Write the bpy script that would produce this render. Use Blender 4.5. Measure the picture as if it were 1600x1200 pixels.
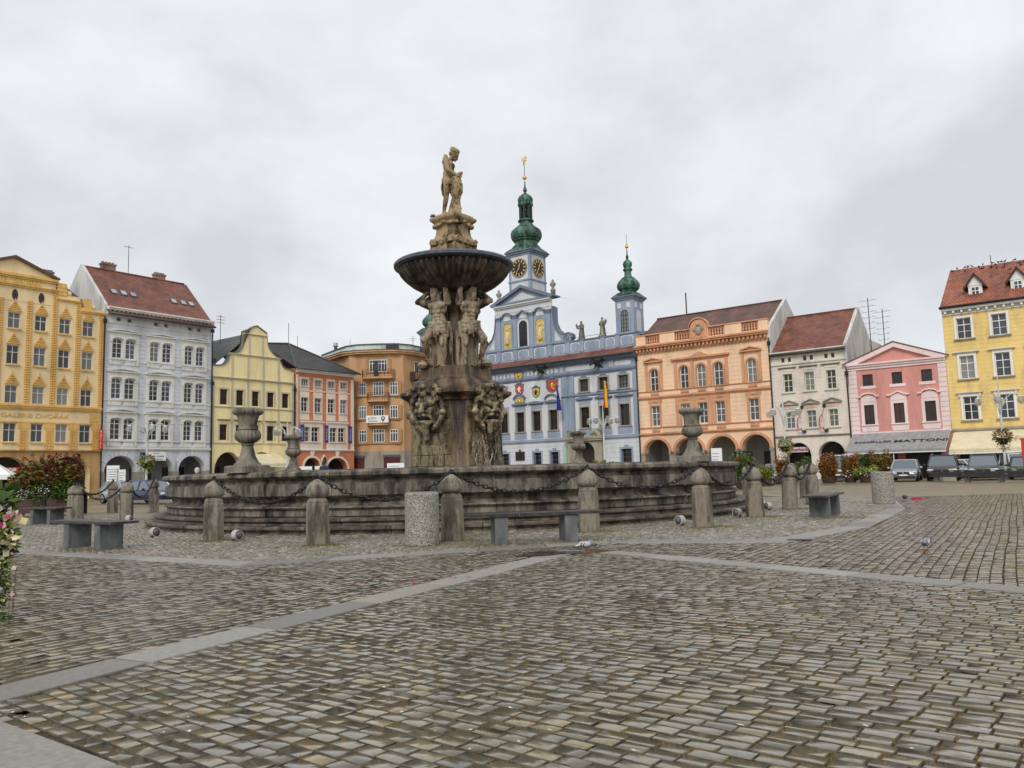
import bpy, bmesh, math, random
import numpy as np
from mathutils import Vector, Matrix, Euler
random.seed(7); RNG = np.random.default_rng(11)
R = math.radians
for o in list(bpy.data.objects): bpy.data.objects.remove(o)
scene = bpy.context.scene
COL = scene.collection
# ------------------------------------------------------------------ camera
F = 1250.0; CAMH = 1.3; PITCH = math.atan(138.5/1250); ROLL = 0.0265
_X = Vector((1, 0, 0)); _F = Vector((0, math.cos(PITCH), math.sin(PITCH))); _U = _X.cross(_F)
_R = math.cos(ROLL)*_X - math.sin(ROLL)*_U; _V = math.sin(ROLL)*_X + math.cos(ROLL)*_U
cd = bpy.data.cameras.new('camera'); cam = bpy.data.objects.new('camera', cd); COL.objects.link(cam)
cd.sensor_fit = 'HORIZONTAL'; cd.sensor_width = 36; cd.lens = 36*F/1600; cd.clip_start = .05; cd.clip_end = 3000
m3 = Matrix((_R, _V, -_F)).transposed()
cam.matrix_world = Matrix.Translation((0, 0, CAMH)) @ m3.to_4x4()
scene.camera = cam
# ------------------------------------------------------------------ sky, sun, exposure
SUN_EL, SUN_AZ = R(40), R(195)
world = bpy.data.worlds.new('World'); scene.world = world; world.use_nodes = True
nt = world.node_tree; nt.nodes.clear(); N = nt.nodes.new; L = nt.links.new
wo = N('ShaderNodeOutputWorld'); mx = N('ShaderNodeMixShader')
sk = N('ShaderNodeTexSky'); sk.sky_type = 'NISHITA'; sk.sun_disc = False; sk.sun_elevation = SUN_EL; sk.sun_rotation = SUN_AZ
b1 = N('ShaderNodeBackground'); b1.inputs['Strength'].default_value = .10; L(sk.outputs[0], b1.inputs[0])
tc = N('ShaderNodeTexCoord'); mp = N('ShaderNodeMapping'); mp.inputs['Scale'].default_value = (1.0, 1.0, 1.55); mp.inputs['Location'].default_value = (7.3, .1, 1.9)
L(tc.outputs['Generated'], mp.inputs[0])
n1 = N('ShaderNodeTexNoise'); n1.inputs['Scale'].default_value = 1.7; n1.inputs['Detail'].default_value = 9; n1.inputs['Roughness'].default_value = .56; n1.inputs['Distortion'].default_value = .1
L(mp.outputs[0], n1.inputs['Vector'])
cr = N('ShaderNodeValToRGB'); e = cr.color_ramp.elements
e[0].position = .36; e[0].color = (.57, .585, .61, 1); e[1].position = .62; e[1].color = (.85, .865, .87, 1)
k = e.new(.47); k.color = (.70, .72, .735, 1)
L(n1.outputs['Fac'], cr.inputs[0])
b2 = N('ShaderNodeBackground'); b2.inputs['Strength'].default_value = 1.0; L(cr.outputs[0], b2.inputs[0])
mx.inputs[0].default_value = .93; L(b1.outputs[0], mx.inputs[1]); L(b2.outputs[0], mx.inputs[2]); L(mx.outputs[0], wo.inputs[0])
sd = bpy.data.lights.new('sun', 'SUN'); sd.energy = 1.4; sd.angle = R(22); sd.color = (1, .97, .92)
sun = bpy.data.objects.new('sun', sd); COL.objects.link(sun); sun.rotation_euler = (R(90)-SUN_EL, 0, math.pi-SUN_AZ)
vs = scene.view_settings; vs.view_transform = 'Standard'; vs.look = 'None'; vs.gamma = 1; vs.exposure = .28; vs.use_curve_mapping = False
# ------------------------------------------------------------------ helpers
def tag(o, label=None, cat=None, group=None, kind=None):
    if label: o['label'] = label
    if cat: o['category'] = cat
    if group: o['group'] = group
    if kind: o['kind'] = kind
    return o
def link(name, data=None, parent=None, loc=None, rot=None, scale=None):
    o = bpy.data.objects.new(name, data); COL.objects.link(o)
    if parent is not None: o.parent = parent
    if loc is not None: o.location = loc
    if rot is not None: o.rotation_euler = rot if hasattr(rot, '__len__') else (0, 0, rot)
    if scale is not None: o.scale = scale if hasattr(scale, '__len__') else (scale,)*3
    return o
def thing(name, label, cat, loc=(0, 0, 0), rotz=0, group=None):
    return tag(link(name, None, None, loc, rotz), label, cat, group)
def copy_tree(o, parent=None, loc=None, rotz=None, label=None):
    c = o.copy(); COL.objects.link(c)
    if parent is not None: c.parent = parent
    for ch in list(o.children): copy_tree(ch, c)
    if loc is not None: c.location = loc
    if rotz is not None: c.rotation_euler = (0, 0, rotz)
    if label: c['label'] = label
    return c
class MB:
    def __init__(s): s.v = []; s.f = []; s.m = []
    def add(s, vs, fs, m=0):
        b = len(s.v); s.v += [tuple(p) for p in vs]; s.f += [tuple(i+b for i in f) for f in fs]; s.m += [m]*len(fs); return s
    def box(s, x0, x1, y0, y1, z0, z1, m=0):
        return s.add([(x0,y0,z0),(x1,y0,z0),(x1,y1,z0),(x0,y1,z0),(x0,y0,z1),(x1,y0,z1),(x1,y1,z1),(x0,y1,z1)],
                     [(0,3,2,1),(4,5,6,7),(0,1,5,4),(1,2,6,5),(2,3,7,6),(3,0,4,7)], m)
    def bar(s, p, q, r, m=0, n=6, r2=None): return s.tube([p, q], r, n, m, r2)
    def prism(s, pts, y0, y1, m=0):              # outline in x,z extruded along y
        n = len(pts); a = [(x, y0, z) for x, z in pts]+[(x, y1, z) for x, z in pts]
        return s.add(a, [tuple(range(n)), tuple(range(2*n-1, n-1, -1))]+[(i, i+n, (i+1) % n+n, (i+1) % n) for i in range(n)], m)
    def slab(s, pts, z0, z1, m=0, ch=0):         # outline in x,y extruded along z
        n = len(pts)
        if ch:
            cx = sum(p[0] for p in pts)/n; cy = sum(p[1] for p in pts)/n
            ins = []
            for x, y in pts:
                d = math.hypot(x-cx, y-cy); k_ = 1-ch*1.3/max(d, ch*2); ins.append((cx+(x-cx)*k_, cy+(y-cy)*k_))
            a = [(x, y, z0) for x, y in pts]+[(x, y, z1-ch) for x, y in pts]+[(x, y, z1) for x, y in ins]
            fs = [tuple(range(2*n, 3*n))]
            for j in (0, n): fs += [(i+j, (i+1) % n+j, (i+1) % n+n+j, i+n+j) for i in range(n)]
            return s.add(a, fs, m)
        a = [(x, y, z0) for x, y in pts]+[(x, y, z1) for x, y in pts]
        return s.add(a, [tuple(range(n-1, -1, -1)), tuple(range(n, 2*n))]+[(i, (i+1) % n, (i+1) % n+n, i+n) for i in range(n)], m)
    def lathe(s, prof, n=16, c=(0, 0, 0), m=0, a0=0.0, a1=2*math.pi, flute=0, fd=0.0, rot=0.0, sq=False):
        full = abs(a1-a0-2*math.pi) < 1e-6; k_ = n if full else n+1; vs = []; cap = full
        for r, z in prof:
            for i in range(k_):
                a = a0+(a1-a0)*i/n+rot; rr = r*(1-(fd*(.5+.5*math.cos(flute*a)) if flute else 0))
                if sq: rr = r/max(abs(math.cos(a-rot-math.pi/4)), abs(math.sin(a-rot-math.pi/4)))
                vs.append((c[0]+rr*math.cos(a), c[1]+rr*math.sin(a), c[2]+z))
        fs = []
        for j in range(len(prof)-1):
            for i in range(n):
                i2 = (i+1) % k_; fs.append((j*k_+i, j*k_+i2, (j+1)*k_+i2, (j+1)*k_+i))
        if cap: fs += [tuple(range(k_-1, -1, -1)), tuple(range((len(prof)-1)*k_, len(prof)*k_))]
        return s.add(vs, fs, m)
    def tube(s, pts, r, n=6, m=0, r2=None, close=False):
        pts = [Vector(p) for p in pts]; K = len(pts); vs = []
        for i, p in enumerate(pts):
            d = (pts[(i+1) % K]-pts[i-1]) if close else (pts[min(i+1, K-1)]-pts[max(i-1, 0)])
            d.normalize(); u = d.cross(Vector((0, 0, 1)))
            if u.length < .05: u = d.cross(Vector((1, 0, 0)))
            u.normalize(); w = d.cross(u); rr = r if r2 is None else r+(r2-r)*i/(K-1)
            for j in range(n):
                a = 2*math.pi*j/n; vs.append(p+u*(math.cos(a)*rr)+w*(math.sin(a)*rr))
        fs = []
        for i in range(K if close else K-1):
            i2 = (i+1) % K
            for j in range(n): fs.append((i*n+j, i*n+(j+1) % n, i2*n+(j+1) % n, i2*n+j))
        if not close: fs += [tuple(range(n-1, -1, -1)), tuple(range((K-1)*n, K*n))]
        return s.add(vs, fs, m)
    def ball(s, c, r, n=8, m=0):
        r = r if hasattr(r, '__len__') else (r, r, r); vs = [(c[0], c[1], c[2]-r[2])]; h = max(3, n//2)
        for j in range(1, h):
            t = -math.pi/2+math.pi*j/h
            for i in range(n):
                a = 2*math.pi*i/n; vs.append((c[0]+r[0]*math.cos(t)*math.cos(a), c[1]+r[1]*math.cos(t)*math.sin(a), c[2]+r[2]*math.sin(t)))
        vs.append((c[0], c[1], c[2]+r[2])); fs = [(0, 1+(i+1) % n, 1+i) for i in range(n)]
        for j in range(h-2):
            for i in range(n):
                a = 1+j*n; fs.append((a+i, a+(i+1) % n, a+n+(i+1) % n, a+n+i))
        b = 1+(h-2)*n; fs += [(b+i, b+(i+1) % n, len(vs)-1) for i in range(n)]
        return s.add(vs, fs, m)
    def cap(s, p, rp, q, rq, n=10, m=0):         # tapered capsule
        p = Vector(p); q = Vector(q); d = (q-p); d = d.normalized() if d.length > 1e-6 else Vector((0, 0, 1))
        u = d.cross(Vector((0, 0, 1)))
        if u.length < .05: u = d.cross(Vector((1, 0, 0)))
        u.normalize(); w = d.cross(u); rings = []
        for t in (-80, -45, 0): rings.append((p, rp, R(t)))
        for t in (0, 45, 80): rings.append((q, rq, R(t)))
        vs = []
        for c, r, t in rings:
            for j in range(n):
                a = 2*math.pi*j/n; vs.append(c+d*(r*math.sin(t))+(u*math.cos(a)+w*math.sin(a))*(r*math.cos(t)))
        fs = []
        for i in range(len(rings)-1):
            for j in range(n): fs.append((i*n+j, i*n+(j+1) % n, (i+1)*n+(j+1) % n, (i+1)*n+j))
        fs += [tuple(range(n-1, -1, -1)), tuple(range((len(rings)-1)*n, len(rings)*n))]
        return s.add(vs, fs, m)
    def mesh(s, name, mats, smooth=False, sharp=None):
        me = bpy.data.meshes.new(name); me.from_pydata(s.v, [], s.f)
        for mm in (mats if isinstance(mats, (list, tuple)) else [mats]): me.materials.append(mm)
        if any(s.m): me.polygons.foreach_set('material_index', s.m)
        bm = bmesh.new(); bm.from_mesh(me); bmesh.ops.recalc_face_normals(bm, faces=bm.faces); bm.to_mesh(me); bm.free()
        if smooth:
            me.polygons.foreach_set('use_smooth', [True]*len(me.polygons))
            if sharp: me.set_sharp_from_angle(angle=R(sharp))
        me.update(); return me
    def build(s, name, mats, parent=None, loc=None, rot=None, smooth=False, sharp=None, scale=None):
        return link(name, s.mesh(name, mats, smooth, sharp), parent, loc, rot, scale)
def np_mesh(name, V, FQ, mat, rnd=None, smooth=False):
    me = bpy.data.meshes.new(name); n, kf = FQ.shape
    me.vertices.add(len(V)); me.vertices.foreach_set('co', V.astype(np.float32).ravel())
    me.loops.add(n*kf); me.loops.foreach_set('vertex_index', FQ.astype(np.int32).ravel())
    me.polygons.add(n); me.polygons.foreach_set('loop_start', np.arange(0, n*kf, kf, dtype=np.int32)); me.polygons.foreach_set('loop_total', np.full(n, kf, np.int32))
    me.update(calc_edges=True)
    for mm in (mat if isinstance(mat, (list, tuple)) else [mat]): me.materials.append(mm)
    if rnd is not None:
        a = me.attributes.new('rnd', 'FLOAT', 'POINT'); a.data.foreach_set('value', rnd.astype(np.float32).ravel())
    if smooth: me.polygons.foreach_set('use_smooth', [True]*n)
    return me
def organic(name, mb, voxel, mat, smooth=4, disp=0.0, dscale=.12, dec=None):
    me = mb.mesh(name, mat); o = link('tmp', me)
    r = o.modifiers.new('r', 'REMESH'); r.mode = 'VOXEL'; r.voxel_size = voxel
    if smooth: sm = o.modifiers.new('s', 'SMOOTH'); sm.factor = .5; sm.iterations = smooth
    if disp:
        tx = bpy.data.textures.new('carve', 'CLOUDS'); tx.noise_scale = dscale; tx.noise_depth = 3
        d = o.modifiers.new('d', 'DISPLACE'); d.texture = tx; d.strength = disp; d.mid_level = .5
    if dec: q = o.modifiers.new('q', 'DECIMATE'); q.ratio = dec
    dg = bpy.context.evaluated_depsgraph_get(); out = bpy.data.meshes.new_from_object(o.evaluated_get(dg)); out.name = name
    out.materials.clear(); out.materials.append(mat); out.polygons.foreach_set('use_smooth', [True]*len(out.polygons))
    bpy.data.objects.remove(o); return out
def text(body, size, mat, name, parent=None, loc=(0, 0, 0), rot=(R(90), 0, 0), ext=.01, align='CENTER', sx=1.0, bold=0.0):
    c = bpy.data.curves.new('t', 'FONT'); c.body = body; c.size = size; c.extrude = ext; c.align_x = align; c.align_y = 'CENTER'; c.resolution_u = 3; c.offset = bold
    o = link('tmp', c); dg = bpy.context.evaluated_depsgraph_get(); me = bpy.data.meshes.new_from_object(o.evaluated_get(dg)); bpy.data.objects.remove(o)
    me.name = name; me.materials.clear(); me.materials.append(mat)
    return link(name, me, parent, loc, rot, (sx, 1, 1))
# ------------------------------------------------------------------ materials
MATS = {}
def base_mat(name):
    m = bpy.data.materials.new(name); m.use_nodes = True; t = m.node_tree; p = t.nodes['Principled BSDF']; return m, t, p
def mat(name, col, rough=.85, var=.12, scale=1.2, bump=.15, bscale=40, metal=0.0, spec=.35, dirt=.0, dirtc=(.10, .09, .08), streak=1.0):
    if name in MATS: return MATS[name]
    m, t, p = base_mat(name); N = t.nodes.new; L = t.links.new
    g = N('ShaderNodeNewGeometry'); mp = N('ShaderNodeMapping'); mp.inputs['Scale'].default_value = (1, 1, streak); L(g.outputs['Position'], mp.inputs[0])
    n = N('ShaderNodeTexNoise'); n.inputs['Scale'].default_value = scale; n.inputs['Detail'].default_value = 6; n.inputs['Roughness'].default_value = .62; L(mp.outputs[0], n.inputs['Vector'])
    r = N('ShaderNodeValToRGB'); e = r.color_ramp.elements; e[0].position = .3; e[1].position = .7
    e[0].color = tuple(max(0, c*(1-var*1.2)) for c in col)+(1,); e[1].color = tuple(min(1, c*(1+var)) for c in col)+(1,); L(n.outputs['Fac'], r.inputs[0])
    out = r.outputs[0]
    if dirt:
        n3 = N('ShaderNodeTexNoise'); n3.inputs['Scale'].default_value = scale*1.7; n3.inputs['Detail'].default_value = 8; n3.inputs['Roughness'].default_value = .68; L(mp.outputs[0], n3.inputs['Vector'])
        r3 = N('ShaderNodeValToRGB'); r3.color_ramp.elements[0].position = .47; r3.color_ramp.elements[1].position = .66
        r3.color_ramp.elements[1].color = (dirt, dirt, dirt, 1); L(n3.outputs['Fac'], r3.inputs[0])
        mxx = N('ShaderNodeMixRGB'); L(r3.outputs[0], mxx.inputs[0]); L(out, mxx.inputs[1]); mxx.inputs[2].default_value = dirtc+(1,); out = mxx.outputs[0]
    L(out, p.inputs['Base Color'])
    p.inputs['Roughness'].default_value = rough; p.inputs['Metallic'].default_value = metal; p.inputs['Specular IOR Level'].default_value = spec
    if bump:
        n2 = N('ShaderNodeTexNoise'); n2.inputs['Scale'].default_value = bscale; n2.inputs['Detail'].default_value = 4; L(g.outputs['Position'], n2.inputs['Vector'])
        b = N('ShaderNodeBump'); b.inputs['Strength'].default_value = bump; b.inputs['Distance'].default_value = .02; L(n2.outputs['Fac'], b.inputs['Height']); L(b.outputs[0], p.inputs['Normal'])
    MATS[name] = m; return m
def ramp_mat(name, cols, rough=.6, attr='rnd', spec=.3, noise=0.0, sub=0.0, gloss=None, bump=.1, bscale=120):
    m, t, p = base_mat(name); N = t.nodes.new; L = t.links.new
    if attr == 'object': a = N('ShaderNodeObjectInfo'); fac = a.outputs['Random']
    else: a = N('ShaderNodeAttribute'); a.attribute_name = attr; fac = a.outputs['Fac']
    r = N('ShaderNodeValToRGB'); e = r.color_ramp.elements; r.color_ramp.interpolation = 'LINEAR'
    while len(e) < len(cols): e.new(.5)
    for i, c in enumerate(cols): e[i].position = i/(len(cols)-1); e[i].color = tuple(c)+(1,)
    L(fac, r.inputs[0]); out = r.outputs[0]; g = N('ShaderNodeNewGeometry')
    if noise:
        n = N('ShaderNodeTexNoise'); n.inputs['Scale'].default_value = 22; n.inputs['Detail'].default_value = 7; n.inputs['Roughness'].default_value = .7; L(g.outputs['Position'], n.inputs['Vector'])
        h = N('ShaderNodeHueSaturation'); ma = N('ShaderNodeMapRange'); ma.inputs[1].default_value = .3; ma.inputs[2].default_value = .7; ma.inputs[3].default_value = 1-noise; ma.inputs[4].default_value = 1+noise
        L(n.outputs['Fac'], ma.inputs[0]); L(ma.outputs[0], h.inputs['Value']); L(out, h.inputs['Color']); out = h.outputs[0]
    L(out, p.inputs['Base Color']); p.inputs['Roughness'].default_value = rough; p.inputs['Specular IOR Level'].default_value = spec
    if sub: p.inputs['Transmission Weight'].default_value = 0; p.inputs['Subsurface Weight'].default_value = sub; p.inputs['Subsurface Radius'].default_value = (.02, .03, .01); p.inputs['Subsurface Scale'].default_value = .2
    if gloss:                                     # wet sheen: patches of standing film
        n = N('ShaderNodeTexNoise'); n.inputs['Scale'].default_value = .45; n.inputs['Detail'].default_value = 5; n.inputs['Roughness'].default_value = .6; L(g.outputs['Position'], n.inputs['Vector'])
        ma = N('ShaderNodeMapRange'); ma.inputs[1].default_value = .36; ma.inputs[2].default_value = .64; ma.inputs[3].default_value = gloss[0]; ma.inputs[4].default_value = gloss[1]
        L(n.outputs['Fac'], ma.inputs[0]); L(ma.outputs[0], p.inputs['Roughness'])
        mc = N('ShaderNodeMapRange'); mc.inputs[1].default_value = .36; mc.inputs[2].default_value = .62; mc.inputs[3].default_value = 1.0; mc.inputs[4].default_value = .6; L(n.outputs['Fac'], mc.inputs[0]); L(mc.outputs[0], p.inputs['Coat Weight']); p.inputs['Coat Roughness'].default_value = .075; p.inputs['Coat IOR'].default_value = 1.48
    if bump:
        n2 = N('ShaderNodeTexNoise'); n2.inputs['Scale'].default_value = bscale; n2.inputs['Detail'].default_value = 4; L(g.outputs['Position'], n2.inputs['Vector'])
        b = N('ShaderNodeBump'); b.inputs['Strength'].default_value = bump; b.inputs['Distance'].default_value = .01; L(n2.outputs['Fac'], b.inputs['Height']); L(b.outputs[0], p.inputs['Normal'])
    MATS[name] = m; return m
def tile_mat(name, c1, c2, c3, w=.35, h=.22):
    m, t, p = base_mat(name); N = t.nodes.new; L = t.links.new
    tc = N('ShaderNodeTexCoord'); sp = N('ShaderNodeSeparateXYZ'); L(tc.outputs['Object'], sp.inputs[0]); cb = N('ShaderNodeCombineXYZ')
    L(sp.outputs[0], cb.inputs[0]); ml = N('ShaderNodeMath'); ml.operation = 'MULTIPLY'; ml.inputs[1].default_value = 1.45; L(sp.outputs[2], ml.inputs[0]); L(ml.outputs[0], cb.inputs[1])
    br = N('ShaderNodeTexBrick'); br.inputs['Scale'].default_value = 1; br.inputs['Brick Width'].default_value = w; br.inputs['Row Height'].default_value = h; br.inputs['Mortar Size'].default_value = .022; br.inputs['Mortar Smooth'].default_value = .3
    br.inputs['Color1'].default_value = c1+(1,); br.inputs['Color2'].default_value = c2+(1,); br.inputs['Mortar'].default_value = c3+(1,); L(cb.outputs[0], br.inputs['Vector'])
    n = N('ShaderNodeTexNoise'); n.inputs['Scale'].default_value = .9; n.inputs['Detail'].default_value = 7; L(tc.outputs['Object'], n.inputs['Vector'])
    h_ = N('ShaderNodeHueSaturation'); ma = N('ShaderNodeMapRange'); ma.inputs[1].default_value = .3; ma.inputs[2].default_value = .7; ma.inputs[3].default_value = .6; ma.inputs[4].default_value = 1.35
    L(n.outputs['Fac'], ma.inputs[0]); L(ma.outputs[0], h_.inputs['Value']); L(br.outputs['Color'], h_.inputs['Color']); L(h_.outputs[0], p.inputs['Base Color'])
    b = N('ShaderNodeBump'); b.inputs['Strength'].default_value = .5; b.inputs['Distance'].default_value = .04; iv = N('ShaderNodeMath'); iv.operation = 'SUBTRACT'; iv.inputs[0].default_value = 1; L(br.outputs['Fac'], iv.inputs[1]); L(iv.outputs[0], b.inputs['Height']); L(b.outputs[0], p.inputs['Normal'])
    p.inputs['Roughness'].default_value = .6; MATS[name] = m; return m
def stone_mat(name, cols, scale=2.2, streak=.35, rough=.75, bump=.5, bscale=9, moss=0.0, mossc=(.16, .15, .04), rust=0.0):
    m, t, p = base_mat(name); N = t.nodes.new; L = t.links.new
    g = N('ShaderNodeNewGeometry'); mp = N('ShaderNodeMapping'); mp.inputs['Scale'].default_value = (1, 1, streak); L(g.outputs['Position'], mp.inputs[0])
    n = N('ShaderNodeTexNoise'); n.inputs['Scale'].default_value = scale; n.inputs['Detail'].default_value = 9; n.inputs['Roughness'].default_value = .7; L(mp.outputs[0], n.inputs['Vector'])
    r = N('ShaderNodeValToRGB'); e = r.color_ramp.elements
    while len(e) < len(cols): e.new(.5)
    for i, c in enumerate(cols): e[i].position = .385+.23*i/(len(cols)-1); e[i].color = tuple(c)+(1,)
    L(n.outputs['Fac'], r.inputs[0]); out = r.outputs[0]
    for amt, colr, sc, lo in ((moss, mossc, 3.1, .5), (rust, (.17, .065, .022), 1.7, .53)):
        if amt:
            n3 = N('ShaderNodeTexNoise'); n3.inputs['Scale'].default_value = sc; n3.inputs['Detail'].default_value = 8; n3.inputs['Roughness'].default_value = .7; L(mp.outputs[0], n3.inputs['Vector'])
            r3 = N('ShaderNodeValToRGB'); r3.color_ramp.elements[0].position = lo; r3.color_ramp.elements[1].position = lo+.14; r3.color_ramp.elements[1].color = (amt, amt, amt, 1); L(n3.outputs['Fac'], r3.inputs[0])
            mxx = N('ShaderNodeMixRGB'); L(r3.outputs[0], mxx.inputs[0]); L(out, mxx.inputs[1]); mxx.inputs[2].default_value = colr+(1,); out = mxx.outputs[0]
    L(out, p.inputs['Base Color']); p.inputs['Roughness'].default_value = rough; p.inputs['Specular IOR Level'].default_value = .4
    n2 = N('ShaderNodeTexNoise'); n2.inputs['Scale'].default_value = bscale; n2.inputs['Detail'].default_value = 10; n2.inputs['Roughness'].default_value = .7; L(g.outputs['Position'], n2.inputs['Vector'])
    b = N('ShaderNodeBump'); b.inputs['Strength'].default_value = bump; b.inputs['Distance'].default_value = .04; L(n2.outputs['Fac'], b.inputs['Height']); L(b.outputs[0], p.inputs['Normal'])
    MATS[name] = m; return m
def glass_mat(name, cols, rough=.06, spec=.5):
    return ramp_mat(name, cols, rough, 'object', spec, bump=0)
def speckle_mat(name):
    m, t, p = base_mat(name); N = t.nodes.new; L = t.links.new; g = N('ShaderNodeNewGeometry')
    v = N('ShaderNodeTexVoronoi'); v.inputs['Scale'].default_value = 75; L(g.outputs['Position'], v.inputs['Vector'])
    sp = N('ShaderNodeSeparateColor'); L(v.outputs['Color'], sp.inputs[0])
    r = N('ShaderNodeValToRGB'); e = r.color_ramp.elements; e[0].color = (.10, .09, .075, 1); e[1].color = (.55, .53, .48, 1); k = e.new(.4); k.color = (.22, .20, .165, 1); k = e.new(.7); k.color = (.36, .34, .29, 1)
    L(sp.outputs[0], r.inputs[0]); L(r.outputs[0], p.inputs['Base Color']); p.inputs['Roughness'].default_value = .7
    b = N('ShaderNodeBump'); b.inputs['Strength'].default_value = .6; b.inputs['Distance'].default_value = .015; L(v.outputs['Distance'], b.inputs['Height']); b.invert = True; L(b.outputs[0], p.inputs['Normal'])
    MATS[name] = m; return m
# ------------------------------------------------------------------ ground
FX, FY = -1.96, 27.93                                  # fountain axis
def facet_ground():
    m, t, p = base_mat('far_paving'); N = t.nodes.new; L = t.links.new
    g = N('ShaderNodeNewGeometry'); mp = N('ShaderNodeMapping'); mp.inputs['Rotation'].default_value = (0, 0, R(-57)); L(g.outputs['Position'], mp.inputs[0])
    br = N('ShaderNodeTexBrick'); br.inputs['Scale'].default_value = 1; br.inputs['Brick Width'].default_value = .2; br.inputs['Row Height'].default_value = .13; br.inputs['Mortar Size'].default_value = .012
    br.inputs['Color1'].default_value = (.16, .145, .115, 1); br.inputs['Color2'].default_value = (.25, .215, .155, 1); br.inputs['Mortar'].default_value = (.12, .095, .05, 1); L(mp.outputs[0], br.inputs['Vector'])
    n = N('ShaderNodeTexNoise'); n.inputs['Scale'].default_value = .22; n.inputs['Detail'].default_value = 8; n.inputs['Roughness'].default_value = .62; L(g.outputs['Position'], n.inputs['Vector'])
    r = N('ShaderNodeValToRGB'); r.color_ramp.elements[0].position = .35; r.color_ramp.elements[0].color = (.8, .8, .8, 1); r.color_ramp.elements[1].position = .65; r.color_ramp.elements[1].color = (1.25, 1.15, .92, 1); L(n.outputs['Fac'], r.inputs[0])
    mu = N('ShaderNodeMixRGB'); mu.blend_type = 'MULTIPLY'; mu.inputs[0].default_value = 1; L(br.outputs['Color'], mu.inputs[1]); L(r.outputs[0], mu.inputs[2]); L(mu.outputs[0], p.inputs['Base Color'])
    ma = N('ShaderNodeMapRange'); ma.inputs[1].default_value = .38; ma.inputs[2].default_value = .62; ma.inputs[3].default_value = .28; ma.inputs[4].default_value = .6; L(n.outputs['Fac'], ma.inputs[0]); L(ma.outputs[0], p.inputs['Roughness'])
    b = N('ShaderNodeBump'); b.inputs['Strength'].default_value = .6; b.inputs['Distance'].default_value = .01; L(br.outputs['Fac'], b.inputs['Height']); b.invert = True; L(b.outputs[0], p.inputs['Normal'])
    return m
M_mortar = stone_mat('joint_moss', [(.022, .017, .010), (.06, .042, .02), (.17, .095, .032), (.05, .045, .016)], scale=9, streak=1, rough=.9, bump=1, bscale=60)
SETTC = [(0.104, 0.093, 0.07), (0.137, 0.121, 0.091), (0.173, 0.146, 0.093), (0.145, 0.127, 0.091), (0.207, 0.165, 0.092), (0.12, 0.108, 0.085), (0.162, 0.137, 0.086), (0.248, 0.187, 0.097)]
M_sett = ramp_mat('wet_sett', SETTC, noise=.3, gloss=(.06, .26), spec=.5, bump=.16, bscale=90)
M_sett1 = ramp_mat('wet_sett_single', SETTC, attr='object', noise=.3, gloss=(.06, .26), spec=.5, bump=.16, bscale=90)
M_side = stone_mat('sett_edge', [(.08, .07, .052), (.135, .118, .085), (.19, .145, .085)], scale=12, streak=1, rough=.85, bump=.5, bscale=80)
SIDX = np.array([1]*12+[0], dtype=np.int32)
M_slab = ramp_mat('granite_slab', [(.16, .152, .135), (.23, .22, .195), (.30, .285, .25), (.20, .195, .18), (.26, .24, .20)], attr='object', noise=.28, rough=.40, spec=.4, bump=.3, bscale=110)
M_cobble = ramp_mat('cobble', [(0.081, 0.074, 0.063), (0.192, 0.163, 0.122), (0.148, 0.107, 0.074), (0.266, 0.237, 0.192), (0.111, 0.089, 0.063), (0.222, 0.185, 0.122), (0.096, 0.089, 0.074), (0.311, 0.281, 0.229)], noise=.35, gloss=(.28, .6), spec=.5, bump=.4, bscale=50)
far = MB().add([(-600, -200, -.03), (600, -200, -.03), (600, 900, -.03), (-600, 900, -.03)], [(0, 1, 2, 3)]).build('ground', facet_ground()); tag(far, 'wet stone paved ground of the town square', None, kind='structure')
bed = MB().add([(-9, 2.2, -.012), (9, 2.2, -.012), (20, 20.8, -.012), (26, 31, -.012), (6, 31, -.012), (5, 20.8, -.012), (-20, 20.8, -.012)], [(0, 1, 2, 3, 4, 5, 6)]).build('paving_bed', M_mortar); tag(bed, 'mossy joint bed under the wet stone setts', kind='structure')
paving = tag(link('square_paving'), 'wet grey and ochre stone setts with granite bands', kind='structure')
OCT = [(-19, 23), (-9.8, 15.8), (-4.2, 12.35), (1.7, 14.62), (4.6, 13.8), (7.3, 16.7), (11, 22.8), (13.6, 29), (11, 38), (0, 42.5), (-12, 40), (-18.5, 33)]
def inside(P, poly):
    x, y = P[:, 0], P[:, 1]; c = np.zeros(len(P), bool)
    for i in range(len(poly)):
        x0, y0 = poly[i]; x1, y1 = poly[i-1]
        if y0 == y1: continue
        c ^= ((y0 > y) != (y1 > y)) & (x < (x1-x0)*(y-y0)/(y1-y0)+x0)
    return c
def shrink(poly, d):
    n = len(poly); out = []
    for i in range(n):
        p0, p1, p2 = (np.array(poly[j % n], float) for j in (i-1, i, i+1))
        a = (p1-p0)/np.linalg.norm(p1-p0); b = (p2-p1)/np.linalg.norm(p2-p1)
        na = np.array([-a[1], a[0]]); nb = np.array([-b[1], b[0]]); q = na+nb; q /= np.linalg.norm(q)
        out.append(tuple(p1+q*d/max(.4, q@na)))
    return out
OCTI = shrink(OCT, .5)
V0 = np.array([1.05, 13.62])
def az(d): return np.array([math.sin(R(d)), math.cos(R(d))])
BL, BR = az(207.3), az(143.7)                           # the two granite bands run from V0 towards the camera
def band_strip(p, d, w, s0, s1): n = np.array([d[1], -d[0]]); return [tuple(p+d*s0-n*w/2), tuple(p+d*s1-n*w/2), tuple(p+d*s1+n*w/2), tuple(p+d*s0+n*w/2)]
def quad_slab(q, z1=.008):
    c = np.mean(q, 0); return MB().slab([tuple(c+(np.array(p)-c)*(1-.008/np.linalg.norm(np.array(p)-c))) for p in q], -.05, z1, ch=.008)
strips = []
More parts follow.
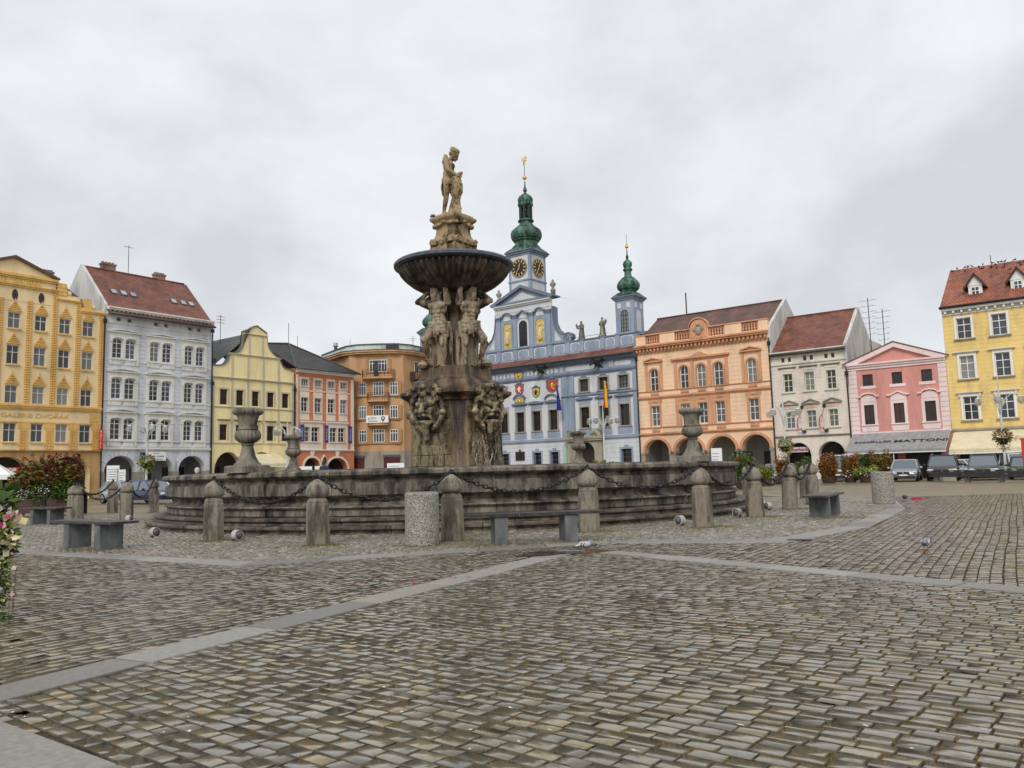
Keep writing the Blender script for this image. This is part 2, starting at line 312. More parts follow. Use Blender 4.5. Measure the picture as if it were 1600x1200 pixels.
for d, ln, steps in ((BL, 15.5, [.2, 1.45, 3.1, 4.35, 5.75, 7.2, 8.5, 9.9, 11.3, 12.7, 14]), (BR, 14, [.7, 1.75, 2.8, 3.75, 4.95, 6.15, 7.3, 8.5, 9.7, 11, 12.2, 13.4])):
    strips.append(band_strip(V0, d, .40, .0, ln))
    for a, b in zip(steps, steps[1:]):
        q = [tuple(np.array(p)+random.uniform(-.012, .012)*np.array([d[1], -d[0]])) for p in band_strip(V0, d, .40, a+.010, b-.010)]; quad_slab(q, .005+random.uniform(0, .003)).build('paving_slab', M_slab, paving)
C0 = np.array([-2.95, 4.68]); DC = az(126)              # wide slab course at the lower left corner
strips.append(band_strip(C0+np.array([-.30, -.42])*1.0, DC, 1.0, -1.2, 3))
for a, b in ((-1.2, -.05), (-.05, 1.35), (1.35, 2.9)): quad_slab(band_strip(C0+np.array([-.30, -.42]), DC, 1.0, a, b), .01).build('paving_slab', M_slab, paving)
for i in range(len(OCT)):                               # granite kerb around the cobbled ring
    a, b = np.array(OCT[i]), np.array(OCT[(i+1) % len(OCT)]); ai, bi = np.array(OCTI[i]), np.array(OCTI[(i+1) % len(OCT)])
    if min(a[1], b[1]) > 31: continue
    k_ = max(1, round(np.linalg.norm(b-a)/1.35))
    for j in range(k_):
        f0, f1 = j/k_, (j+1)/k_
        quad_slab([tuple(a+(b-a)*f0), tuple(a+(b-a)*f1), tuple(ai+(bi-ai)*f1), tuple(ai+(bi-ai)*f0)], .005+random.uniform(0, .003)).build('kerb_slab', M_slab, paving)
def sett_field(azr, L_, W_, keep, xr, yr, rot90=False):
    d = az(azr); n = np.array([d[1], -d[0]]); ext = 36
    rows = np.arange(-ext, ext, W_); P = []; 
    for i, r_ in enumerate(rows):
        k_ = int(2*ext/L_); ln = L_*RNG.uniform(.90, 1.10, k_); s = np.cumsum(ln)-ext+L_*(.5*(i % 2)+RNG.uniform(-.06, .06))
        P.append(np.stack([s+0*ln, np.full(k_, r_+RNG.uniform(-.004, .004)), ln], 1))
    P = np.concatenate(P); P[:, 0] -= P[:, 2]/2
    wob = (.012 if azr < 90 else .003)*np.sin(P[:, 0]*.8+1.3)+.003*np.sin(P[:, 0]*2.3+P[:, 1])
    C = np.array([0, 10.0])+P[:, :1]*d+(P[:, 1]+wob)[:, None]*n
    m = (C[:, 1] > yr[0]) & (C[:, 1] < yr[1]) & ((C[:, 1] < 21) | (C[:, 0] > 4)) & (np.abs(C[:, 0]) < .82*C[:, 1]+2.6) & keep(C)
    return C[m], P[m, 2], d, n
def side(C, p, d): return (C[:, 0]-p[0])*d[1]-(C[:, 1]-p[1])*d[0]
def free(C):
    ok = ~inside(C, OCT)
    for q in strips: ok &= ~inside(C, q)
    return ok
# to the camera's side of both bands lies the front panel
fF = lambda C: free(C) & (side(C, V0, BL) < 0) & (side(C, V0, BR) > 0)
fO = lambda C: free(C) & ~((side(C, V0, BL) < 0) & (side(C, V0, BR) > 0))
fields = [sett_field(129, .172, .106, fF, 0, (3.0, 14)), sett_field(32, .17, .125, fO, 0, (4.0, 31))]
def sett_geo(C, ln, d, n, W_):
    K = len(C); g = .0048; hl = (ln/2-g-RNG.uniform(0, .004, K)); hw = np.full(K, W_/2-g)-RNG.uniform(0, .003, K)
    zt = RNG.normal(0, .0013, K); tl = RNG.normal(0, .003, (K, 2)); V = np.zeros((K, 16, 3)); sg = [(-1, -1), (1, -1), (1, 1), (-1, 1)]
    for lay, (k_, kz, ins) in enumerate(((0, -.03, 0), (0, -.005, .0), (0, -.0012, .0016), (0, .0, .0038))):
        for j, (a, b) in enumerate(sg):
            jit = RNG.normal(0, .0022, (K, 2)); u = a*(hl-ins)+jit[:, 0]; w = b*(hw-ins*.8)+jit[:, 1]
            V[:, lay*4+j, :2] = C+u[:, None]*d+w[:, None]*n; V[:, lay*4+j, 2] = zt+kz+(tl[:, 0]*u+tl[:, 1]*w)
    return V
q = []
for l in range(3):
    for j in range(4): q.append((l*4+j, l*4+(j+1) % 4, l*4+4+(j+1) % 4, l*4+4+j))
q.append((12, 13, 14, 15)); SQ = np.array(q)
bigV, bigR, singles = [], [], []
for (C, ln, d, n), W_ in zip(fields, (.106, .125)):
    V = sett_geo(C, ln, d, n, W_); dist = C[:, 1]; bigV.append(V)
V = np.concatenate(bigV); cen = V.mean(1); rnd = RNG.random(len(V))
vis = (np.abs(cen[:, 0]) < .66*cen[:, 1]) & (cen[:, 1] > 3.62)
order = np.argsort(np.where(vis, cen[:, 1], 99)); pick = order[:300]; rest = np.setdiff1d(np.arange(len(V)), pick)
for i in pick:
    c = cen[i]; me = np_mesh('sett', V[i]-c, SQ, [M_sett1, M_side]); me.polygons.foreach_set('material_index', SIDX); o = link('sett', me, paving, tuple(c))
Vr = V[rest]; FQ = (SQ[None]+16*np.arange(len(Vr))[:, None, None]).reshape(-1, 4)
me = np_mesh('sett_field', Vr.reshape(-1, 3), FQ, [M_sett, M_side], np.repeat(rnd[rest], 16)); me.polygons.foreach_set('material_index', np.tile(SIDX, len(Vr))); tag(link('sett_field', me, paving), kind='stuff')
# cobbles round the basin
tag(MB().add([(x, y, -.009) for x, y in OCTI], [tuple(range(len(OCTI)))]).build('cobble_bed', stone_mat('cobble_joint', [(.03, .026, .016), (.07, .06, .03), (.13, .105, .04), (.06, .06, .02)], scale=6, streak=1, rough=.85, bump=.8, bscale=50)), 'mossy joint bed under the cobblestones', kind='structure')
gx, gy = np.meshgrid(np.arange(-22, 16, .135), np.arange(11, 34, .12)); gx = gx+.07*((np.arange(gx.shape[0]) % 2)[:, None]); C = np.stack([gx.ravel(), gy.ravel()], 1); C += RNG.normal(0, .02, C.shape)
rr = np.hypot(C[:, 0]-FX, C[:, 1]-FY); C = C[inside(C, OCTI) & (rr > 9.8) & ((C[:, 1] < 26) | (rr > 9.8)) & (np.abs(C[:, 0]) < .69*C[:, 1]+1)]
K = len(C); S = 6; base = RNG.uniform(0, 6.28, K); V = np.zeros((K, 2*S+1, 3)); rad = RNG.uniform(.050, .074, K); hz = RNG.uniform(.006, .022, K)
for j in range(S):
    a = base+2*math.pi*j/S; r_ = rad*RNG.uniform(.85, 1.2, K)
    for l, (k_, kz) in enumerate(((1.08, -1.3), (.86, .80))):
        V[:, l*S+j, 0] = C[:, 0]+np.cos(a)*r_*k_*1.12; V[:, l*S+j, 1] = C[:, 1]+np.sin(a)*r_*k_; V[:, l*S+j, 2] = hz*kz-.004
V[:, 2*S, :2] = C; V[:, 2*S, 2] = hz*.98
T = []
for j in range(S): a, b = j, (j+1) % S; T += [(a, b, S+b), (a, S+b, S+a), (S+a, S+b, 2*S)]
FT = (np.array(T)[None]+(2*S+1)*np.arange(K)[:, None, None]).reshape(-1, 3)
tag(link('cobblestones', np_mesh('cobblestones', V.reshape(-1, 3), FT, M_cobble, np.repeat(RNG.random(K), 2*S+1)), paving), kind='stuff')
# moss and short grass in the cobble joints and at the bollard feet
M_grass = ramp_mat('moss_grass', [(.05, .07, .015), (.10, .13, .02), (.21, .18, .03), (.27, .20, .05), (.08, .12, .02)], rough=.8, bump=0)
def blades(P, h, w, name, parent=None, m=None):
    K = len(P); a = RNG.uniform(0, 6.28, K); hh = h*RNG.uniform(.4, 1.2, K); V = np.zeros((K, 3, 3)); l = RNG.normal(0, .5, (K, 2))
    V[:, 0, 0] = P[:, 0]-np.cos(a)*w; V[:, 0, 1] = P[:, 1]-np.sin(a)*w; V[:, 1, 0] = P[:, 0]+np.cos(a)*w; V[:, 1, 1] = P[:, 1]+np.sin(a)*w
    V[:, 2, :2] = P[:, :2]+l*hh[:, None]; V[:, 2, 2] = hh; V[:, :2, 2] = -.01
    return link(name, np_mesh(name, V.reshape(-1, 3), np.arange(3*K).reshape(-1, 3), m or M_grass, np.repeat(RNG.random(K), 3)), parent)
BOLL = [(-6.58, 17.64), (-3.84, 15.75), (-1.24, 15.96), (1.57, 17.35), (4.11, 17.77), (6.17, 20.83), (8.15, 24.0), (9.99, 27.16), (-13.85, 28.78), (-15.9, 29.3), (-16.9, 30.9), (-18.33, 36.78), (-16.2, 36.2), (9.7, 33.6), (11.3, 31.4)]
tuft = [np.array(b)+RNG.normal(0, .17, (700, 2))*np.array([1.7, .8])+np.array([.12, -.12]) for b in BOLL[:8]]
for b in [(-1.85, 15.1), (-8.3, 15.95), (-.2, 14.75), (1.25, 15.1), (7.9, 19.5)]: tuft.append(np.array(b)+RNG.normal(0, .2, (500, 2))*np.array([2, .8]))
P = np.concatenate(tuft); P = P[inside(P, OCT)]
tag(blades(P, .05, .006, 'grass_tufts'), 'short green grass tufts at the bollard and bench feet', 'grass', kind='stuff')
U = RNG.random((130000, 2))*np.array([34, 20])+np.array([-19, 11.5]); f = np.sin(U[:, 0]*1.1+.5)*np.sin(U[:, 1]*1.7)+.6*np.sin(U[:, 0]*2.9+U[:, 1]*2.1)+RNG.normal(0, .35, len(U))
rr = np.hypot(U[:, 0]-FX, U[:, 1]-FY); U = U[inside(U, OCTI) & (rr > 9.85) & (f > .05)]
tag(blades(U, .038, .006, 'joint_moss'), 'yellow green moss growing in the cobble joints', 'moss', kind='stuff')
# rusty moss crumbs in the front sett joints
C, ln, d, n = fields[0]; s = RNG.choice(len(C), 2600); e = np.sign(RNG.normal(0, 1, 2600))
P = C[s]+d*((ln[s]/2)*e)[:, None]+n*RNG.normal(0, .03, 2600)[:, None]; P = np.repeat(P, 10, 0)+RNG.normal(0, .012, (26000, 2))*np.array([1.3, .8]); P = P[P[:, 1] < 8]
M_crumb = ramp_mat('rusty_moss', [(.20, .10, .025), (.33, .17, .045), (.24, .17, .05), (.12, .12, .03)], rough=.9, bump=0)
tag(blades(P, .006, .0045, 'joint_litter', None, M_crumb), 'rusty brown moss crumbs in the joints of the front setts', 'moss', kind='stuff')
# ------------------------------------------------------------------ fountain
M_basin = stone_mat('basin_stone', [(.024, .021, .017), (.062, .054, .043), (.122, .106, .083), (.18, .157, .122), (.25, .215, .163)], scale=2.6, streak=.28, rough=.62, bump=.6, bscale=14)
M_step = stone_mat('step_stone', [(.035, .028, .022), (.075, .058, .045), (.13, .105, .08), (.19, .16, .12)], scale=3, streak=.6, rough=.5, bump=.5, bscale=16)
M_ped = stone_mat('pedestal_stone', [(.012, .010, .008), (.05, .038, .025), (.15, .115, .068), (.31, .25, .15), (.09, .066, .042)], scale=3.4, streak=.3, rough=.65, bump=.9, bscale=10, moss=.6, mossc=(.17, .155, .05), rust=.9)
M_pdark = stone_mat('wet_dark_stone', [(.02, .016, .013), (.055, .04, .028), (.11, .075, .045), (.18, .13, .08)], scale=2.4, streak=.2, rough=.42, bump=.7, bscale=9, rust=.7)
M_pdark2 = stone_mat('streaked_core_stone', [(.02, .016, .012), (.07, .05, .032), (.16, .12, .075), (.26, .20, .13)], scale=2.8, streak=.15, rough=.5, bump=.9, bscale=9, rust=.9)
M_mask = stone_mat('mask_sandstone', [(.024, .019, .013), (.10, .075, .047), (.25, .195, .118), (.42, .34, .22)], scale=3.4, streak=.6, rough=.75, bump=.9, bscale=11)
M_fig = stone_mat('figure_sandstone', [(.03, .022, .015), (.11, .084, .055), (.245, .195, .132), (.39, .32, .225), (.17, .132, .086)], scale=2.6, streak=.22, rough=.75, bump=.5, bscale=22, rust=.55)
M_sam = stone_mat('statue_sandstone', [(.05, .033, .017), (.21, .15, .08), (.40, .295, .165), (.30, .22, .12)], scale=2.0, streak=.5, rough=.8, bump=.7, bscale=16)
M_bowl = stone_mat('bowl_stone', [(.018, .014, .012), (.045, .034, .027), (.10, .075, .055), (.15, .11, .08)], scale=3, streak=.5, rough=.5, bump=.5, bscale=20)
M_lead = mat('lead_rim', (.10, .115, .15), rough=.45, var=.35, scale=6, metal=.3, bump=.2)
M_urn = stone_mat('urn_stone', [(.05, .045, .036), (.125, .112, .088), (.20, .18, .14), (.26, .235, .185)], scale=3, streak=.5, rough=.75, bump=.6, bscale=18)
M_water = mat('dark_water', (.02, .022, .02), rough=.05, var=.1, bump=.15, bscale=3, spec=.5)
fountain = thing('stone_fountain', 'large round baroque stone fountain in the middle of the square', 'fountain', (FX, FY, 0))
NB = 30
bp = [(8.95, .37), (9.22, .372), (9.25, .40), (9.25, .545), (9.31, .565), (9.34, .595), (9.31, .625), (9.2, .635), (9.12, .67), (9.06, .74), (9.10, .80), (9.27, .855), (9.31, .88), (9.31, 1.14), (9.27, 1.165), (9.22, 1.18), (9.20, 1.24), (9.25, 1.285), (9.36, 1.31), (9.41, 1.345), (9.41, 1.415), (9.36, 1.455), (9.25, 1.468), (8.80, 1.468), (8.80, 1.2), (8.95, 1.1)]
def seg_mesh(prof, a, gap, name, m, sub=4):
    b = MB(); n = len(prof); vs = []
    for i in range(sub+1):
        t = (-a/2+gap)+(a-2*gap)*i/sub
        vs += [(r*math.sin(t), -r*math.cos(t), z) for r, z in prof]
    fs = [(i*n+j, i*n+(j+1) % n, (i+1)*n+(j+1) % n, (i+1)*n+j) for i in range(sub) for j in range(n)]
    fs += [tuple(range(n)), tuple(range(sub*n+n-1, sub*n-1, -1))]; b.add(vs, fs); return b.mesh(name, m)
an = 2*math.pi/NB
me = seg_mesh(bp, an, .0006, 'basin_block', M_basin)
for i in range(NB): link('basin_block', me, fountain, (0, 0, 0), i*an+.06, (1+random.uniform(-.0012, .0012),)*2+(1+random.uniform(-.004, .004),))
pier = [(r+.07, z) for r, z in bp[1:-3]]; pier = [(8.9, .372)]+pier+[(8.7, 1.47)]
me = seg_mesh([(r, z*1.002) for r, z in pier], .17, 0, 'pier_block', M_basin, 4)
UA = [-31, 48.5, 148, 232.5]
for a in UA: link('pier_block', me, fountain, (0, 0, .001), R(a)+.001)
sp = [(9.0, .20), (9.0, .372), (9.60, .368), (9.66, .345), (9.66, .30), (9.62, .285), (9.58, .25), (9.60, .205), (9.64, .195)]
s2 = [(9.0, 0), (9.0, .195), (9.80, .192), (9.86, .17), (9.86, .12), (9.80, .10), (9.78, .05), (9.84, .03), (9.84, -.02)]
me = seg_mesh(sp, an, .0012, 'step_stone', M_step); me2 = seg_mesh(s2, an, .0012, 'step_stone', M_step)
for i in range(NB):
    link('step_stone', me, fountain, (0, 0, 0), i*an+.1); link('step_stone', me2, fountain, (0, 0, 0), i*an+.02)
MB().lathe([(0.01, 1.18), (8.9, 1.18), (8.9, 1.17)], 48).build('water', M_water, fountain)
# lead strip along the inner lip
MB().lathe([(8.78, 1.45), (8.80, 1.49), (8.90, 1.49), (8.92, 1.465)], 90).build('inner_lip', M_pdark, fountain, smooth=True)
# pedestal: square turned to the square's own axes, corners cut by a hollow
QA = R(-37.5)                                            # turn of the square's axes
ped = link('pedestal', None, fountain, (-.02, 0, 0), QA); ped.scale = (1.13, 1.13, 1)
def notch(a, c, e=0):                                    # square outline with hollow corners
    out = []
    for sx, sy in ((-1, -1), (1, -1), (1, 1), (-1, 1)):
        pts = [(sx*a, sy*(a-c)), (sx*(a-c*.55), sy*(a-c*.8)), (sx*(a-c*.8), sy*(a-c*.55)), (sx*(a-c), sy*a)]
        if (sx > 0) == (sy > 0): out += pts
        else: out += pts[::-1]
    return out
def notch_ring(mb, lv, m=0):                             # lv: (a, c, z)
    n = 16; vs = []
    for a, c, z in lv: vs += [(x, y, z) for x, y in notch(a, c)]
    fs = [(j*n+i, j*n+(i+1) % n, (j+1)*n+(i+1) % n, (j+1)*n+i) for j in range(len(lv)-1) for i in range(n)]
    fs += [tuple(range(n-1, -1, -1)), tuple(range((len(lv)-1)*n, len(lv)*n))]; return mb.add(vs, fs, m)
notch_ring(MB(), [(1.18, .36, .9), (1.13, .36, 3.95)]).build('pier_core', M_pdark2, ped)
for s in range(4):                                       # block courses on the four faces
    Rm = Matrix.Rotation(s*math.pi/2, 4, 'Z'); z = 1.15
    for ci, h in enumerate((.42, .37, .36, .40, .42, .40, .40)):
        cuts = [-.80, -.80+random.uniform(.35, .65), .15+random.uniform(-.15, .2), .45+random.uniform(-.1, .12), .80] if ci < 4 else [-.80, random.uniform(-.3, .3), .80]
        for a, b in zip(cuts, cuts[1:]):
            pr = 1.17-.012*ci+random.uniform(0, .025); mb = MB(); c = .018; x0, x1, z0, z1 = a+.006, b-.006, z+.006, z+h-.006
            mb.add([(x0, -1.1, z0), (x1, -1.1, z0), (x1, -1.1, z1), (x0, -1.1, z1), (x0, -pr, z0), (x1, -pr, z0), (x1, -pr, z1), (x0, -pr, z1), (x0+c, -pr-c, z0+c), (x1-c, -pr-c, z0+c), (x1-c, -pr-c, z1-c), (x0+c, -pr-c, z1-c)],
                   [(8, 9, 10, 11)]+[(i+j, (i+1) % 4+j, (i+1) % 4+4+j, i+4+j) for j in (0, 4) for i in range(4)])
            mb.build('stone_block', M_ped, ped, None, s*math.pi/2)
        z += h
notch_ring(MB(), [(1.12, .36, 3.72), (1.20, .36, 3.78), (1.22, .36, 3.84), (1.34, .38, 3.95), (1.40, .38, 4.0), (1.40, .38, 4.10), (1.30, .36, 4.16), (1.22, .36, 4.24), (1.12, .34, 4.32), (1.10, .33, 4.46), (1.02, .32, 4.52), (.98, .3, 4.55)]).build('cornice', M_pdark, ped)
notch_ring(MB(), [(.97, .33, 4.5), (.96, .33, 4.60), (.93, .32, 4.66), (.92, .32, 4.94), (.89, .31, 4.97)]).build('plinth', M_pdark, ped)
# core column under the bowl, with a lead water pipe
MB().lathe([(.42, 4.9), (.42, 5.05), (.34, 5.12), (.34, 6.7), (.36, 6.75), (.36, 7.0), (.46, 7.05), (.46, 7.3), (.56, 7.45), (.62, 7.75), (.8, 7.9)], 24, flute=12, fd=.12).build('core_column', M_pdark, fountain, smooth=True)
MB().tube([(.14, -.42, 4.98), (.12, -.40, 5.6), (.10, -.38, 6.6)], .035, 6).build('water_pipe', M_lead, fountain, smooth=True)
# grotesque masks
def mask_mesh():
    b = MB(); c = lambda p, rp, q, rq: b.cap(p, rp, q, rq); e = lambda p, r: b.ball(p, r, 10)
    e((0, .05, .12), (.46, .18, .62)); e((0, -.06, .42), (.30, .2, .18))                      # face, forehead
    c((-.32, -.1, .30), .08, (-.05, -.2, .22), .09); c((.32, -.1, .30), .08, (.05, -.2, .22), .09)   # brows
    c((0, -.2, .25), .06, (0, -.33, .02), .10); e((-.1, -.25, .0), (.06, .06, .05)); e((.1, -.25, .0), (.06, .06, .05))
    e((-.24, -.16, .02), (.14, .12, .13)); e((.24, -.16, .02), (.14, .12, .13))
    for s in (-1, 1):
        c((s*.04, -.24, -.1), .055, (s*.26, -.18, -.16), .05); c((s*.26, -.18, -.16), .05, (s*.34, -.1, -.34), .05)   # moustache
        c((s*.05, -.22, -.34), .08, (s*.24, -.15, -.36), .07)
        for k in range(6):                                # curling hair and scroll rim
            t = R(20+k*24); p = (s*.52*math.cos(t), -.05, .22+.58*math.sin(t)); e(p, (.11, .14, .11))
            b.tube([(p[0]+.08*math.cos(u), -.12-.05*u/6, p[2]+.08*math.sin(u)) for u in np.linspace(0, 6.2, 9)], .035, 6)
        c((s*.55, -.02, .42), .08, (s*.66, -.05, .05), .07); c((s*.66, -.05, .05), .07, (s*.55, -.04, -.28), .08); c((s*.55, -.04, -.28), .08, (s*.28, -.05, -.58), .07)
        e((s*.68, -.08, -.02), (.11, .12, .1)); e((s*.58, -.08, .66), (.13, .16, .12)); e((s*.4, -.1, .82), (.15, .18, .12))
        c((s*.12, -.18, -.5), .07, (s*.05, -.1, -.82), .05); e((s*.36, -.06, -.5), (.1, .1, .1))
    for k in range(5): c((-.2+k*.1, -.2, -.40), .065, (-.12+k*.06, -.12, -.72-.07*(k % 2)), .04)
    e((0, -.1, .86), (.2, .2, .13)); e((0, -.05, -.88), (.11, .1, .16)); e((0, -.2, .58), (.14, .12, .12))
    return organic('mask', b, .02, M_mask, 2, .035, .07)
mm = mask_mesh(); mouth_ball = MB().ball((0, -.165, -.215), (.17, .12, .1), 12).mesh('mouth', MATS.get('x') or mat('mouth_black', (.01, .009, .008), rough=.9, bump=0), True)  # black ball on the stone, painted shade for the open mouth
eye = MB().ball((-.19, -.2, .125), (.075, .06, .05), 8).ball((.19, -.2, .125), (.075, .06, .05), 8).mesh('eye_socket', MATS['mouth_black'], True)  # black balls likewise colour in the shade of the eye hollows
for s in range(4):
    o = link('grotesque_mask', mm, ped, (1.27*math.sin(s*math.pi/2), -1.27*math.cos(s*math.pi/2), 3.38), s*math.pi/2)
    link('mouth', mouth_ball, o); link('eye_socket', eye, o)
# lime dripstone and roots under the right hand mask
b = MB()
for k in range(46):
    x = random.uniform(-.7, .75); z = random.uniform(1.55, 2.75); pts = [(x, -1.235, z)]
    for j in range(6): pts.append((pts[-1][0]+random.uniform(-.07, .07), -1.235-random.uniform(0, .03), pts[-1][2]-random.uniform(.03, .14)))
    b.tube(pts, random.uniform(.008, .02), 4)
b.build('dripstone', stone_mat('dripstone', [(.12, .09, .06), (.30, .25, .18), (.42, .36, .27)], scale=4, streak=1), ped, None, math.pi/2)
# fluted upper bowl
prof = [(.55, 7.62), (.85, 7.66), (1.15, 7.76), (1.5, 7.95), (1.78, 8.18), (1.93, 8.36), (1.99, 8.50), (1.95, 8.56)]
MB().lathe(prof, 312, flute=52, fd=.075).build('upper_bowl', M_bowl, fountain, smooth=True)
MB().lathe([(1.90, 8.54), (2.06, 8.56), (2.13, 8.60), (2.14, 8.68), (2.08, 8.74), (1.95, 8.75), (1.9, 8.6), (1.0, 8.45), (.05, 8.45)], 80).build('bowl_rim', M_lead, fountain, smooth=True, sharp=40)
# statue base on the bowl
sb = thing('statue_base', 'square scrolled sandstone pedestal standing on the fluted upper bowl under the statue', 'pedestal', (FX, FY, 8.45), QA); sb.scale = (1, 1, 1.065)
MB().lathe([(1.0, 0), (1.0, .12), (.86, .2), (.86, .32), (.80, .5), (.74, .55)], 4, rot=math.pi/4, sq=True).build('foot', M_bowl, sb)
def sqr(lv, name, m): MB().lathe(lv, 4, rot=math.pi/4, sq=True).build(name, m, sb)
sqr([(.58, .5), (.60, .54), (.60, .82), (.58, .84)], 'plinth', M_sam)
sqr([(.56, .82), (.54, 1.05), (.45, 1.25), (.43, 1.4), (.44, 1.55), (.50, 1.62)], 'die', M_sam)
sqr([(.46, 1.58), (.50, 1.66), (.58, 1.74), (.60, 1.78), (.60, 1.84), (.52, 1.88), (.50, 1.93), (.45, 1.95)], 'cap_slab', M_sam)
b = MB()
for s in range(4):
    Rm = Matrix.Rotation(s*math.pi/2, 3, 'Z')
    for x in (-.44, -.26, .26, .44, 0):
        rr_ = .13 if abs(x) > .4 else .10
        c = Rm @ Vector((x, -.57, .98-(.04 if abs(x) < .3 else 0))); b.ball(c, (rr_, rr_, rr_), 8)
        b.tube([c+Rm @ Vector((rr_*.7*math.cos(u), -.09, rr_*.7*math.sin(u))) for u in np.linspace(0, 5.5, 9)], .035, 6)
    for x in (-.42, -.22, 0, .22, .42):
        b.ball(Rm @ Vector((x, -.50, 1.6+.05*math.cos(x*9))), (.13, .09, .075), 8)
link('scrollwork', organic('scrollwork', b, .022, M_sam, 2, .03, .08), sb)
# ------------------------------------------------------------------ figures
def atlas_mesh(v):
    b = MB(); c = b.cap; e = b.ball
    e((.05, .02, 1.50), (.30, .23, .23), 12); c((.04, .0, 1.6), .235, (-.02, -.05, 1.85), .215); e((-.02, -.05, 2.08), (.35, .24, .29), 12)
    e((-.17, -.22, 2.17), (.18, .10, .13)); e((.17, -.22, 2.17), (.18, .10, .13))
    for s in (-1, 1):
        for k in range(3): e((s*.085, -.245, 1.92-.13*k), (.075, .05, .06))
    c((0, -.02, 2.3), .13, (.0, -.1, 2.52), .12)
    hx = -.09
    e((hx, -.14, 2.66), (.165, .2, .22), 12); c((hx, -.3, 2.70), .035, (hx, -.345, 2.62), .045)
    e((hx, -.24, 2.75), (.14, .11, .06)); e((hx, -.25, 2.52), (.13, .12, .13)); c((hx, -.27, 2.47), .09, (hx, -.24, 2.33), .05)
    for k in range(16):
        t = R(k*22.5); e((hx+.16*math.cos(t), -.1+.14*math.sin(t), 2.80+.05*(k % 2)), .075); e((hx+.17*math.cos(t), -.02+.1*abs(math.sin(t)), 2.64), .065)
    e((hx, -.04, 2.90), (.13, .12, .08)); c((hx-.12, -.1, 2.5), .05, (hx-.1, -.2, 2.36), .04); c((hx+.12, -.1, 2.5), .05, (hx+.1, -.2, 2.36), .04)
    L_ = ((-.36, 0, 2.28), (-.80, -.12, 2.38), (-.36, .08, 2.82)); Rr = ((.34, -.02, 2.28), (.40, -.24, 2.60), (.27, -.14, 3.03))
    for (S, E, H) in (L_, Rr):
        e(S, (.15, .15, .15)); c(S, .14, ((S[0]+E[0])/2, (S[1]+E[1])/2, (S[2]+E[2])/2), .125); c(((S[0]+E[0])/2, (S[1]+E[1])/2, (S[2]+E[2])/2), .125, E, .095); c(E, .1, H, .065)
        d = (Vector(H)-Vector(E)).normalized(); p = Vector(H)+d*.07; e(p, (.085, .07, .09))
        for k in range(4): q = Vector(H)+Vector((-.06+.04*k, -.03, 0)); c(q+d*.1, .026, q+d*.2, .02)
        c(Vector(H)+Vector((.07, -.04, .02)), .028, Vector(H)+Vector((.11, -.06, .08))+d*.05, .02)
    # legs: one straight, one bent with the foot set on a rock
    kn = (-.42, -.36, .98); an_ = (-.46, -.06, .36)
    c((-.17, -.02, 1.42), .2, kn, .125); e((kn[0], kn[1]-.03, kn[2]), (.11, .11, .12)); c(kn, .115, ((kn[0]+an_[0])/2, -.18, .70), .125); c(((kn[0]+an_[0])/2, -.18, .70), .12, an_, .07)
    c((an_[0], -.05, .28), .085, (-.52, -.34, .22), .06); e((-.48, -.2, .1), (.27, .34, .16)); e((-.62, -.05, .12), (.2, .25, .15))
    c((.16, -.02, 1.42), .195, (.2, -.14, .80), .125); e((.2, -.2, .80), (.1, .08, .11)); c((.2, -.12, .80), .115, (.17, -.03, .52), .125); c((.17, -.03, .52), .12, (.15, -.04, .12), .07)
    c((.15, -.04, .08), .09, (.17, -.34, .05), .065); e((.1, -.1, .02), (.3, .35, .06))
    # loin cloth with swags and a hanging end
    for k in range(7):
        t = k/6; pts = [(-.36+.70*u, -.16-.15*math.sin(u*math.pi)-.02*(k % 2), 1.64-.055*k-.02-(.05+.10*t)*math.sin(u*math.pi*.8+.2)+.10*(1-u)*t) for u in np.linspace(0, 1, 9)]; b.tube(pts, .036, 6)
    for k in range(5): b.tube([(-.06+.03*k, -.34, 1.44), (-.02+.06*k, -.37, 1.26), (-.04+.085*k, -.33+.02*(k % 2), 1.02+.05*(k % 2)+.03*k)], .036, 6, r2=.026)
    for k in range(4): b.tube([(.30+.02*k, -.1+.06*k, 1.6), (.36, -.08+.07*k, 1.35), (.34+.02*k, -.06+.07*k, 1.05)], .045, 6, r2=.03)
    e((-.02, -.33, 1.46), (.09, .08, .09))
    for s in (-1, 1): b.tube([(s*.32, .0, 1.6), (s*.36, .12, 1.2), (s*.33, .18, .6), (s*.35, .2, .05)], .09, 7); b.tube([(s*.15, .15, 1.6), (s*.14, .22, .9), (s*.16, .22, .05)], .12, 7)
    c((0, .28, .1), .2, (0, .28, 2.2), .16); c((0, .25, 2.3), .16, (0, .2, 2.9), .14)
    if v: b.v = [(-x, y, z) for x, y, z in b.v]
    return organic('atlas', b, .017, M_fig, 1, .018, .05)
am = [atlas_mesh(0), atlas_mesh(1)]
AL = ['stone atlas facing left front with bent right arm, carrying the fluted bowl', 'rust stained stone atlas facing right front with one foot on a rock, carrying the bowl', 'stone atlas on the far right side of the fountain core under the bowl', 'stone atlas on the far left side of the fountain core under the bowl']
for i, (a, v) in enumerate(((-44, 0), (45, 1), (137, 0), (-137, 1))):
    t = R(a); o = link('atlas_statue', am[v], None, (FX+.72*math.sin(t), FY-.72*math.cos(t), 4.955), t*.55 if abs(a) < 90 else t); tag(o, AL[i], 'statue', 'stone atlantes under the bowl')
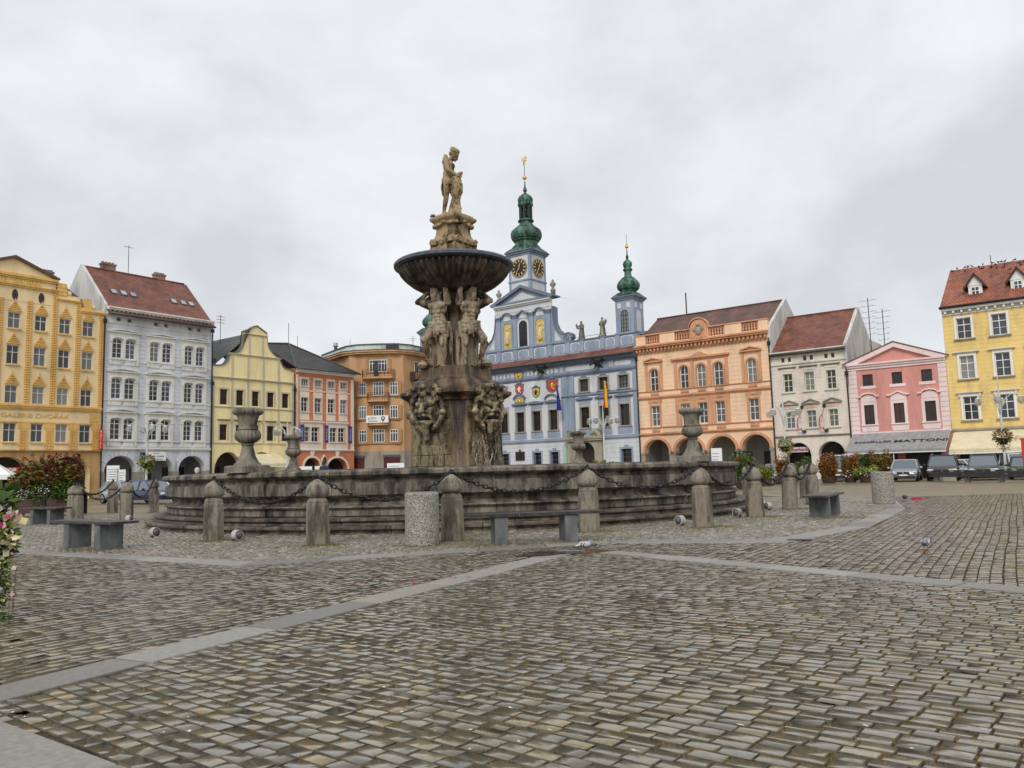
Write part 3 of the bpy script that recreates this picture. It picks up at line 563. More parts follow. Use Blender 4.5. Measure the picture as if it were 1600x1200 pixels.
def samson_parts():
    b = MB(); c = b.cap; e = b.ball
    e((-.16, 0, 1.32), (.24, .25, .22), 12); c((-.17, 0, 1.42), .215, (-.15, 0, 1.62), .215); e((-.12, 0, 1.85), (.24, .30, .27), 12); e((.02, -.13, 1.92), (.11, .14, .12)); e((.02, .13, 1.92), (.11, .14, .12))
    e((-.24, -.05, 2.02), (.16, .22, .13)); c((-.08, 0, 2.05), .115, (.03, 0, 2.22), .11)
    e((.08, 0, 2.34), (.185, .155, .2), 12); c((.21, 0, 2.30), .04, (.25, 0, 2.215), .042); e((.2, 0, 2.36), (.07, .11, .04)); e((.15, 0, 2.17), (.1, .1, .1)); e((.17, 0, 2.09), (.07, .07, .07))
    for k in range(18):
        t = R(k*20); e((.03+.15*math.cos(t), .14*math.sin(t), 2.45+.05*(k % 2)), .075)
    for k in range(8): e((-.07-.02*(k % 2), -.12+.034*k, 2.32-.02*(k % 3)), .07)
    e((.04, 0, 2.53), (.14, .13, .07))
    for s in (-1, 1):
        S = (-.15, s*.3, 2.03); E = (-.04, s*.40, 1.62); H = (.28, s*.16, 1.50+.05*s)
        e(S, (.14, .14, .14)); c(S, .13, E, .095); c(E, .1, H, .065); e(H, (.1, .08, .07))
        for k in range(4): c(Vector(H)+Vector((.05, -.05+.035*k, -.01)), .026, Vector(H)+Vector((.13, -.05+.03*k, -.06)), .02)
        c(Vector(H)+Vector((.02, -s*.06, .04)), .026, Vector(H)+Vector((.1, -s*.09, .04)), .02)
    c((-.17, -.13, 1.25), .185, (-.18, -.16, .80), .12); c((-.18, -.16, .80), .115, (-.24, -.15, .52), .115); c((-.24, -.15, .52), .11, (-.32, -.14, .14), .07); c((-.33, -.14, .08), .085, (-.12, -.17, .05), .06)
    c((-.13, .13, 1.25), .18, (.06, .16, .82), .12); c((.06, .16, .82), .115, (-.02, .15, .14), .075); c((-.02, .15, .08), .085, (.18, .18, .05), .06)
    for k in range(7): b.tube([(-.36+.012*k, -.18, 1.36-.03*k), (-.15, -.3, 1.30-.03*k), (.1, -.2, 1.28-.02*k)], .04, 6); b.tube([(-.36, -.15+.05*k, 1.35), (-.42, -.15+.05*k, 1.1), (-.36+.02*(k % 2), -.15+.05*k, .75)], .045, 6, r2=.025)
    e((0, 0, .02), (.42, .36, .07)); e((-.25, -.1, .06), (.2, .2, .08))
    ca, sa = math.cos(R(24)), math.sin(R(24)); b.v = [(x*ca+(z-2.12)*sa, y, 2.12-x*sa+(z-2.12)*ca) if z > 2.12 else (x, y, z) for x, y, z in b.v]
    body = organic('figure', b, .016, M_sam, 2, .012, .05)
    b = MB(); c = b.cap; e = b.ball
    e((.2, .02, 1.12), (.22, .26, .36), 12); e((.2, -.05, .86), (.18, .22, .2)); e((.26, 0, 1.42), (.17, .2, .16)); c((.3, -.02, 1.5), .1, (.46, -.03, 1.56), .07)
    for k in range(90):
        t = random.uniform(0, 6.28); z = random.uniform(.72, 1.5); rr_ = .24*math.sqrt(max(.1, 1-((z-1.12)/.5)**2)); p = (.2+rr_*math.cos(t), .02+1.1*rr_*math.sin(t), z); c(p, .05, (p[0]+.02, p[1], z-.09), .025)
    for s in (-1, 1): c((.3, s*.18, 1.2), .09, (.4, s*.14, .92), .06); c((.2, s*.2, .85), .1, (.26, s*.2, .45), .07)
    lion = organic('lion', b, .022, M_sam, 2, .03, .06)
    b = MB(); c = b.cap
    c((.08, .03, .02), .28, (.14, .02, .45), .2); c((.14, .02, .4), .2, (.2, .02, .75), .18)
    for k in range(12): t = k*.52; c((.1+.24*math.cos(t), .03+.24*math.sin(t), .05), .08, (.16+.15*math.cos(t+.3), .02+.15*math.sin(t+.3), .6), .05)
    c((.25, -.1, .3), .09, (.42, -.14, .22), .06); c((.3, -.1, .15), .1, (.4, -.2, .06), .08)
    return body, lion, organic('tree_stump', b, .025, M_sam, 2, .03, .08)
sam = thing('hero_statue', 'sandstone statue of a curly haired hero holding a lion, topmost on the fountain', 'statue', (FX-.03, FY, 10.515), R(-12)); sam.scale = (.84, .92, 1)
for nme, me in zip(('figure', 'lion', 'tree_stump'), samson_parts()): link(nme, me, sam)
# ------------------------------------------------------------------ urns on the basin rim
def make_urn():
    u = link('stone_urn')
    MB().lathe([(.40, 0), (.40, .17), (.34, .19)], 4, rot=math.pi/4, sq=True).build('plinth', M_urn, u)
    MB().lathe([(.34, .18), (.33, .23), (.28, .27), (.2, .42), (.15, .62), (.135, .68), (.16, .70), (.16, .74), (.12, .76)], 24).build('foot', M_urn, u, smooth=True, sharp=40)
    MB().lathe([(.12, .74), (.24, .79), (.325, .88), (.335, .96), (.30, 1.05), (.24, 1.09), (.22, 1.10)], 160, flute=20, fd=.10).build('gadrooned_belly', M_urn, u, smooth=True)
    MB().lathe([(.22, 1.09), (.26, 1.10), (.26, 1.13), (.235, 1.15), (.23, 1.24), (.245, 1.36), (.285, 1.46), (.30, 1.48)], 32).build('neck', M_urn, u, smooth=True, sharp=40)
    MB().lathe([(.27, 1.46), (.35, 1.49), (.395, 1.54), (.395, 1.60), (.34, 1.65), (.25, 1.66), (.2, 1.6)], 176, flute=22, fd=.09).build('gadrooned_lip', M_urn, u, smooth=True)
    return u
urn = make_urn()
UL = ['large stone urn on the left front of the basin rim', 'stone urn on the right front of the basin rim before the apricot building', 'stone urn on the far rim before the blue town hall portal', 'small looking stone urn on the far left rim before the yellow gabled house']
for i, a in enumerate(UA):
    t = R(a); loc = (FX+9.14*math.sin(t), FY-9.14*math.cos(t), 1.47); o = urn if i == 0 else copy_tree(urn)
    o.location = loc; o.rotation_euler = (0, 0, t); s_ = (.98, .88, .96, .98)[i]; o.scale = (s_, s_, s_); tag(o, UL[i], 'urn', 'stone urns on the fountain rim')
# ------------------------------------------------------------------ houses
AX = R(37.5); PLN = 73.5
ROWS = {'L': (Vector((math.sin(AX), math.cos(AX), 0)), Vector((-math.cos(AX), math.sin(AX), 0)), R(52.5)),
        'R': (Vector((math.cos(AX), -math.sin(AX), 0)), Vector((math.sin(AX), math.cos(AX), 0)), R(-37.5))}
def row_pt(row, u, y, z=0): d, n, a = ROWS[row]; p = d*u+n*(PLN+y); return (p.x, p.y, z)
def pl(name, c, **k): return mat(name, c, rough=k.pop('rough', .9), var=k.pop('var', .09), scale=k.pop('scale', .5), bump=.2, bscale=30, dirt=min(.85, k.pop('dirt', .35)*2.2), dirtc=tuple(x*.56 for x in c), streak=k.pop('streak', .30), **k)
M_white = mat('white_paint', (.78, .78, .76), rough=.5, var=.06, bump=0)
M_cream = pl('cream_stucco', (.66, .63, .54)); M_trim = pl('stone_trim', (.30, .275, .23))
M_glass = glass_mat('window_glass', [(.012, .014, .018), (.03, .034, .042), (.015, .017, .02), (.10, .115, .135), (.02, .022, .026), (.05, .055, .065), (.014, .016, .02), (.22, .225, .22), (.03, .035, .045), (.07, .08, .10)])
M_dglass = glass_mat('dark_glass', [(.008, .007, .007), (.025, .02, .02)], .12)
M_brown = mat('brown_frame', (.055, .03, .022), rough=.6, var=.2, bump=0); M_black = mat('black_iron', (.02, .02, .022), rough=.55, var=.2, bump=.1)
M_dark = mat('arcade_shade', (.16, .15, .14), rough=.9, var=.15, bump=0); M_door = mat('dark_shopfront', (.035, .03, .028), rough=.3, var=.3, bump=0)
M_zinc = mat('zinc_gutter', (.09, .09, .095), rough=.5, var=.2, bump=0, metal=.3); M_brick = tile_mat('chimney_brick', (.28, .11, .07), (.20, .08, .05), (.22, .2, .18), .25, .1)
T_red = tile_mat('roof_tile_red', (.25, .085, .05), (.165, .055, .036), (.07, .03, .022)); T_red2 = tile_mat('roof_tile_orange', (.36, .115, .06), (.25, .075, .042), (.09, .04, .03), .3, .26)
T_brown = tile_mat('roof_tile_brown', (.155, .068, .048), (.105, .052, .04), (.045, .026, .022)); T_black = tile_mat('roof_tile_black', (.030, .029, .031), (.05, .046, .045), (.015, .015, .016)); T_slate = tile_mat('roof_slate_green', (.085, .10, .088), (.05, .06, .056), (.03, .033, .03))
M_copper = stone_mat('green_copper', [(.010, .014, .012), (.022, .055, .042), (.05, .13, .095), (.10, .22, .16)], scale=1.9, streak=.3, rough=.55, bump=.15)
M_gold = mat('gold_leaf', (.70, .47, .12), rough=.35, var=.15, scale=5, bump=0, metal=.6)
CACHE = {}
def arc_pts(a, b, zt, h, n=10): return [((a+b)/2+(b-a)/2*math.cos(t), zt-h+h*math.sin(t)) for t in np.linspace(math.pi, 0, n+1)]
class B:
    def __init__(s, name, label, cat, row, u0, u1, H, D=12):
        s.u0, s.u1, s.H, s.D, s.row = u0, u1, H, D, row
        s.root = thing(name, label, cat, row_pt(row, u0, 0), ROWS[row][2])
    def part(s, name, mb, m, smooth=False, y=0, x=0, z=0, sharp=None): return mb.build(name, m, s.root, (x-s.u0, y, z), smooth=smooth, sharp=sharp)
    def wall(s, ops, m, z0=0, z1=None, u0=None, u1=None, y=0, name='wall', shell=True, outline=None, rev=None):
        z1 = s.H if z1 is None else z1; u0 = s.u0 if u0 is None else u0; u1 = s.u1 if u1 is None else u1; b = MB()
        xs = sorted({u0, u1} | {v for o in ops for v in o[:2]}); zs = sorted({z0, z1} | {v for o in ops for v in o[2:4]})
        for a, c in zip(xs, xs[1:]):
            for e, f in zip(zs, zs[1:]):
                mx_, mz = (a+c)/2, (e+f)/2
                if any(o[0] < mx_ < o[1] and o[2] < mz < o[3] for o in ops): continue
                b.add([(a, 0, e), (c, 0, e), (c, 0, f), (a, 0, f)], [(0, 1, 2, 3)])
        for o in ops:
            a, c, e, f, h, d = o[:6]
            if h:
                P = arc_pts(a, c, f, h)
                for p, q in zip(P, P[1:]):
                    b.add([(p[0], 0, p[1]), (q[0], 0, q[1]), (q[0], 0, f), (p[0], 0, f)], [(0, 1, 2, 3)])
                    b.add([(p[0], 0, p[1]), (p[0], d, p[1]), (q[0], d, q[1]), (q[0], 0, q[1])], [(0, 1, 2, 3)])
            else: b.add([(a, 0, f), (c, 0, f), (c, d, f), (a, d, f)], [(0, 1, 2, 3)])
            for x in (a, c): b.add([(x, 0, e), (x, 0, f-h), (x, d, f-h), (x, d, e)], [(0, 1, 2, 3)])
            b.add([(a, 0, e), (c, 0, e), (c, d, e), (a, d, e)], [(0, 1, 2, 3)])
        if shell:
            D = s.D; yb = .0
            b.add([(u0, yb, z0), (u0, D, z0), (u0, D, z1), (u0, yb, z1)], [(0, 1, 2, 3)]); b.add([(u1, yb, z0), (u1, D, z0), (u1, D, z1), (u1, yb, z1)], [(0, 1, 2, 3)]); b.add([(u0, D, z0), (u1, D, z0), (u1, D, z1), (u0, D, z1)], [(0, 1, 2, 3)])
        return s.part(name, b, m, y=y)
    def window(s, a, c, e, f, h=0, d=.2, cols=2, rows=(.62,), frame=M_white, glass=M_glass, y=0, bar=.06, parent=None):
        w, ht = round(c-a, 2), round(f-e, 2); key = (w, ht, round(h, 2), cols, tuple(rows), frame.name, glass.name)
        if key not in CACHE:
            m = MB(); x0, x1 = -w/2, w/2; t = bar
            if h:
                O = arc_pts(x0, x1, ht, h); I = arc_pts(x0+t, x1-t, ht-t, max(.02, h-t*.3))
                m.add([(x, yy, z) for yy in (0, .07) for P in (O, I) for x, z in P], [])
                k = len(O)
                for i in range(k-1): m.f += [(i, i+1, k+i+1, k+i), (k+i, k+i+1, 3*k+i+1, 3*k+i)]; m.m += [0, 0]
                m.box(x0, x0+t, 0, .07, 0, ht-h); m.box(x1-t, x1, 0, .07, 0, ht-h); P = O
            else:
                m.box(x0, x0+t, 0, .07, 0, ht); m.box(x1-t, x1, 0, .07, 0, ht); m.box(x0+t, x1-t, 0, .07, ht-t, ht); P = [(x0, ht), (x1, ht)]
            m.box(x0+t, x1-t, 0, .07, 0, t)
            for i in range(1, cols): x = x0+w*i/cols; m.box(x-.03, x+.03, .005, .065, t, ht-t*.8)
            for i, r_ in enumerate(rows): z = ht*r_; b_ = .032 if i == len(rows)-1 else .016; m.box(x0+t, x1-t, .012, .06, z-b_, z+b_)
            g = MB().add([(x0, .04, 0), (x1, .04, 0)]+[(x, .04, z) for x, z in P[::-1]], [tuple(range(len(P)+2))])
            CACHE[key] = (m.mesh('window', frame), g.mesh('pane', glass))
        o = link('window', CACHE[key][0], parent or s.root, ((a+c)/2-s.u0, y+d-.08, e)); link('pane', CACHE[key][1], o); return o
    def surround(s, a, c, e, f, t=.14, p=.06, m=M_cream, sill=.05, y=0, ear=0):
        key = ('sur', round(c-a, 2), round(f-e, 2), t, p, m.name, sill, ear)
        if key not in CACHE:
            w, h = c-a, f-e; b = MB(); x0, x1 = -w/2, w/2
            b.box(x0-t, x0, -p, 0, 0, h+t); b.box(x1, x1+t, -p, 0, 0, h+t); b.box(x0, x1, -p, 0, h, h+t)
            if sill: b.box(x0-t-.06, x1+t+.06, -p-.08, 0, -.11, 0)
            if ear: b.box(x0-t-ear, x0-t, -p, 0, h-.1, h+t); b.box(x1+t, x1+t+ear, -p, 0, h-.1, h+t); b.box(x0-t-ear, x0-t, -p, 0, 0, .25); b.box(x1+t, x1+t+ear, -p, 0, 0, .25)
            CACHE[key] = b.mesh('window_surround', m)
        return link('window_surround', CACHE[key], s.root, ((a+c)/2-s.u0, y, e))
    def band(s, z0, z1, p, m, name='string_course', u0=None, u1=None, y=0, b=None):
        u0 = s.u0 if u0 is None else u0; u1 = s.u1 if u1 is None else u1; mb = b or MB(); mb.box(u0, u1, y-p, y, z0, z1)
        return mb if b is not None else s.part(name, mb, m)
    def cornice(s, steps, m, name='cornice', u0=None, u1=None, y=0):     # steps: (z0, z1, projection)
        mb = MB(); u0 = s.u0 if u0 is None else u0; u1 = s.u1 if u1 is None else u1
        for z0, z1, p in steps: mb.box(u0-.0, u1+.0, y-p, y+.05, z0, z1)
        return s.part(name, mb, m)
    def blocks(s, z0, z1, p, m, n, w, u0=None, u1=None, name='modillion'):
        u0 = s.u0 if u0 is None else u0; u1 = s.u1 if u1 is None else u1; me = MB().box(-w/2, w/2, -p, 0, 0, z1-z0).mesh(name, m)
        for i in range(n): link(name, me, s.root, (u0-s.u0+(u1-u0)*(i+.5)/n, 0, z0))
    def pediment(s, a, c, z0, z1, p, m, t=.1, fill=None, y=0, name='window_hood'):
        mid = (a+c)/2; b = MB(); b.prism([(a, z0), (c, z0), (c, z0+t), (a, z0+t)], y-p, y-.002)
        b.prism([(a, z0+t), (a+.02, z0+t+.001), (mid, z1-t*.4), (c-.02, z0+t+.001), (c, z0+t), (c, z0+t*1.7), (mid, z1+t*.6), (a, z0+t*1.7)], y-p, y-.002)
        s.part(name, b, m)
    def hood(s, a, c, z, p, m, t=.1, y=0, name='window_hood'):
        b = MB(); b.box(a, c, y-p, y, z, z+t*.5); b.box(a-.05, c+.05, y-p-.07, y, z+t*.5, z+t); s.part(name, b, m)
    def archhood(s, a, c, z0, h, p, m, t=.1, y=0, wing=.22, name='window_hood', point=False):
        P = [(a, z0), (a+wing, z0)]+([((a+c)/2, z0+h)] if point else [((a+c)/2+(c-a-2*wing)/2*math.cos(u), z0+h*math.sin(u)) for u in np.linspace(math.pi, 0, 9)][1:-1])+[(c-wing, z0), (c, z0)]
        s.part(name, MB().prism(P+[(x, z+t) for x, z in P[::-1]], y-p, y), m)
    def rust(s, z0, z1, h, ex, m, p=.03, gap=.035, blk=0, name='rustication', u0=None, u1=None, y=0):
        u0 = s.u0 if u0 is None else u0; u1 = s.u1 if u1 is None else u1; b = MB(); z = z0; i = 0
        while z+h <= z1+.01:
            a0, a1 = z+gap/2, z+h-gap/2; iv = [(u0, u1)]
            for (xa, xb, za, zb) in ex:
                if zb > a0 and za < a1:
                    nv = []
                    for (l, r_) in iv:
                        if xb <= l or xa >= r_: nv.append((l, r_))
                        else:
                            if xa > l: nv.append((l, xa))
                            if xb < r_: nv.append((xb, r_))
                    iv = nv
            for l, r_ in iv:
                if blk:
                    st = u0+(blk/2 if i % 2 else 0)-blk; cuts = [l]
                    while st < r_:
                        if l+.05 < st < r_-.05: cuts.append(st)
                        st += blk
                    cuts.append(r_)
                    for q, w in zip(cuts, cuts[1:]): b.box(q+gap/2, w-gap/2, y-p, y+.004, a0, a1)
                elif r_-l > .03: b.box(l, r_, y-p, y+.004, a0, a1)
            z += h; i += 1
        o = s.part(name, b, m); tag(o, kind='stuff'); return o
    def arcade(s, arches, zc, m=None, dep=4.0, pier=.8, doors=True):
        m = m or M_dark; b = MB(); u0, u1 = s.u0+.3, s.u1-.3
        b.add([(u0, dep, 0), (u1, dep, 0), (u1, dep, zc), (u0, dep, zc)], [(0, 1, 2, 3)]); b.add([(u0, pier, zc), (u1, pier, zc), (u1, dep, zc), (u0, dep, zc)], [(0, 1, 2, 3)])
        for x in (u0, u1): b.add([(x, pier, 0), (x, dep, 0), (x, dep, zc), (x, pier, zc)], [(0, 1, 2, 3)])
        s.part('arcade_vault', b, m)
        for i, (a, c) in enumerate(arches):
            if doors:
                w = (c-a)*random.uniform(.3, .42); x = (a+c)/2+random.uniform(.1, .6); o = s.part('shop_door', MB().box(x-w, x+w, dep-.12, dep-.01, 0, 2.75).box(x-w*.9, x-.05, dep-.15, dep-.12, .5, 2.5).box(x+.05, x+w*.9, dep-.15, dep-.12, .5, 2.5), M_door)
    def roof(s, pts, faces, m, name='roof'): return s.part(name, MB().add(pts, faces), m)
    def gable_roof(s, ze, zr, dr, m, o=.35, ol=.0, orr=.0, th=.18):       # ridge parallel to the facade
        a, c = s.u0-ol, s.u1+orr; yb = 2*dr; k = (zr-ze)/dr
        v = [(a, -o, ze-o*k), (c, -o, ze-o*k), (c, dr, zr), (a, dr, zr), (c, yb, ze), (a, yb, ze)]; v2 = [(x, y, z-th) for x, y, z in v]
        s.roof(v+v2, [(0, 1, 2, 3), (3, 2, 4, 5), (0, 6, 7, 1), (0, 3, 9, 6), (1, 7, 8, 2), (2, 8, 10, 4), (3, 5, 11, 9)], m)
        mb = MB().tube([(a-.02, -o-.06, ze-o*k-.06), (c+.02, -o-.06, ze-o*k-.06)], .09, 8); s.part('gutter', mb, M_zinc, True)
        mb = MB()
        for i in range(int((c-a)/.42)): x = a+.42*i; mb.bar((x, dr, zr+.03), (x+.4, dr, zr+.03), .10, 0, 6)
        s.part('ridge_tiles', mb, m)
    def gable_end(s, u, ze, zr, dr, m, th=.3, zl=None):                   # side wall showing above a lower neighbour
        zl = ze-3 if zl is None else zl; b = MB(); P = [(-.05, zl), (2*dr, zl), (2*dr, ze+.12), (dr, zr+.15), (-.05, ze+.12)]
        b.add([(u-th/2, y, z) for y, z in P]+[(u+th/2, y, z) for y, z in P], [(0, 1, 2, 3, 4), (9, 8, 7, 6, 5)]+[(i, i+5, (i+1) % 5+5, (i+1) % 5) for i in range(5)]); s.part('gable_wall', b, m)
    def chimney(s, u, y, z0, z1, w=.9, m=None):
        b = MB().box(u-w/2, u+w/2, y-.3, y+.3, z0, z1-.2).box(u-w/2-.07, u+w/2+.07, y-.37, y+.37, z1-.2, z1-.05)
        for k in range(4): b.box(u-w/2+.05+k*w/4, u-w/2+.05+k*w/4+.13, y-.2, y+.2, z1-.05, z1+.12)
        s.part('chimney', b, m or M_brick)
    def aerial(s, u, y, z0, z1, arms=3):
        b = MB().bar((u, y, z0), (u, y, z1), .03, 0, 5)
        for k in range(arms): z = z1-.2-.35*k; b.bar((u-.5, y, z), (u+.5, y, z), .016, 0, 4); [b.bar((u-.4+.2*j, y-.2, z), (u-.4+.2*j, y+.2, z), .01, 0, 4) for j in range(5)]
        s.part('aerial', b, M_black)
    def pipe(s, u, z1, p=.16, z0=0): s.part('drainpipe', MB().tube([(u, -p, z0), (u, -p, z1-.3), (u, -.02-p*.3, z1)], .065, 7).box(u-.13, u+.13, -p-.12, -p+.1, z1-.65, z1-.3), M_black, True, sharp=50)
# ---- hotel -------------------------------------------------------------------
M_hy = pl('hotel_yellow', (.82, .64, .37), dirt=.2); M_ho = pl('hotel_ochre', (.76, .47, .155), dirt=.3); M_ht = pl('hotel_tan', (.48, .30, .13), dirt=.5)
h = B('hotel', 'yellow and ochre stepped gable hotel with lattice pilasters at the left edge of the photo', 'hotel', 'L', 19.35, 34.6, 16.8, 12)
cu = [20.83, 22.83, 24.83, 27.15, 29.25, 31.23, 33.22]; RZ = [(4.93, 6.5), (8.17, 9.67), (11.45, 13.05), (14.5, 15.84)]
ops = [(u-.475, u+.475, a, c, 0, .22) for u in cu for a, c in RZ]+[(c-1.75, c+1.75, 0, 3.72, 1.5, .9) for c in (22.0, 27.0, 32.0)]
h.wall(ops, M_hy, z1=16.85)
h.part('ground_floor_facing', MB().prism([(19.35, 3.75), (34.6, 3.75), (34.6, 4.22), (19.35, 4.22)], -.04, 0), M_ht)
for a, c in ((19.35, 20.25), (23.75, 25.25), (28.75, 30.25), (33.75, 34.6)): h.part('arcade_pier', MB().prism([(a, 0), (c, 0), (c, 3.75), (a, 3.75)], -.04, 0), M_ht)
for c in (22.0, 27.0, 32.0):
    P = arc_pts(c-1.75, c+1.75, 3.72, 1.5)
    for p, q in ((P[:6], c-1.75), (P[5:], c+1.75)): h.part('arch_spandrel', MB().prism(p+[(c, 3.75), (q, 3.75)], -.04, 0) if q < c else MB().prism([(c, 3.75)]+p+[(q, 3.75)], -.04, 0), M_ht)
h.arcade([(20.3, 23.7), (25.3, 28.7), (30.3, 33.7)], 3.9)
for u in cu:
    for i, (a, c) in enumerate(RZ):
        h.window(u-.475, u+.475, a, c, cols=2, rows=(.64,), frame=M_cream); h.part('window_sill', MB().box(u-.55, u+.55, -.13, 0, a-.13, a-.01), M_ho)
        if i:
            z = c+.10; b = MB()
            for k in range(6): w = .52-.085*k; b.box(u-w, u+w, -.07-.01*(k % 2), 0, z+.15*k, z+.15*k+.125)
            for k in range(5): w = .40-.085*k; [b.box(u+x*w-.05, u+x*w+.05, -.12, 0, z+.15*k+.02, z+.15*k+.10) for x in (-1, -.35, .35, 1)]
            b.bar((u, -.05, z+.85), (u, -.05, z+1.12), .04, 0, 4); h.part('stepped_ornament', b, M_ho)
    h.part('window_frame_panel', MB().box(u-.6, u+.6, -.03, 0, 4.3, 4.78), M_hy)
def lattice(u, w, z0, z1):
    b = MB().box(u-w/2, u+w/2, -.05, 0, z0, z1); z = z0; s_ = w/2
    while z < z1-s_:
        for k in range(2): x = u-w/4+k*w/2; b.add([(x-w*.22, -.06, z), (x, -.13, z), (x+w*.22, -.06, z+s_*.6), (x, -.06, z+s_*.6)], [(0, 1, 2, 3)]); b.add([(x-w*.2, -.06, z+s_*.55), (x, -.06, z+s_*.5), (x+w*.2, -.12, z+s_*.9), (x, -.12, z+s_)], [(0, 1, 2, 3)])
        z += s_
    h.part('lattice_pilaster', b, M_ho)
for u, zt in ((26.05, 17.0), (28.3, 17.0), (30.34, 18.2), (32.32, 17.5), (34.4, 16.7), (24.0, 18.2), (21.9, 17.5)): lattice(u, .42, 8.15, zt)
for u in (28.21, 30.23, 32.22, 34.15, 25.9, 23.8, 21.8):
    w = .9 if u < 34 else .78; b = MB().box(u-w/2, u+w/2, -.06, 0, 6.1, 6.55); h.part('panel_cap', b, M_ho); b = MB().box(u-.3, u+.3, -.04, 0, 4.28, 6.1)
    for k in range(7): [b.box(u-.22+.22*j-.07, u-.22+.22*j+.07, -.09-.02*((j+k) % 2), -.03, 4.36+.25*k, 4.36+.25*k+.16) for j in range(3)]
    h.part('relief_panel', b, M_ho)
h.cornice([(7.68, 7.8, .10), (7.8, 7.95, .16), (7.95, 8.06, .22), (8.06, 8.12, .12)], M_ho, 'string_course'); h.cornice([(4.14, 4.2, .18), (4.2, 4.24, .24)], M_ht, 'string_course'); h.cornice([(6.55, 6.68, .07)], M_ho, 'string_course')
h.part('sign_field', MB().box(33.55, 34.4, -.05, 0, 6.78, 7.5), M_ho)
CU = 27.0
h.wall([], M_hy, 16.8, 19.0, CU-3.35, CU+3.35, name='gable_centre', shell=False); h.wall([], M_hy, 16.8, 17.95, CU-5.45, CU+5.45, name='gable_shoulder', shell=False, y=.003)
h.part('gable_back', MB().box(CU-3.35, CU+3.35, .02, .6, 16.8, 19.2).box(CU-5.45, CU+5.45, .02, .6, 16.8, 17.9), M_hy)
h.cornice([(18.05, 18.2, .14), (18.2, 18.28, .22)], M_ho, u0=CU-3.4, u1=CU+3.4); h.cornice([(18.8, 18.95, .16), (18.95, 19.15, .26), (19.15, 19.22, .1)], M_ho, u0=CU-3.5, u1=CU+3.5)
h.part('pediment', MB().prism([(CU-3.4, 19.2), (CU+3.4, 19.2), (CU, 20.6)], 0, .4), M_hy); h.part('pediment_cornice', MB().prism([(CU-3.6, 19.2), (CU-3.3, 19.2), (CU, 20.5), (CU+3.3, 19.2), (CU+3.6, 19.2), (CU+3.6, 19.32), (CU, 20.74), (CU-3.6, 19.32)], -.25, .4), mat('brown_coping', (.12, .075, .05), rough=.7))
for sg in (-1, 1):
    h.cornice([(17.4, 17.5, .14), (17.5, 17.58, .2)], M_ho, u0=min(CU+sg*3.4, CU+sg*5.45), u1=max(CU+sg*3.4, CU+sg*5.45)); x = CU+sg*3.85; h.part('shoulder_block', MB().box(x-.4, x+.4, -.1, .4, 17.9, 18.95).box(x-.45, x+.45, -.14, .45, 18.2, 18.35).box(x-.45, x+.45, -.14, .45, 18.55, 18.7), M_ho)
    h.part('stone_ball', MB().ball((x+sg*.65, .1, 18.15), .24, 10), M_hy, True); x = CU+sg*6.1; h.part('shoulder_block', MB().box(x-.3, x+.3, -.1, .4, 16.85, 17.9), M_ho); h.part('stone_ball', MB().ball((x+sg*.55, .1, 17.2), .22, 10), M_hy, True)
h.cornice([(16.6, 16.72, .14), (16.72, 16.82, .2)], M_ho, u0=CU+5.45, u1=34.6); h.part('parapet', MB().box(CU+5.45, 34.55, 0, .4, 16.8, 17.05), M_hy)
for u in (27.12, 29.2, 24.8):
    h.part('oval_window', MB().prism([(u+.23*math.cos(t), 17.37+.47*math.sin(t)) for t in np.linspace(0, 6.28, 17)[:-1]], -.03, .0), M_brown); h.part('oval_pane', MB().prism([(u+.18*math.cos(t), 17.37+.41*math.sin(t)) for t in np.linspace(0, 6.28, 17)[:-1]], -.036, -.03).bar((u, -.045, 16.97), (u, -.045, 17.77), .02, 0, 4).bar((u-.18, -.045, 17.37), (u+.18, -.045, 17.37), .02, 0, 4), M_dglass)
text('HOTEL DVOŘÁK', .50, mat('gilt_letters', (.85, .60, .10), rough=.4, var=.1, bump=0), 'sign_letters', h.root, (CU-h.u0, -.05, 18.55), ext=.03, sx=1.13, bold=.008); text('GALERIE DVOŘÁK', .50, M_ho, 'sign_letters', h.root, (29.1-h.u0, -.02, 7.17), ext=.025, sx=1.33)
h.roof([(19.35, .6, 17), (34.6, .6, 16.8), (34.6, 8, 20.6), (19.35, 8, 20.6), (CU, 0, 20.6), (CU, 8, 20.6)], [(0, 1, 2, 3)], T_brown); h.roof([(CU-3.5, .3, 19.2), (CU+3.5, .3, 19.2), (CU, .3, 20.6), (CU, 8, 20.6), (CU-3.5, 6, 19.2), (CU+3.5, 6, 19.2)], [(1, 5, 3, 2), (0, 2, 3, 4)], T_brown, 'gable_roof')
h.chimney(31.6, 5, 19, 21.1, .9); h.pipe(34.62, 16.6)
sg = B('hotel_sign', 'narrow red vertical sign with white letters on the corner of the yellow hotel', 'sign', 'L', 34.45, 34.5, 2)
sg.part('sign_board', MB().box(34.45, 34.55, -.62, -.14, 4.35, 6.15), mat('sign_red', (.55, .035, .02), rough=.4, var=.1, bump=0)); sg.part('bracket', MB().bar((34.5, -.14, 4.6), (34.5, .0, 4.6), .02).bar((34.5, -.14, 5.9), (34.5, 0, 5.9), .02), M_black)
for i, ch in enumerate('HOTEL'): text(ch, .36, M_white, 'sign_letter', sg.root, (-.005, -.38, 5.92-.34*i), (R(90), 0, R(-90)), ext=.005)
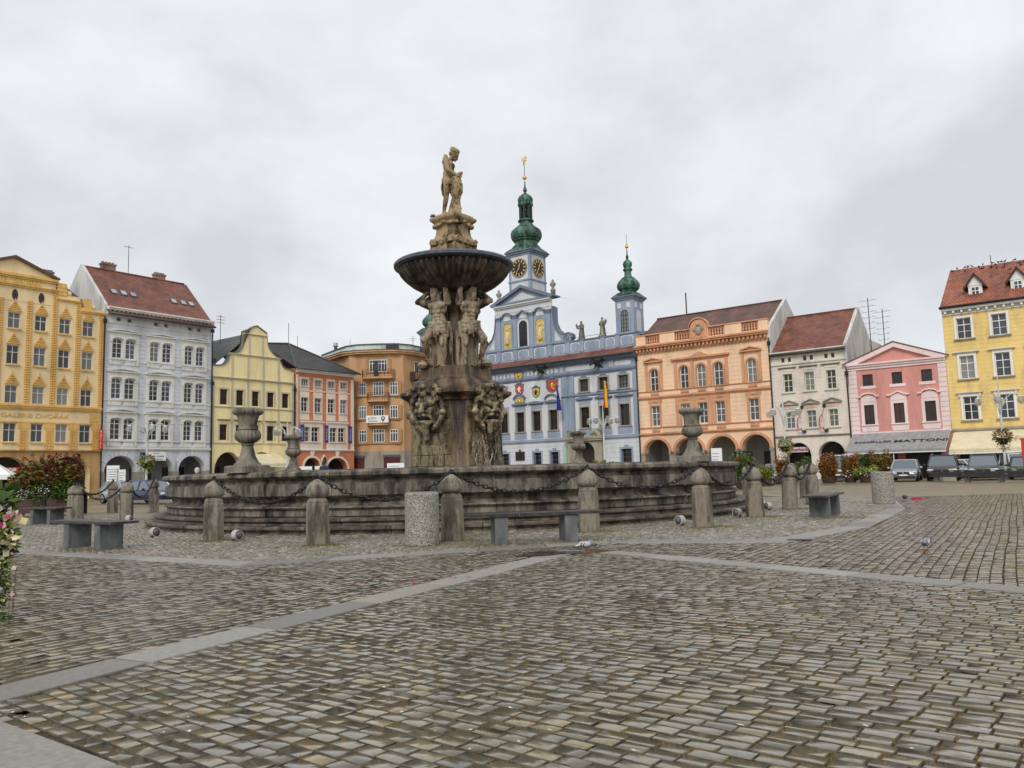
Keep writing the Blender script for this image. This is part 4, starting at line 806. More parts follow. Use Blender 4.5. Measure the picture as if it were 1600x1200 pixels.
# ---- grey house --------------------------------------------------------------
M_gb = pl('pale_blue_stucco', (.62, .64, .685), dirt=.25); M_gc = pl('ivory_stucco', (.72, .71, .65), dirt=.25); M_gw = pl('whitewash', (.58, .58, .56), dirt=.5, streak=.3)
g = B('grey_house', 'pale blue grey four storey house with paired arched windows and red tiled roof', 'house', 'L', 34.75, 45.48, 17.2, 12)
PR = [((35.4, 36.36), (36.63, 37.6)), ((39.0, 39.93), (40.23, 41.18)), ((42.55, 43.44), (43.75, 44.65))]; RZ = [(5.27, 7.2), (9.04, 10.95), (12.82, 14.64)]
ar = [(35.0, 37.95), (38.72, 41.58), (42.13, 45.0)]
ops = [(a, c, e, f, .22, .24) for pr in PR for a, c in pr for e, f in RZ]+[(a, c, 0, 3.78, 1.4, .85) for a, c in ar]+[(u-.23, u+.23, 16.25, 16.66, 0, .2) for u in (35.97, 36.99, 39.57, 40.6, 43.1, 44.08)]
g.wall(ops, M_gb); g.arcade(ar, 4.0, mat('pale_vault', (.36, .37, .40), rough=.9, bump=0))
ex = [(pr[0][0]-.3, pr[1][1]+.3, e-.75, f+.95) for pr in PR for e, f in RZ]
g.rust(4.55, 16.05, .383, ex, M_gb, .025, .045); g.rust(.0, 4.3, .36, [(a-.35, c+.35, 0, 4.0) for a, c in ar], M_gb, .03, .05, name='ground_rustication')
for pr in PR:
    a0, c1 = pr[0][0], pr[1][1]; mid = (a0+c1)/2
    for e, f in RZ:
        b = MB()
        for a, c in pr: g.window(a, c, e, f, .22, .24, 2, (.26, .5, .76))
        for x0, x1 in ((a0-.3, a0-.02), (pr[0][1]+.02, pr[1][0]-.02), (c1+.02, c1+.3)): b.box(x0, x1, -.09, 0, e-.05, f+.12); b.box(x0-.03, x1+.03, -.13, 0, f-.35, f-.25)
        b.box(a0-.3, c1+.3, -.085, 0, f+.12, f+.55); b.box(a0-.35, c1+.35, -.12, 0, e-.18, e-.06); g.part('window_surround', b, M_gc)
        b = MB()
        for a, c in pr:
            P = arc_pts(a-.02, c+.02, f+.02, .22); b.prism(P+[(c+.02, f+.13), (a-.02, f+.13)], -.08, 0); b.prism([(x, z) for x, z in arc_pts(a-.1, c+.1, f+.08, .24)]+[(x, z+.07) for x, z in arc_pts(a-.1, c+.1, f+.08, .24)[::-1]], -.15, -.08)
        g.part('arched_label', b, M_gc); g.pediment(mid-1.52, mid+1.52, f+.55, f+.86, .24, M_gc, .1)
        for k in (0, 1): g.part('apron_panel', MB().box(pr[k][0], pr[k][1], -.06, 0, e-.62, e-.2), M_gc)
        for x in (a0-.16, c1+.16): g.part('console', MB().box(x-.12, x+.12, -.1, 0, e-.62, e-.2), M_gc)
b = MB(); [g.band(z, z+.1, .08, None, b=b) for z in (8.8, 12.5)]; g.part('string_course', b, M_gc); g.cornice([(4.3, 4.4, .14), (4.4, 4.52, .2)], M_gc, 'string_course'); g.cornice([(5.0, 5.06, .05)], M_trim, 'string_course'); g.cornice([(16.0, 16.1, .1), (16.1, 16.16, .16)], M_gc, 'string_course')
for u in (35.97, 36.99, 39.57, 40.6, 43.1, 44.08): g.window(u-.23, u+.23, 16.25, 16.66, 0, .2, 1, (), M_cream, M_dglass)
g.cornice([(16.78, 16.88, .1), (17.2, 17.34, .55), (17.34, 17.48, .65)], M_gc); g.blocks(16.9, 17.2, .42, M_gc, 26, .2)
for a, c in ar:                                          # voussoirs, each stone of the arch
    for k in range(13):
        t = math.pi*(k+.5)/13; m_ = (a+c)/2; r1, r2 = 1.0, 1.0+.48/((c-a)/2); q = []
        for rr_, dt in ((1.03, -.42), (r2, -.42), (r2, .42), (1.03, .42)): tt = t+dt*math.pi/13; q.append((m_-(c-a)/2*rr_*math.cos(tt), min(4.28, 2.38+1.4*rr_*math.sin(tt))))
        g.part('voussoir', MB().prism(q, -.05, 0), M_gb if k != 6 else M_gc)
    for x in (a-.2, c+.2): g.part('pier_base', MB().box(x-.22, x+.22, -.08, .85, 0, 2.3), M_trim)
g.gable_roof(17.5, 22.2, 5, T_red, .65); g.gable_end(34.72, 17.6, 22.25, 5, M_gw, zl=15)
k_ = 4.7/5
for us in (36.4, 37.33, 38.27, 42.45, 43.5, 44.35):
    y = 1.75; a, c = us-.3, us+.3; P = lambda y_, dz: 17.5+k_*y_+dz
    b = MB().add([(a, y, P(y, .05)), (c, y, P(y, .05)), (c, y+.55, P(y+.55, .05)), (a, y+.55, P(y+.55, .05)), (a, y, P(y, .14)), (c, y, P(y, .14)), (c, y+.55, P(y+.55, .14)), (a, y+.55, P(y+.55, .14))], [(4, 5, 6, 7), (0, 1, 5, 4), (1, 2, 6, 5), (2, 3, 7, 6), (3, 0, 4, 7)])
    o = g.part('skylight', b, M_zinc); q = MB().add([(a+.06, y+.05, P(y+.05, .145)), (c-.06, y+.05, P(y+.05, .145)), (c-.06, y+.5, P(y+.5, .145)), (a+.06, y+.5, P(y+.5, .145))], [(0, 1, 2, 3)]).build('pane', glass_mat('skylight_glass', [(.25, .28, .3), (.4, .43, .45)], .08), o)
g.chimney(37.3, 5.3, 21.4, 23, 1.3); g.chimney(42.6, 5.3, 21.4, 22.9, 1.1); g.aerial(39.2, 5, 22, 25.2, 1); g.pipe(45.5, 17)
bn = B('banner', 'white cloth banner over the middle arch of the pale blue house', 'banner', 'L', 37.95, 40.45, 4)
bn.part('cloth', MB().box(38.55, 40.5, -.62, -.6, 3.32, 4.14), M_white); bn.part('blue_field', MB().box(37.98, 38.53, -.62, -.6, 3.4, 4.08), mat('flag_blue', (.012, .02, .19), rough=.8, bump=0)); bn.part('cord', MB().bar((38, -.61, 4.1), (37.9, -.05, 4.35), .012).bar((40.48, -.61, 4.12), (40.6, -.05, 4.35), .012), M_black)
for z, s_, w_ in ((4.0, .14, 6), (3.72, .2, 16), (3.45, .16, 14)): bn.part('print', MB().box(39.52-w_*.05, 39.52+w_*.05, -.627, -.62, z-s_*.3, z+s_*.3) if False else MB().box(39.5-w_*.05, 39.5-w_*.005, -.626, -.621, z-s_*.28, z+s_*.28).box(39.5+w_*.005, 39.5+w_*.05, -.626, -.621, z-s_*.28, z+s_*.28), mat('grey_print', (.25, .25, .27), bump=0))
# ---- yellow gabled house -------------------------------------------------------
M_yg = pl('lemon_stucco', (.87, .735, .40), dirt=.2); M_yt = pl('grey_lesene', (.55, .49, .36), dirt=.2)
y_ = B('gabled_house', 'lemon yellow house with a curved baroque gable and grey pilaster strips', 'house', 'L', 45.58, 55.7, 11.85, 12)
cu = [46.96, 48.85, 50.75, 52.65, 54.57]; RZ = [(5.4, 7.0), (9.06, 10.65)]
ops = [(u-.44, u+.44, a, c, 0, .25) for u in cu for a, c in RZ]+[(46.0, 49.2, 0, 4.2, 1.9, .8), (50.0, 53.2, 0, 4.2, 1.9, .8)]
y_.wall(ops, M_yg); y_.arcade([(46, 49.2), (50, 53.2)], 4.4)
G = [(45.6, 11.85), (45.6, 13.0), (46.5, 13.02), (47.1, 13.25), (47.45, 13.7), (47.66, 14.42), (48.3, 14.5), (48.75, 14.75), (49.1, 15.2), (49.3, 15.8), (49.36, 16.66), (49.3, 16.95), (49.74, 17.14), (50.1, 17.3), (50.33, 17.51), (50.82, 17.72), (51.33, 17.45), (51.6, 17.3), (52.1, 17.05), (52.11, 16.7), (52.2, 15.9), (52.45, 15.35), (52.9, 14.9), (53.4, 14.6), (53.78, 14.5), (53.94, 13.99), (54.2, 13.55), (54.7, 13.35), (55.33, 13.3), (55.7, 13.1), (55.7, 11.85)]
y_.part('gable', MB().prism(G, 0, .5), M_yg); y_.part('gable_coping', MB().prism(G[1:-1]+[(x+(.0), z+.13) for x, z in G[1:-1][::-1]], -.1, .6), mat('gable_lead', (.17, .16, .14), rough=.6))
y_.cornice([(14.34, 14.44, .1), (14.44, 14.5, .15)], M_yt, u0=47.5, u1=53.95, name='string_course'); y_.cornice([(16.66, 16.74, .08), (16.74, 16.8, .14)], M_yt, u0=49.3, u1=52.15, name='string_course')
y_.cornice([(11.75, 11.85, .12), (11.85, 11.93, .2)], M_yt, 'string_course'); y_.cornice([(8.74, 8.8, .06), (8.8, 8.88, .1)], M_yt, 'string_course'); y_.cornice([(5.05, 5.15, .08)], M_yt, 'string_course')
for u in (47.92, 49.82, 51.72, 53.66):
    for z0, z1 in ((5.15, 8.74), (8.88, 11.75), (11.93, 14.34 if 47.6 < u < 54 else 13)): y_.part('pilaster_strip', MB().box(u-.14, u+.14, -.04, 0, z0, z1), M_yt)
for u in (49.95, 51.6): y_.part('pilaster_strip', MB().box(u-.12, u+.12, -.04, 0, 14.5, 16.66), M_yt)
for u in (45.75, 55.5): y_.part('pilaster_strip', MB().box(u-.12, u+.12, -.03, 0, 5.15, 11.75), M_yt)
for u in cu:
    for i, (a, c) in enumerate(RZ): y_.window(u-.44, u+.44, a, c, 0, .25, 2, (.5,), M_brown, M_dglass, bar=.05); y_.surround(u-.44, u+.44, a, c, .16, .03, M_yt, 0)
    y_.hood(u-.66, u+.66, 7.4, .14, M_trim, .16)
y_.roof([(45.7, .5, 12.8), (50.7, .5, 17.1), (50.7, 9, 17.1), (45.7, 9, 12.8), (55.6, .5, 12.8), (55.6, 9, 12.8)], [(0, 1, 2, 3), (1, 4, 5, 2)], T_slate)
y_.part('skylight', MB().box(46.3, 47.0, 1.6, 2.6, 13.4, 14.0), M_zinc); y_.aerial(49.0, 4, 16, 19.3, 3); y_.pipe(55.75, 11.6); y_.pipe(45.55, 11.6)
aw = B('awning', 'cream cloth awning in front of the yellow gabled house', 'awning', 'L', 49.5, 57, 4)
def awning(o, a, c, z0, z1, p, m, drop=.28, folds=0):
    o.part('canopy', MB().add([(a, -.05, z0), (c, -.05, z0), (c, -p, z1), (a, -p, z1), (a, -.05, z0-.03), (c, -.05, z0-.03), (c, -p, z1-.03), (a, -p, z1-.03)], [(0, 1, 2, 3), (7, 6, 5, 4), (0, 3, 7, 4), (1, 5, 6, 2), (3, 2, 6, 7)]), m)
    o.part('valance', MB().box(a, c, -p-.015, -p, z1-drop, z1), m); o.part('front_bar', MB().box(a-.04, c+.04, -p-.05, -p+.02, z1-drop-.07, z1-drop), M_white)
    for x in (a+.03, c-.03): o.part('arm', MB().bar((x, -.05, z0-.1), (x, -p, z1-drop), .03).bar((x, -.05, z1-.2), (x, -p, z1-drop), .025), M_white)
M_awn = mat('awning_cream', (.70, .62, .42), rough=.85, var=.08, scale=1, bump=0, dirt=.4, dirtc=(.4, .35, .25)); awning(aw, 48.3, 53.5, 4.0, 2.9, 2.6, M_awn)
# ---- red house -----------------------------------------------------------------
M_rr = pl('brick_red_stucco', (.62, .22, .115), dirt=.2); M_rp = pl('pale_peach', (.82, .69, .56), dirt=.12)
r_ = B('red_house', 'narrow orange red and peach house with blue flag banners and black hipped roof', 'house', 'L', 55.98, 64.42, 13.65, 12)
cu = [57.15, 59.05, 60.93, 62.78]; ops = [(u-.5, u+.5, 11.68, 12.46, 0, .2) for u in cu]+[(u-.48, u+.48, 8.78, 10.38, 0, .2) for u in cu]
w1 = [(56.8, 57.85), (58.1, 59.15), (60.75, 61.75), (61.97, 62.97)]; ar = [(57.1, 59.35), (60.27, 63.45)]
ops += [(a, c, 5.38, 7.05, 0, .2) for a, c in w1]+[(57.1, 59.35, 0, 3.6, 1.12, .8), (60.27, 63.45, 0, 3.57, 1.5, .8)]
r_.wall(ops, M_rr); r_.arcade(ar, 3.8)
def field(a, c, z0, z1, holes):
    iv = sorted(holes); b = MB(); x = a
    for p, q, e, f in iv:
        if p > x: b.box(x, p, -.04, 0, z0, z1)
        if e > z0: b.box(p, q, -.04, 0, z0, e)
        if f < z1: b.box(p, q, -.04, 0, f, z1)
        x = q
    if c > x: b.box(x, c, -.04, 0, z0, z1)
    r_.part('stucco_field', b, M_rp)
for u in cu:
    field(u-.66, u+.66, 11.25, 12.7, [(u-.5, u+.5, 11.68, 12.46)]); field(u-.66, u+.66, 7.85, 11.05, [(u-.48, u+.48, 8.78, 10.38)])
    r_.window(u-.5, u+.5, 11.68, 12.46, 0, .2, 4, (), M_white); r_.window(u-.48, u+.48, 8.78, 10.38, 0, .2, 2, (.4, .68)); r_.surround(u-.48, u+.48, 8.78, 10.38, .08, .07, M_cream, .05); r_.surround(u-.5, u+.5, 11.68, 12.46, .08, .07, M_cream, .05)
for a, c in ((56.62, 59.75), (60.3, 63.42)): field(a, c, 4.5, 7.55, [(p, q, 5.38, 7.05) for p, q in w1 if a < p < c]); r_.cornice([(7.5, 7.6, .12), (7.6, 7.72, .2)], M_white, 'window_hood', a-.05, c+.05)
for a, c in w1: r_.window(a, c, 5.38, 7.05, 0, .2, 2, (.4, .68)); r_.surround(a, c, 5.38, 7.05, .07, .07, M_cream, .05)
for z in (11.1,): r_.cornice([(z, z+.12, .06)], M_rp, 'string_course', 56.4, 63.8)
r_.cornice([(4.34, 4.44, .1), (4.44, 4.5, .16)], M_white, 'string_course'); r_.cornice([(13.2, 13.35, .15), (13.35, 13.55, .35), (13.55, 13.68, .5)], M_white); [r_.part('corner_strip', MB().box(a, c, -.035, 0, 4.5, 12.9), M_rp) for a, c in ((63.95, 64.42), (55.98, 56.3))]
for a, c, f in ((57.1, 59.35, 3.6), (60.27, 63.45, 3.57)):
    P = arc_pts(a, c, f, 1.1 if a < 58 else 1.48); Q = arc_pts(a-.22, c+.22, f+.22, 1.2 if a < 58 else 1.6); r_.part('arch_moulding', MB().prism(P+Q[::-1], -.08, 0), M_rp); m_ = (a+c)/2; r_.part('keystone', MB().prism([(m_-.13, f-.05), (m_+.13, f-.05), (m_+.28, 4.3), (m_-.28, 4.3)], -.12, 0), M_rp)
r_.part('niche_lantern', MB().ball((59.9, -.2, 3.3), (.25, .15, .4), 8), M_black, True); r_.part('niche_frame', MB().prism([(59.55, 2.9), (60.25, 2.9), (60.3, 3.5), (59.9, 3.95), (59.5, 3.5)], -.1, 0), M_rp)
r_.roof([(55.5, -.6, 13.6), (64.95, -.6, 13.6), (58.7, 5, 17.3), (55.5, 6, 17.1), (64.95, 12, 13.6), (58.7, 9, 17.3)], [(0, 1, 2), (0, 2, 3), (1, 4, 5, 2)], T_black); r_.part('gutter', MB().bar((55.6, -.68, 13.58), (65, -.68, 13.58), .09), M_zinc, True); r_.part('hip_ridge', MB().bar((55.5, -.6, 13.65), (58.7, 5, 17.35), .12).bar((58.7, 5, 17.35), (64.95, -.6, 13.65), .08).bar((55.5, 6, 17.15), (58.7, 5, 17.35), .1), M_zinc)
r_.part('lightning_rod', MB().bar((58.7, 5, 17.3), (58.7, 5, 19.8), .03).bar((60, 5, 16.6), (60, 5, 18.4), .025), M_black)
M_eu = mat('banner_blue', (.02, .05, .33), rough=.7, var=.1, bump=0)
for i, (u, zz) in enumerate(((56.55, 0), (60.0, 0), (63.55, 0))):
    t = thing('flag_banner', ('blue flag banner at the left end of the red house', 'blue flag banner between the two window pairs of the red house', 'blue flag banner at the right end of the red house')[i], 'banner', row_pt('L', u, -.1), ROWS['L'][2], 'blue banners on the red house')
    MB().prism([(0, 5.3), (.46, 5.3), (.46, 7.25), (0, 7.25)], -.02, .0).build('cloth', M_eu, t); MB().bar((-.05, .0, 7.28), (.55, .0, 7.28), .025).bar((.23, .1, 7.28), (.23, 0, 7.28), .02).build('rod', M_black, t); b = MB()
    for k in range(7): b.box(.13, .33, -.03, -.02, 5.6+.2*k, 5.7+.2*k)
    b.build('print', mat('banner_print', (.35, .42, .66), bump=0), t)
# ---- orange corner building ------------------------------------------------------
M_or = pl('apricot_render', (.55, .325, .17), dirt=.25); M_os = pl('orange_reveal', (.44, .235, .105), dirt=.2); M_co = pl('grey_stone_base', (.34, .30, .25), dirt=.4)
ob = thing('apartment_block', 'orange five storey corner block with bowed front, balconies and pale flat attic behind the fountain', 'building', (-16.4, 97.2, 0))
def op(name, mb, m, smooth=False): return mb.build(name, m, ob, smooth=smooth)
FP = [(-9.0, 8.0), (-3.5, .25), (-1.5, 0), (1.5, 0), (3.1, .25), (6.6, 6.6), (6.6, 16), (-9, 16)]
op('wall', MB().slab(FP, 4.3, 16.4), M_or); op('ground_floor', MB().slab([(x*1.004, y-.05) for x, y in FP], 0, 4.3), M_co)
def bow(k, z0, z1, m, name):
    P = [(-9.0-k*.5, 8.0-k), (-6.5-k*.6, 4.2-k*.8), (-4.3-k*.5, 1.1-k), (-2.6, .12-k), (0, -.1-k), (2.4, .12-k), (4.0+k*.5, 1.3-k), (5.3+k*.6, 3.9-k*.7), (6.6+k*.7, 6.6-k*.4), (6.6, 16), (-9, 16)]; op(name, MB().slab(P, z0, z1), m)
bow(.55, 16.2, 16.42, M_or, 'cornice'); bow(.7, 16.42, 16.62, M_or, 'cornice'); bow(.75, 16.62, 16.7, M_zinc, 'gutter'); bow(-.3, 16.7, 17.45, pl('mint_render', (.62, .68, .62)), 'attic'); bow(-.15, 17.45, 17.55, M_zinc, 'attic_coping')
B_o = B.__new__(B); B_o.root = ob; B_o.u0 = 0
def owin(x0, x1, z0, z1, cols, rows, yy):
    op('window_reveal', MB().box(x0-.45, x1+.45, yy-.03, yy+.02, z0-.1, z1+.1), M_os); B_o.window(x0, x1, z0, z1, 0, .0, cols, rows, M_white, M_glass, y=yy-.03, bar=.07)
X0 = 16.4
for z0, z1 in ((11.12, 12.70), (8.29, 9.83), (5.42, 6.92)):
    owin(-18.74+X0, -17.8+X0, z0, z1, 3, (.7,), -.0); owin(-16.97+X0, -15.62+X0, z0-.05, z1+.05, 4, (.7,), -.06); owin(-14.93+X0, -13.98+X0, z0, z1, 3, (.7,), -.0)
owin(-17.4+X0, -15.2+X0, 13.98, 15.47, 6, (.7,), -.06); op('balcony_door', MB().box(-.42, .1, -.2, -.12, 13.4, 15.4), M_glass)
for x0, x1, zs in ((-18.35, -14.25, 13.2), (-17.75, -14.85, 10.38), (-17.75, -14.85, 7.5)):
    a, c = x0+X0, x1+X0; op('balcony_slab', MB().slab([(a, .05), (a+.3, -.85), ((a+c)/2, -1.05), (c-.3, -.85), (c, .05)], zs-.1, zs+.12), M_or); rl = MB(); P = [(a+.05, .0), (a+.3, -.8), ((a+c)/2, -1.0), (c-.3, -.8), (c-.05, .0)]
    for zz in (.45, .75, 1.0): rl.tube([(x, y, zs+zz) for x, y in P], .022, 5)
    for (p, q) in zip(P, P[1:]):
        for t in np.linspace(0, 1, 5): rl.bar((p[0]+(q[0]-p[0])*t, p[1]+(q[1]-p[1])*t, zs+.1), (p[0]+(q[0]-p[0])*t, p[1]+(q[1]-p[1])*t, zs+1.0), .018, 0, 4)
    op('balcony_railing', rl, M_brown)
for z in (5.2, 8.1, 10.95): op('ledge', MB().box(-2.9, -1.4, -.14, .1, z, z+.14).box(1.35, 2.6, -.14, .1, z, z+.14), M_os)
op('ledge', MB().box(-3.2, 2.7, -.15, .1, 5.18, 5.32), M_os); [op('shop_window', MB().box(a, c, -.12, -.05, .4, 3.75), mat('shop_maroon', (.08, .012, .012), rough=.25, var=.4, bump=0)) for a, c in ((-3.1, -1.7), (.65, 2.6))]; [op('shop_fascia', MB().box(a, c, -.2, -.05, 3.55, 3.85), M_zinc) for a, c in ((-3.15, -1.65), (.6, 2.65))]
for y0, z0 in ((1.9, 14.0), (1.9, 11.1), (1.9, 8.3), (1.9, 5.4)):   # windows of the receding right wing
    t = link('window', MB().box(-.45, .45, -.03, .05, 0, 1.5).mesh('window', M_white), ob, (4.45, y0+.72, z0), R(61)); MB().box(-.38, -.03, -.04, -.03, .08, 1.42).box(.03, .38, -.04, -.03, .08, 1.42).build('pane', M_glass, t)
t = link('balcony_railing', MB().box(-1.1, 1.1, -.8, 0, -.2, 0).box(-1.1, 1.1, -.8, -.76, .2, .26).box(-1.1, 1.1, -.8, -.76, .8, .86).box(-1.1, -1.05, -.8, 0, 0, .86).box(-.6, -.55, -.8, -.76, 0, .86).box(-.1, -.05, -.8, -.76, 0, .86).box(.4, .45, -.8, -.76, 0, .86).mesh('balcony_railing', M_brown), ob, (4.3, 2.3, 13.2), R(61))
op('penthouse', MB().box(2.0, 4.4, 5.5, 9, 16.7, 18.0).box(4.4, 5.1, 6, 9, 16.7, 17.9), pl('penthouse_render', (.62, .36, .20))); op('attic_window', MB().box(1.0, 2.6, .06, .2, 16.85, 17.35).box(4.2, 5.3, 3.4, 3.6, 16.85, 17.3), M_glass)
op('vent_pipe', MB().lathe([(.22, 17.4), (.22, 18.3), (.34, 18.35), (.34, 18.5), (.25, 18.55), (.32, 18.8), (.05, 18.9)], 12, (-6.6, 6.5, 0)), mat('steel', (.4, .4, .42), rough=.4, metal=.6, bump=0), True)
op('aerial', MB().bar((3.5, 7, 18), (3.5, 7, 19.6), .03).bar((3.0, 7, 19.2), (4.0, 7, 19.2), .02).bar((3.2, 7, 19), (3.8, 7, 18.9), .02).bar((-5, 8, 17.5), (-5, 8, 19.5), .025).bar((.8, 8, 17.5), (.8, 8, 19), .02), M_black)
nb = thing('cloth_sign', 'white printed cloth sign with a black pin mark tied to the orange block balcony', 'sign', (-16.4, 96.1, 7.6))
MB().box(-1.25, 1.42, -.02, .02, .1, .98).build('cloth', M_white, nb); text('grafon', .42, mat('print_black', (.03, .03, .035), bump=0), 'print', nb, (-.5, -.025, .66), ext=.003); MB().box(-1.0, .1, -.024, -.02, .25, .36).build('print', mat('print_red', (.4, .1, .1), bump=0), nb)
MB().prism([(.78+.24*math.cos(t), .62+.24*math.sin(t)) for t in np.linspace(-.5, 3.64, 12)]+[(.78, .17)], -.026, -.02).build('pin_mark', MATS['print_black'], nb); MB().ball((.78, -.03, .62), (.12, .01, .12), 10).build('pin_hole', M_white, nb)
# ------------------------------------------------------------------ town hall
M_tb = pl('townhall_blue', (.285, .34, .43), dirt=.25); M_tl = pl('townhall_white', (.59, .605, .63), dirt=.15); M_td = pl('townhall_deep_blue', (.17, .20, .27), dirt=.3); M_ts = pl('townhall_stone', (.36, .32, .25), dirt=.5)
t_ = B('town_hall', 'pale blue and white baroque town hall with three green onion towers behind the fountain', 'town hall', 'R', -73.4, -39.95, 13.2, 14)
RB = [(-47.08, -45.95), (-44.62, -43.5), (-42.18, -41.02)]; CB = [(-60.6, -59.45), (-58.25, -57.1), (-55.87, -54.72), (-53.54, -52.42), (-51.22, -50.12)]; LB = [(-a-2*56.0+0, 0) for a in ()]
LB = [(-72.0+i*2.45, -70.88+i*2.45) for i in range(3)]
ops = [(a, c, 5.92, 8.15, 0, .3) for a, c in RB+CB+LB]+[(a, c, 9.86, 11.22, 0, .3) for a, c in RB+LB]
gw = [(-42.2, -40.98), (-51.2, -50.15), (-53.55, -52.5), (-58.2, -57.1), (-70, -68.9), (-66, -64.9)]
ops += [(a, c, .9 if True else 0, 3.47, 0, .45) for a, c in gw]+[(-47.35, -45.35, 0, 4.4, 1.0, .6)]
t_.wall(ops, M_tb)
def white(a, c, z0, z1, holes, y=0):
    xs = sorted({a, c} | {v for h_ in holes for v in h_[:2] if a < v < c}); zs = sorted({z0, z1} | {v for h_ in holes for v in h_[2:] if z0 < v < z1}); b = MB()
    for p, q in zip(xs, xs[1:]):
        for e, f in zip(zs, zs[1:]):
            if not any(h_[0] < (p+q)/2 < h_[1] and h_[2] < (e+f)/2 < h_[3] for h_ in holes): b.box(p, q, y-.03, y+.001, e, f)
    t_.part('white_panel', b, M_tl)
H1 = [(a, c, 5.92, 8.15) for a, c in RB+CB+LB]; H2 = [(a, c, 9.86, 11.22) for a, c in RB+LB]
white(-47.75, -40.4, 4.95, 9.3, H1); white(-47.75, -40.4, 9.72, 11.52, H2); white(-61.5, -49.55, 4.95, 11.6, H1); white(-72.6, -65.3, 4.95, 9.3, H1); white(-72.6, -65.3, 9.72, 11.52, H2)
white(-73.3, -40.05, .0, 4.55, [(a-.01, c+.01, .9, 3.48) for a, c in gw]+[(-47.4, -45.3, 0, 4.42)])
b = MB(); [b.box(-73.3, -49.2, -.036, -.028, .6+.5*k, .615+.5*k).box(-44.2, -40.05, -.036, -.028, .6+.5*k, .615+.5*k) for k in range(8)]; tag(t_.part('rustication', b, M_trim), kind='stuff')
for a, c in RB+CB+LB:
    t_.window(a, c, 5.92, 8.15, 0, .3, 2, (.66,), M_brown, M_dglass, bar=.05); t_.surround(a, c, 5.92, 8.15, .17, .10, M_ts, .06)
    if (a, c) != CB[1]: t_.part('window_hood', MB().box(a-.35, c+.35, -.16, 0, 8.92, 9.0).box(a-.5, c+.5, -.28, 0, 9.0, 9.12).prism([(a-.55, 9.12), (c+.55, 9.12), ((a+c)/2+.2, 9.3), ((a+c)/2-.2, 9.3)], -.28, 0), M_td)
    t_.part('frieze_panel', MB().box(a-.2, c+.2, -.05, 0, 8.38, 8.9), M_tb); t_.part('apron_panel', MB().box(a-.3, c+.3, -.06, 0, 5.05, 5.75).box(a-.1, a+.25, -.075, -.06, 5.2, 5.5).box(c-.25, c+.1, -.075, -.06, 5.2, 5.5), M_tb)
for a, c in RB+LB: t_.window(a, c, 9.86, 11.22, 0, .3, 3, (.33, .66), M_brown, M_glass, bar=.04); t_.surround(a, c, 9.86, 11.22, .17, .09, M_ts, .04); t_.part('crest_ornament', MB().prism([(a+.1, 11.42), (c-.1, 11.42), ((a+c)/2+.12, 11.62), ((a+c)/2, 11.72), ((a+c)/2-.12, 11.62)], -.1, 0), M_td)
for a, c in gw: t_.window(a, c, .9, 3.47, 0, .45, 2, (.5,), M_brown, M_dglass); m_ = (a+c)/2; t_.surround(a, c, .9, 3.47, .2, .07, M_tb, 0); t_.part('keystone', MB().prism([(m_-.3, 3.65), (m_+.3, 3.65), (m_+.22, 3.9), (m_-.22, 3.9)], -.09, 0), M_tb)
t_.cornice([(4.55, 4.68, .1), (4.68, 4.8, .18)], M_tb, 'string_course'); t_.cornice([(9.36, 9.44, .09), (9.44, 9.52, .14)], M_td, 'string_course', -49.5, -39.95); t_.cornice([(9.36, 9.44, .09), (9.44, 9.52, .14)], M_td, 'string_course', -73.4, -61.6)
t_.cornice([(11.72, 11.84, .09), (11.84, 11.96, .16), (11.96, 12.05, .1)], M_td, 'architrave'); t_.cornice([(12.95, 13.08, .2), (13.08, 13.26, .42), (13.26, 13.42, .58), (13.42, 13.5, .66)], M_td)
for u in (-49.0, -48.15, -40.25, -62.0, -64.8): t_.part('pilaster', MB().box(u-.28, u+.28, -.06, 0, 4.8, 11.7), M_tb)
for a, c in ((-48.85, -44.95), (-42.6, -40.6), (-60.8, -56.0), (-54.6, -49.85), (-72.6, -65.6)):
    P = [(a+.3+.3*math.cos(t), 12.5+.24*math.sin(t)) for t in np.linspace(math.pi/2, 1.5*math.pi, 7)]+[(c-.3+.3*math.cos(t), 12.5+.24*math.sin(t)) for t in np.linspace(-math.pi/2, math.pi/2, 7)]; t_.part('frieze_cartouche', MB().prism(P, -.04, 0), M_tl)
    if c < -49: 
        b = MB()
        for k in range(int((c-a)/.55)):
            x = a+.4+.55*k
            for s_ in (-1, 1): b.tube([(x+.2*u*math.cos(s_*u*4), -.06, 12.5+.17*math.sin(s_*u*4)*(.5+u)) for u in np.linspace(0, 1.1, 8)], .026, 4)
        t_.part('tendril_ornament', b, M_td)
for u in (-49.4, -43.1, -42.95, -61.8): t_.part('triglyph', MB().box(u-.16, u-.06, -.06, 0, 12.22, 12.8).box(u+.04, u+.14, -.06, 0, 12.22, 12.8), M_tl)
t_.roof([(-73.6, -.75, 13.46), (-39.95, -.75, 13.46), (-39.95, .5, 14.25), (-73.6, .5, 14.25)], [(0, 1, 2, 3)], T_red, 'pent_roof'); t_.part('gutter', MB().bar((-73.6, -.82, 13.44), (-39.9, -.82, 13.44), .08), M_zinc, True)
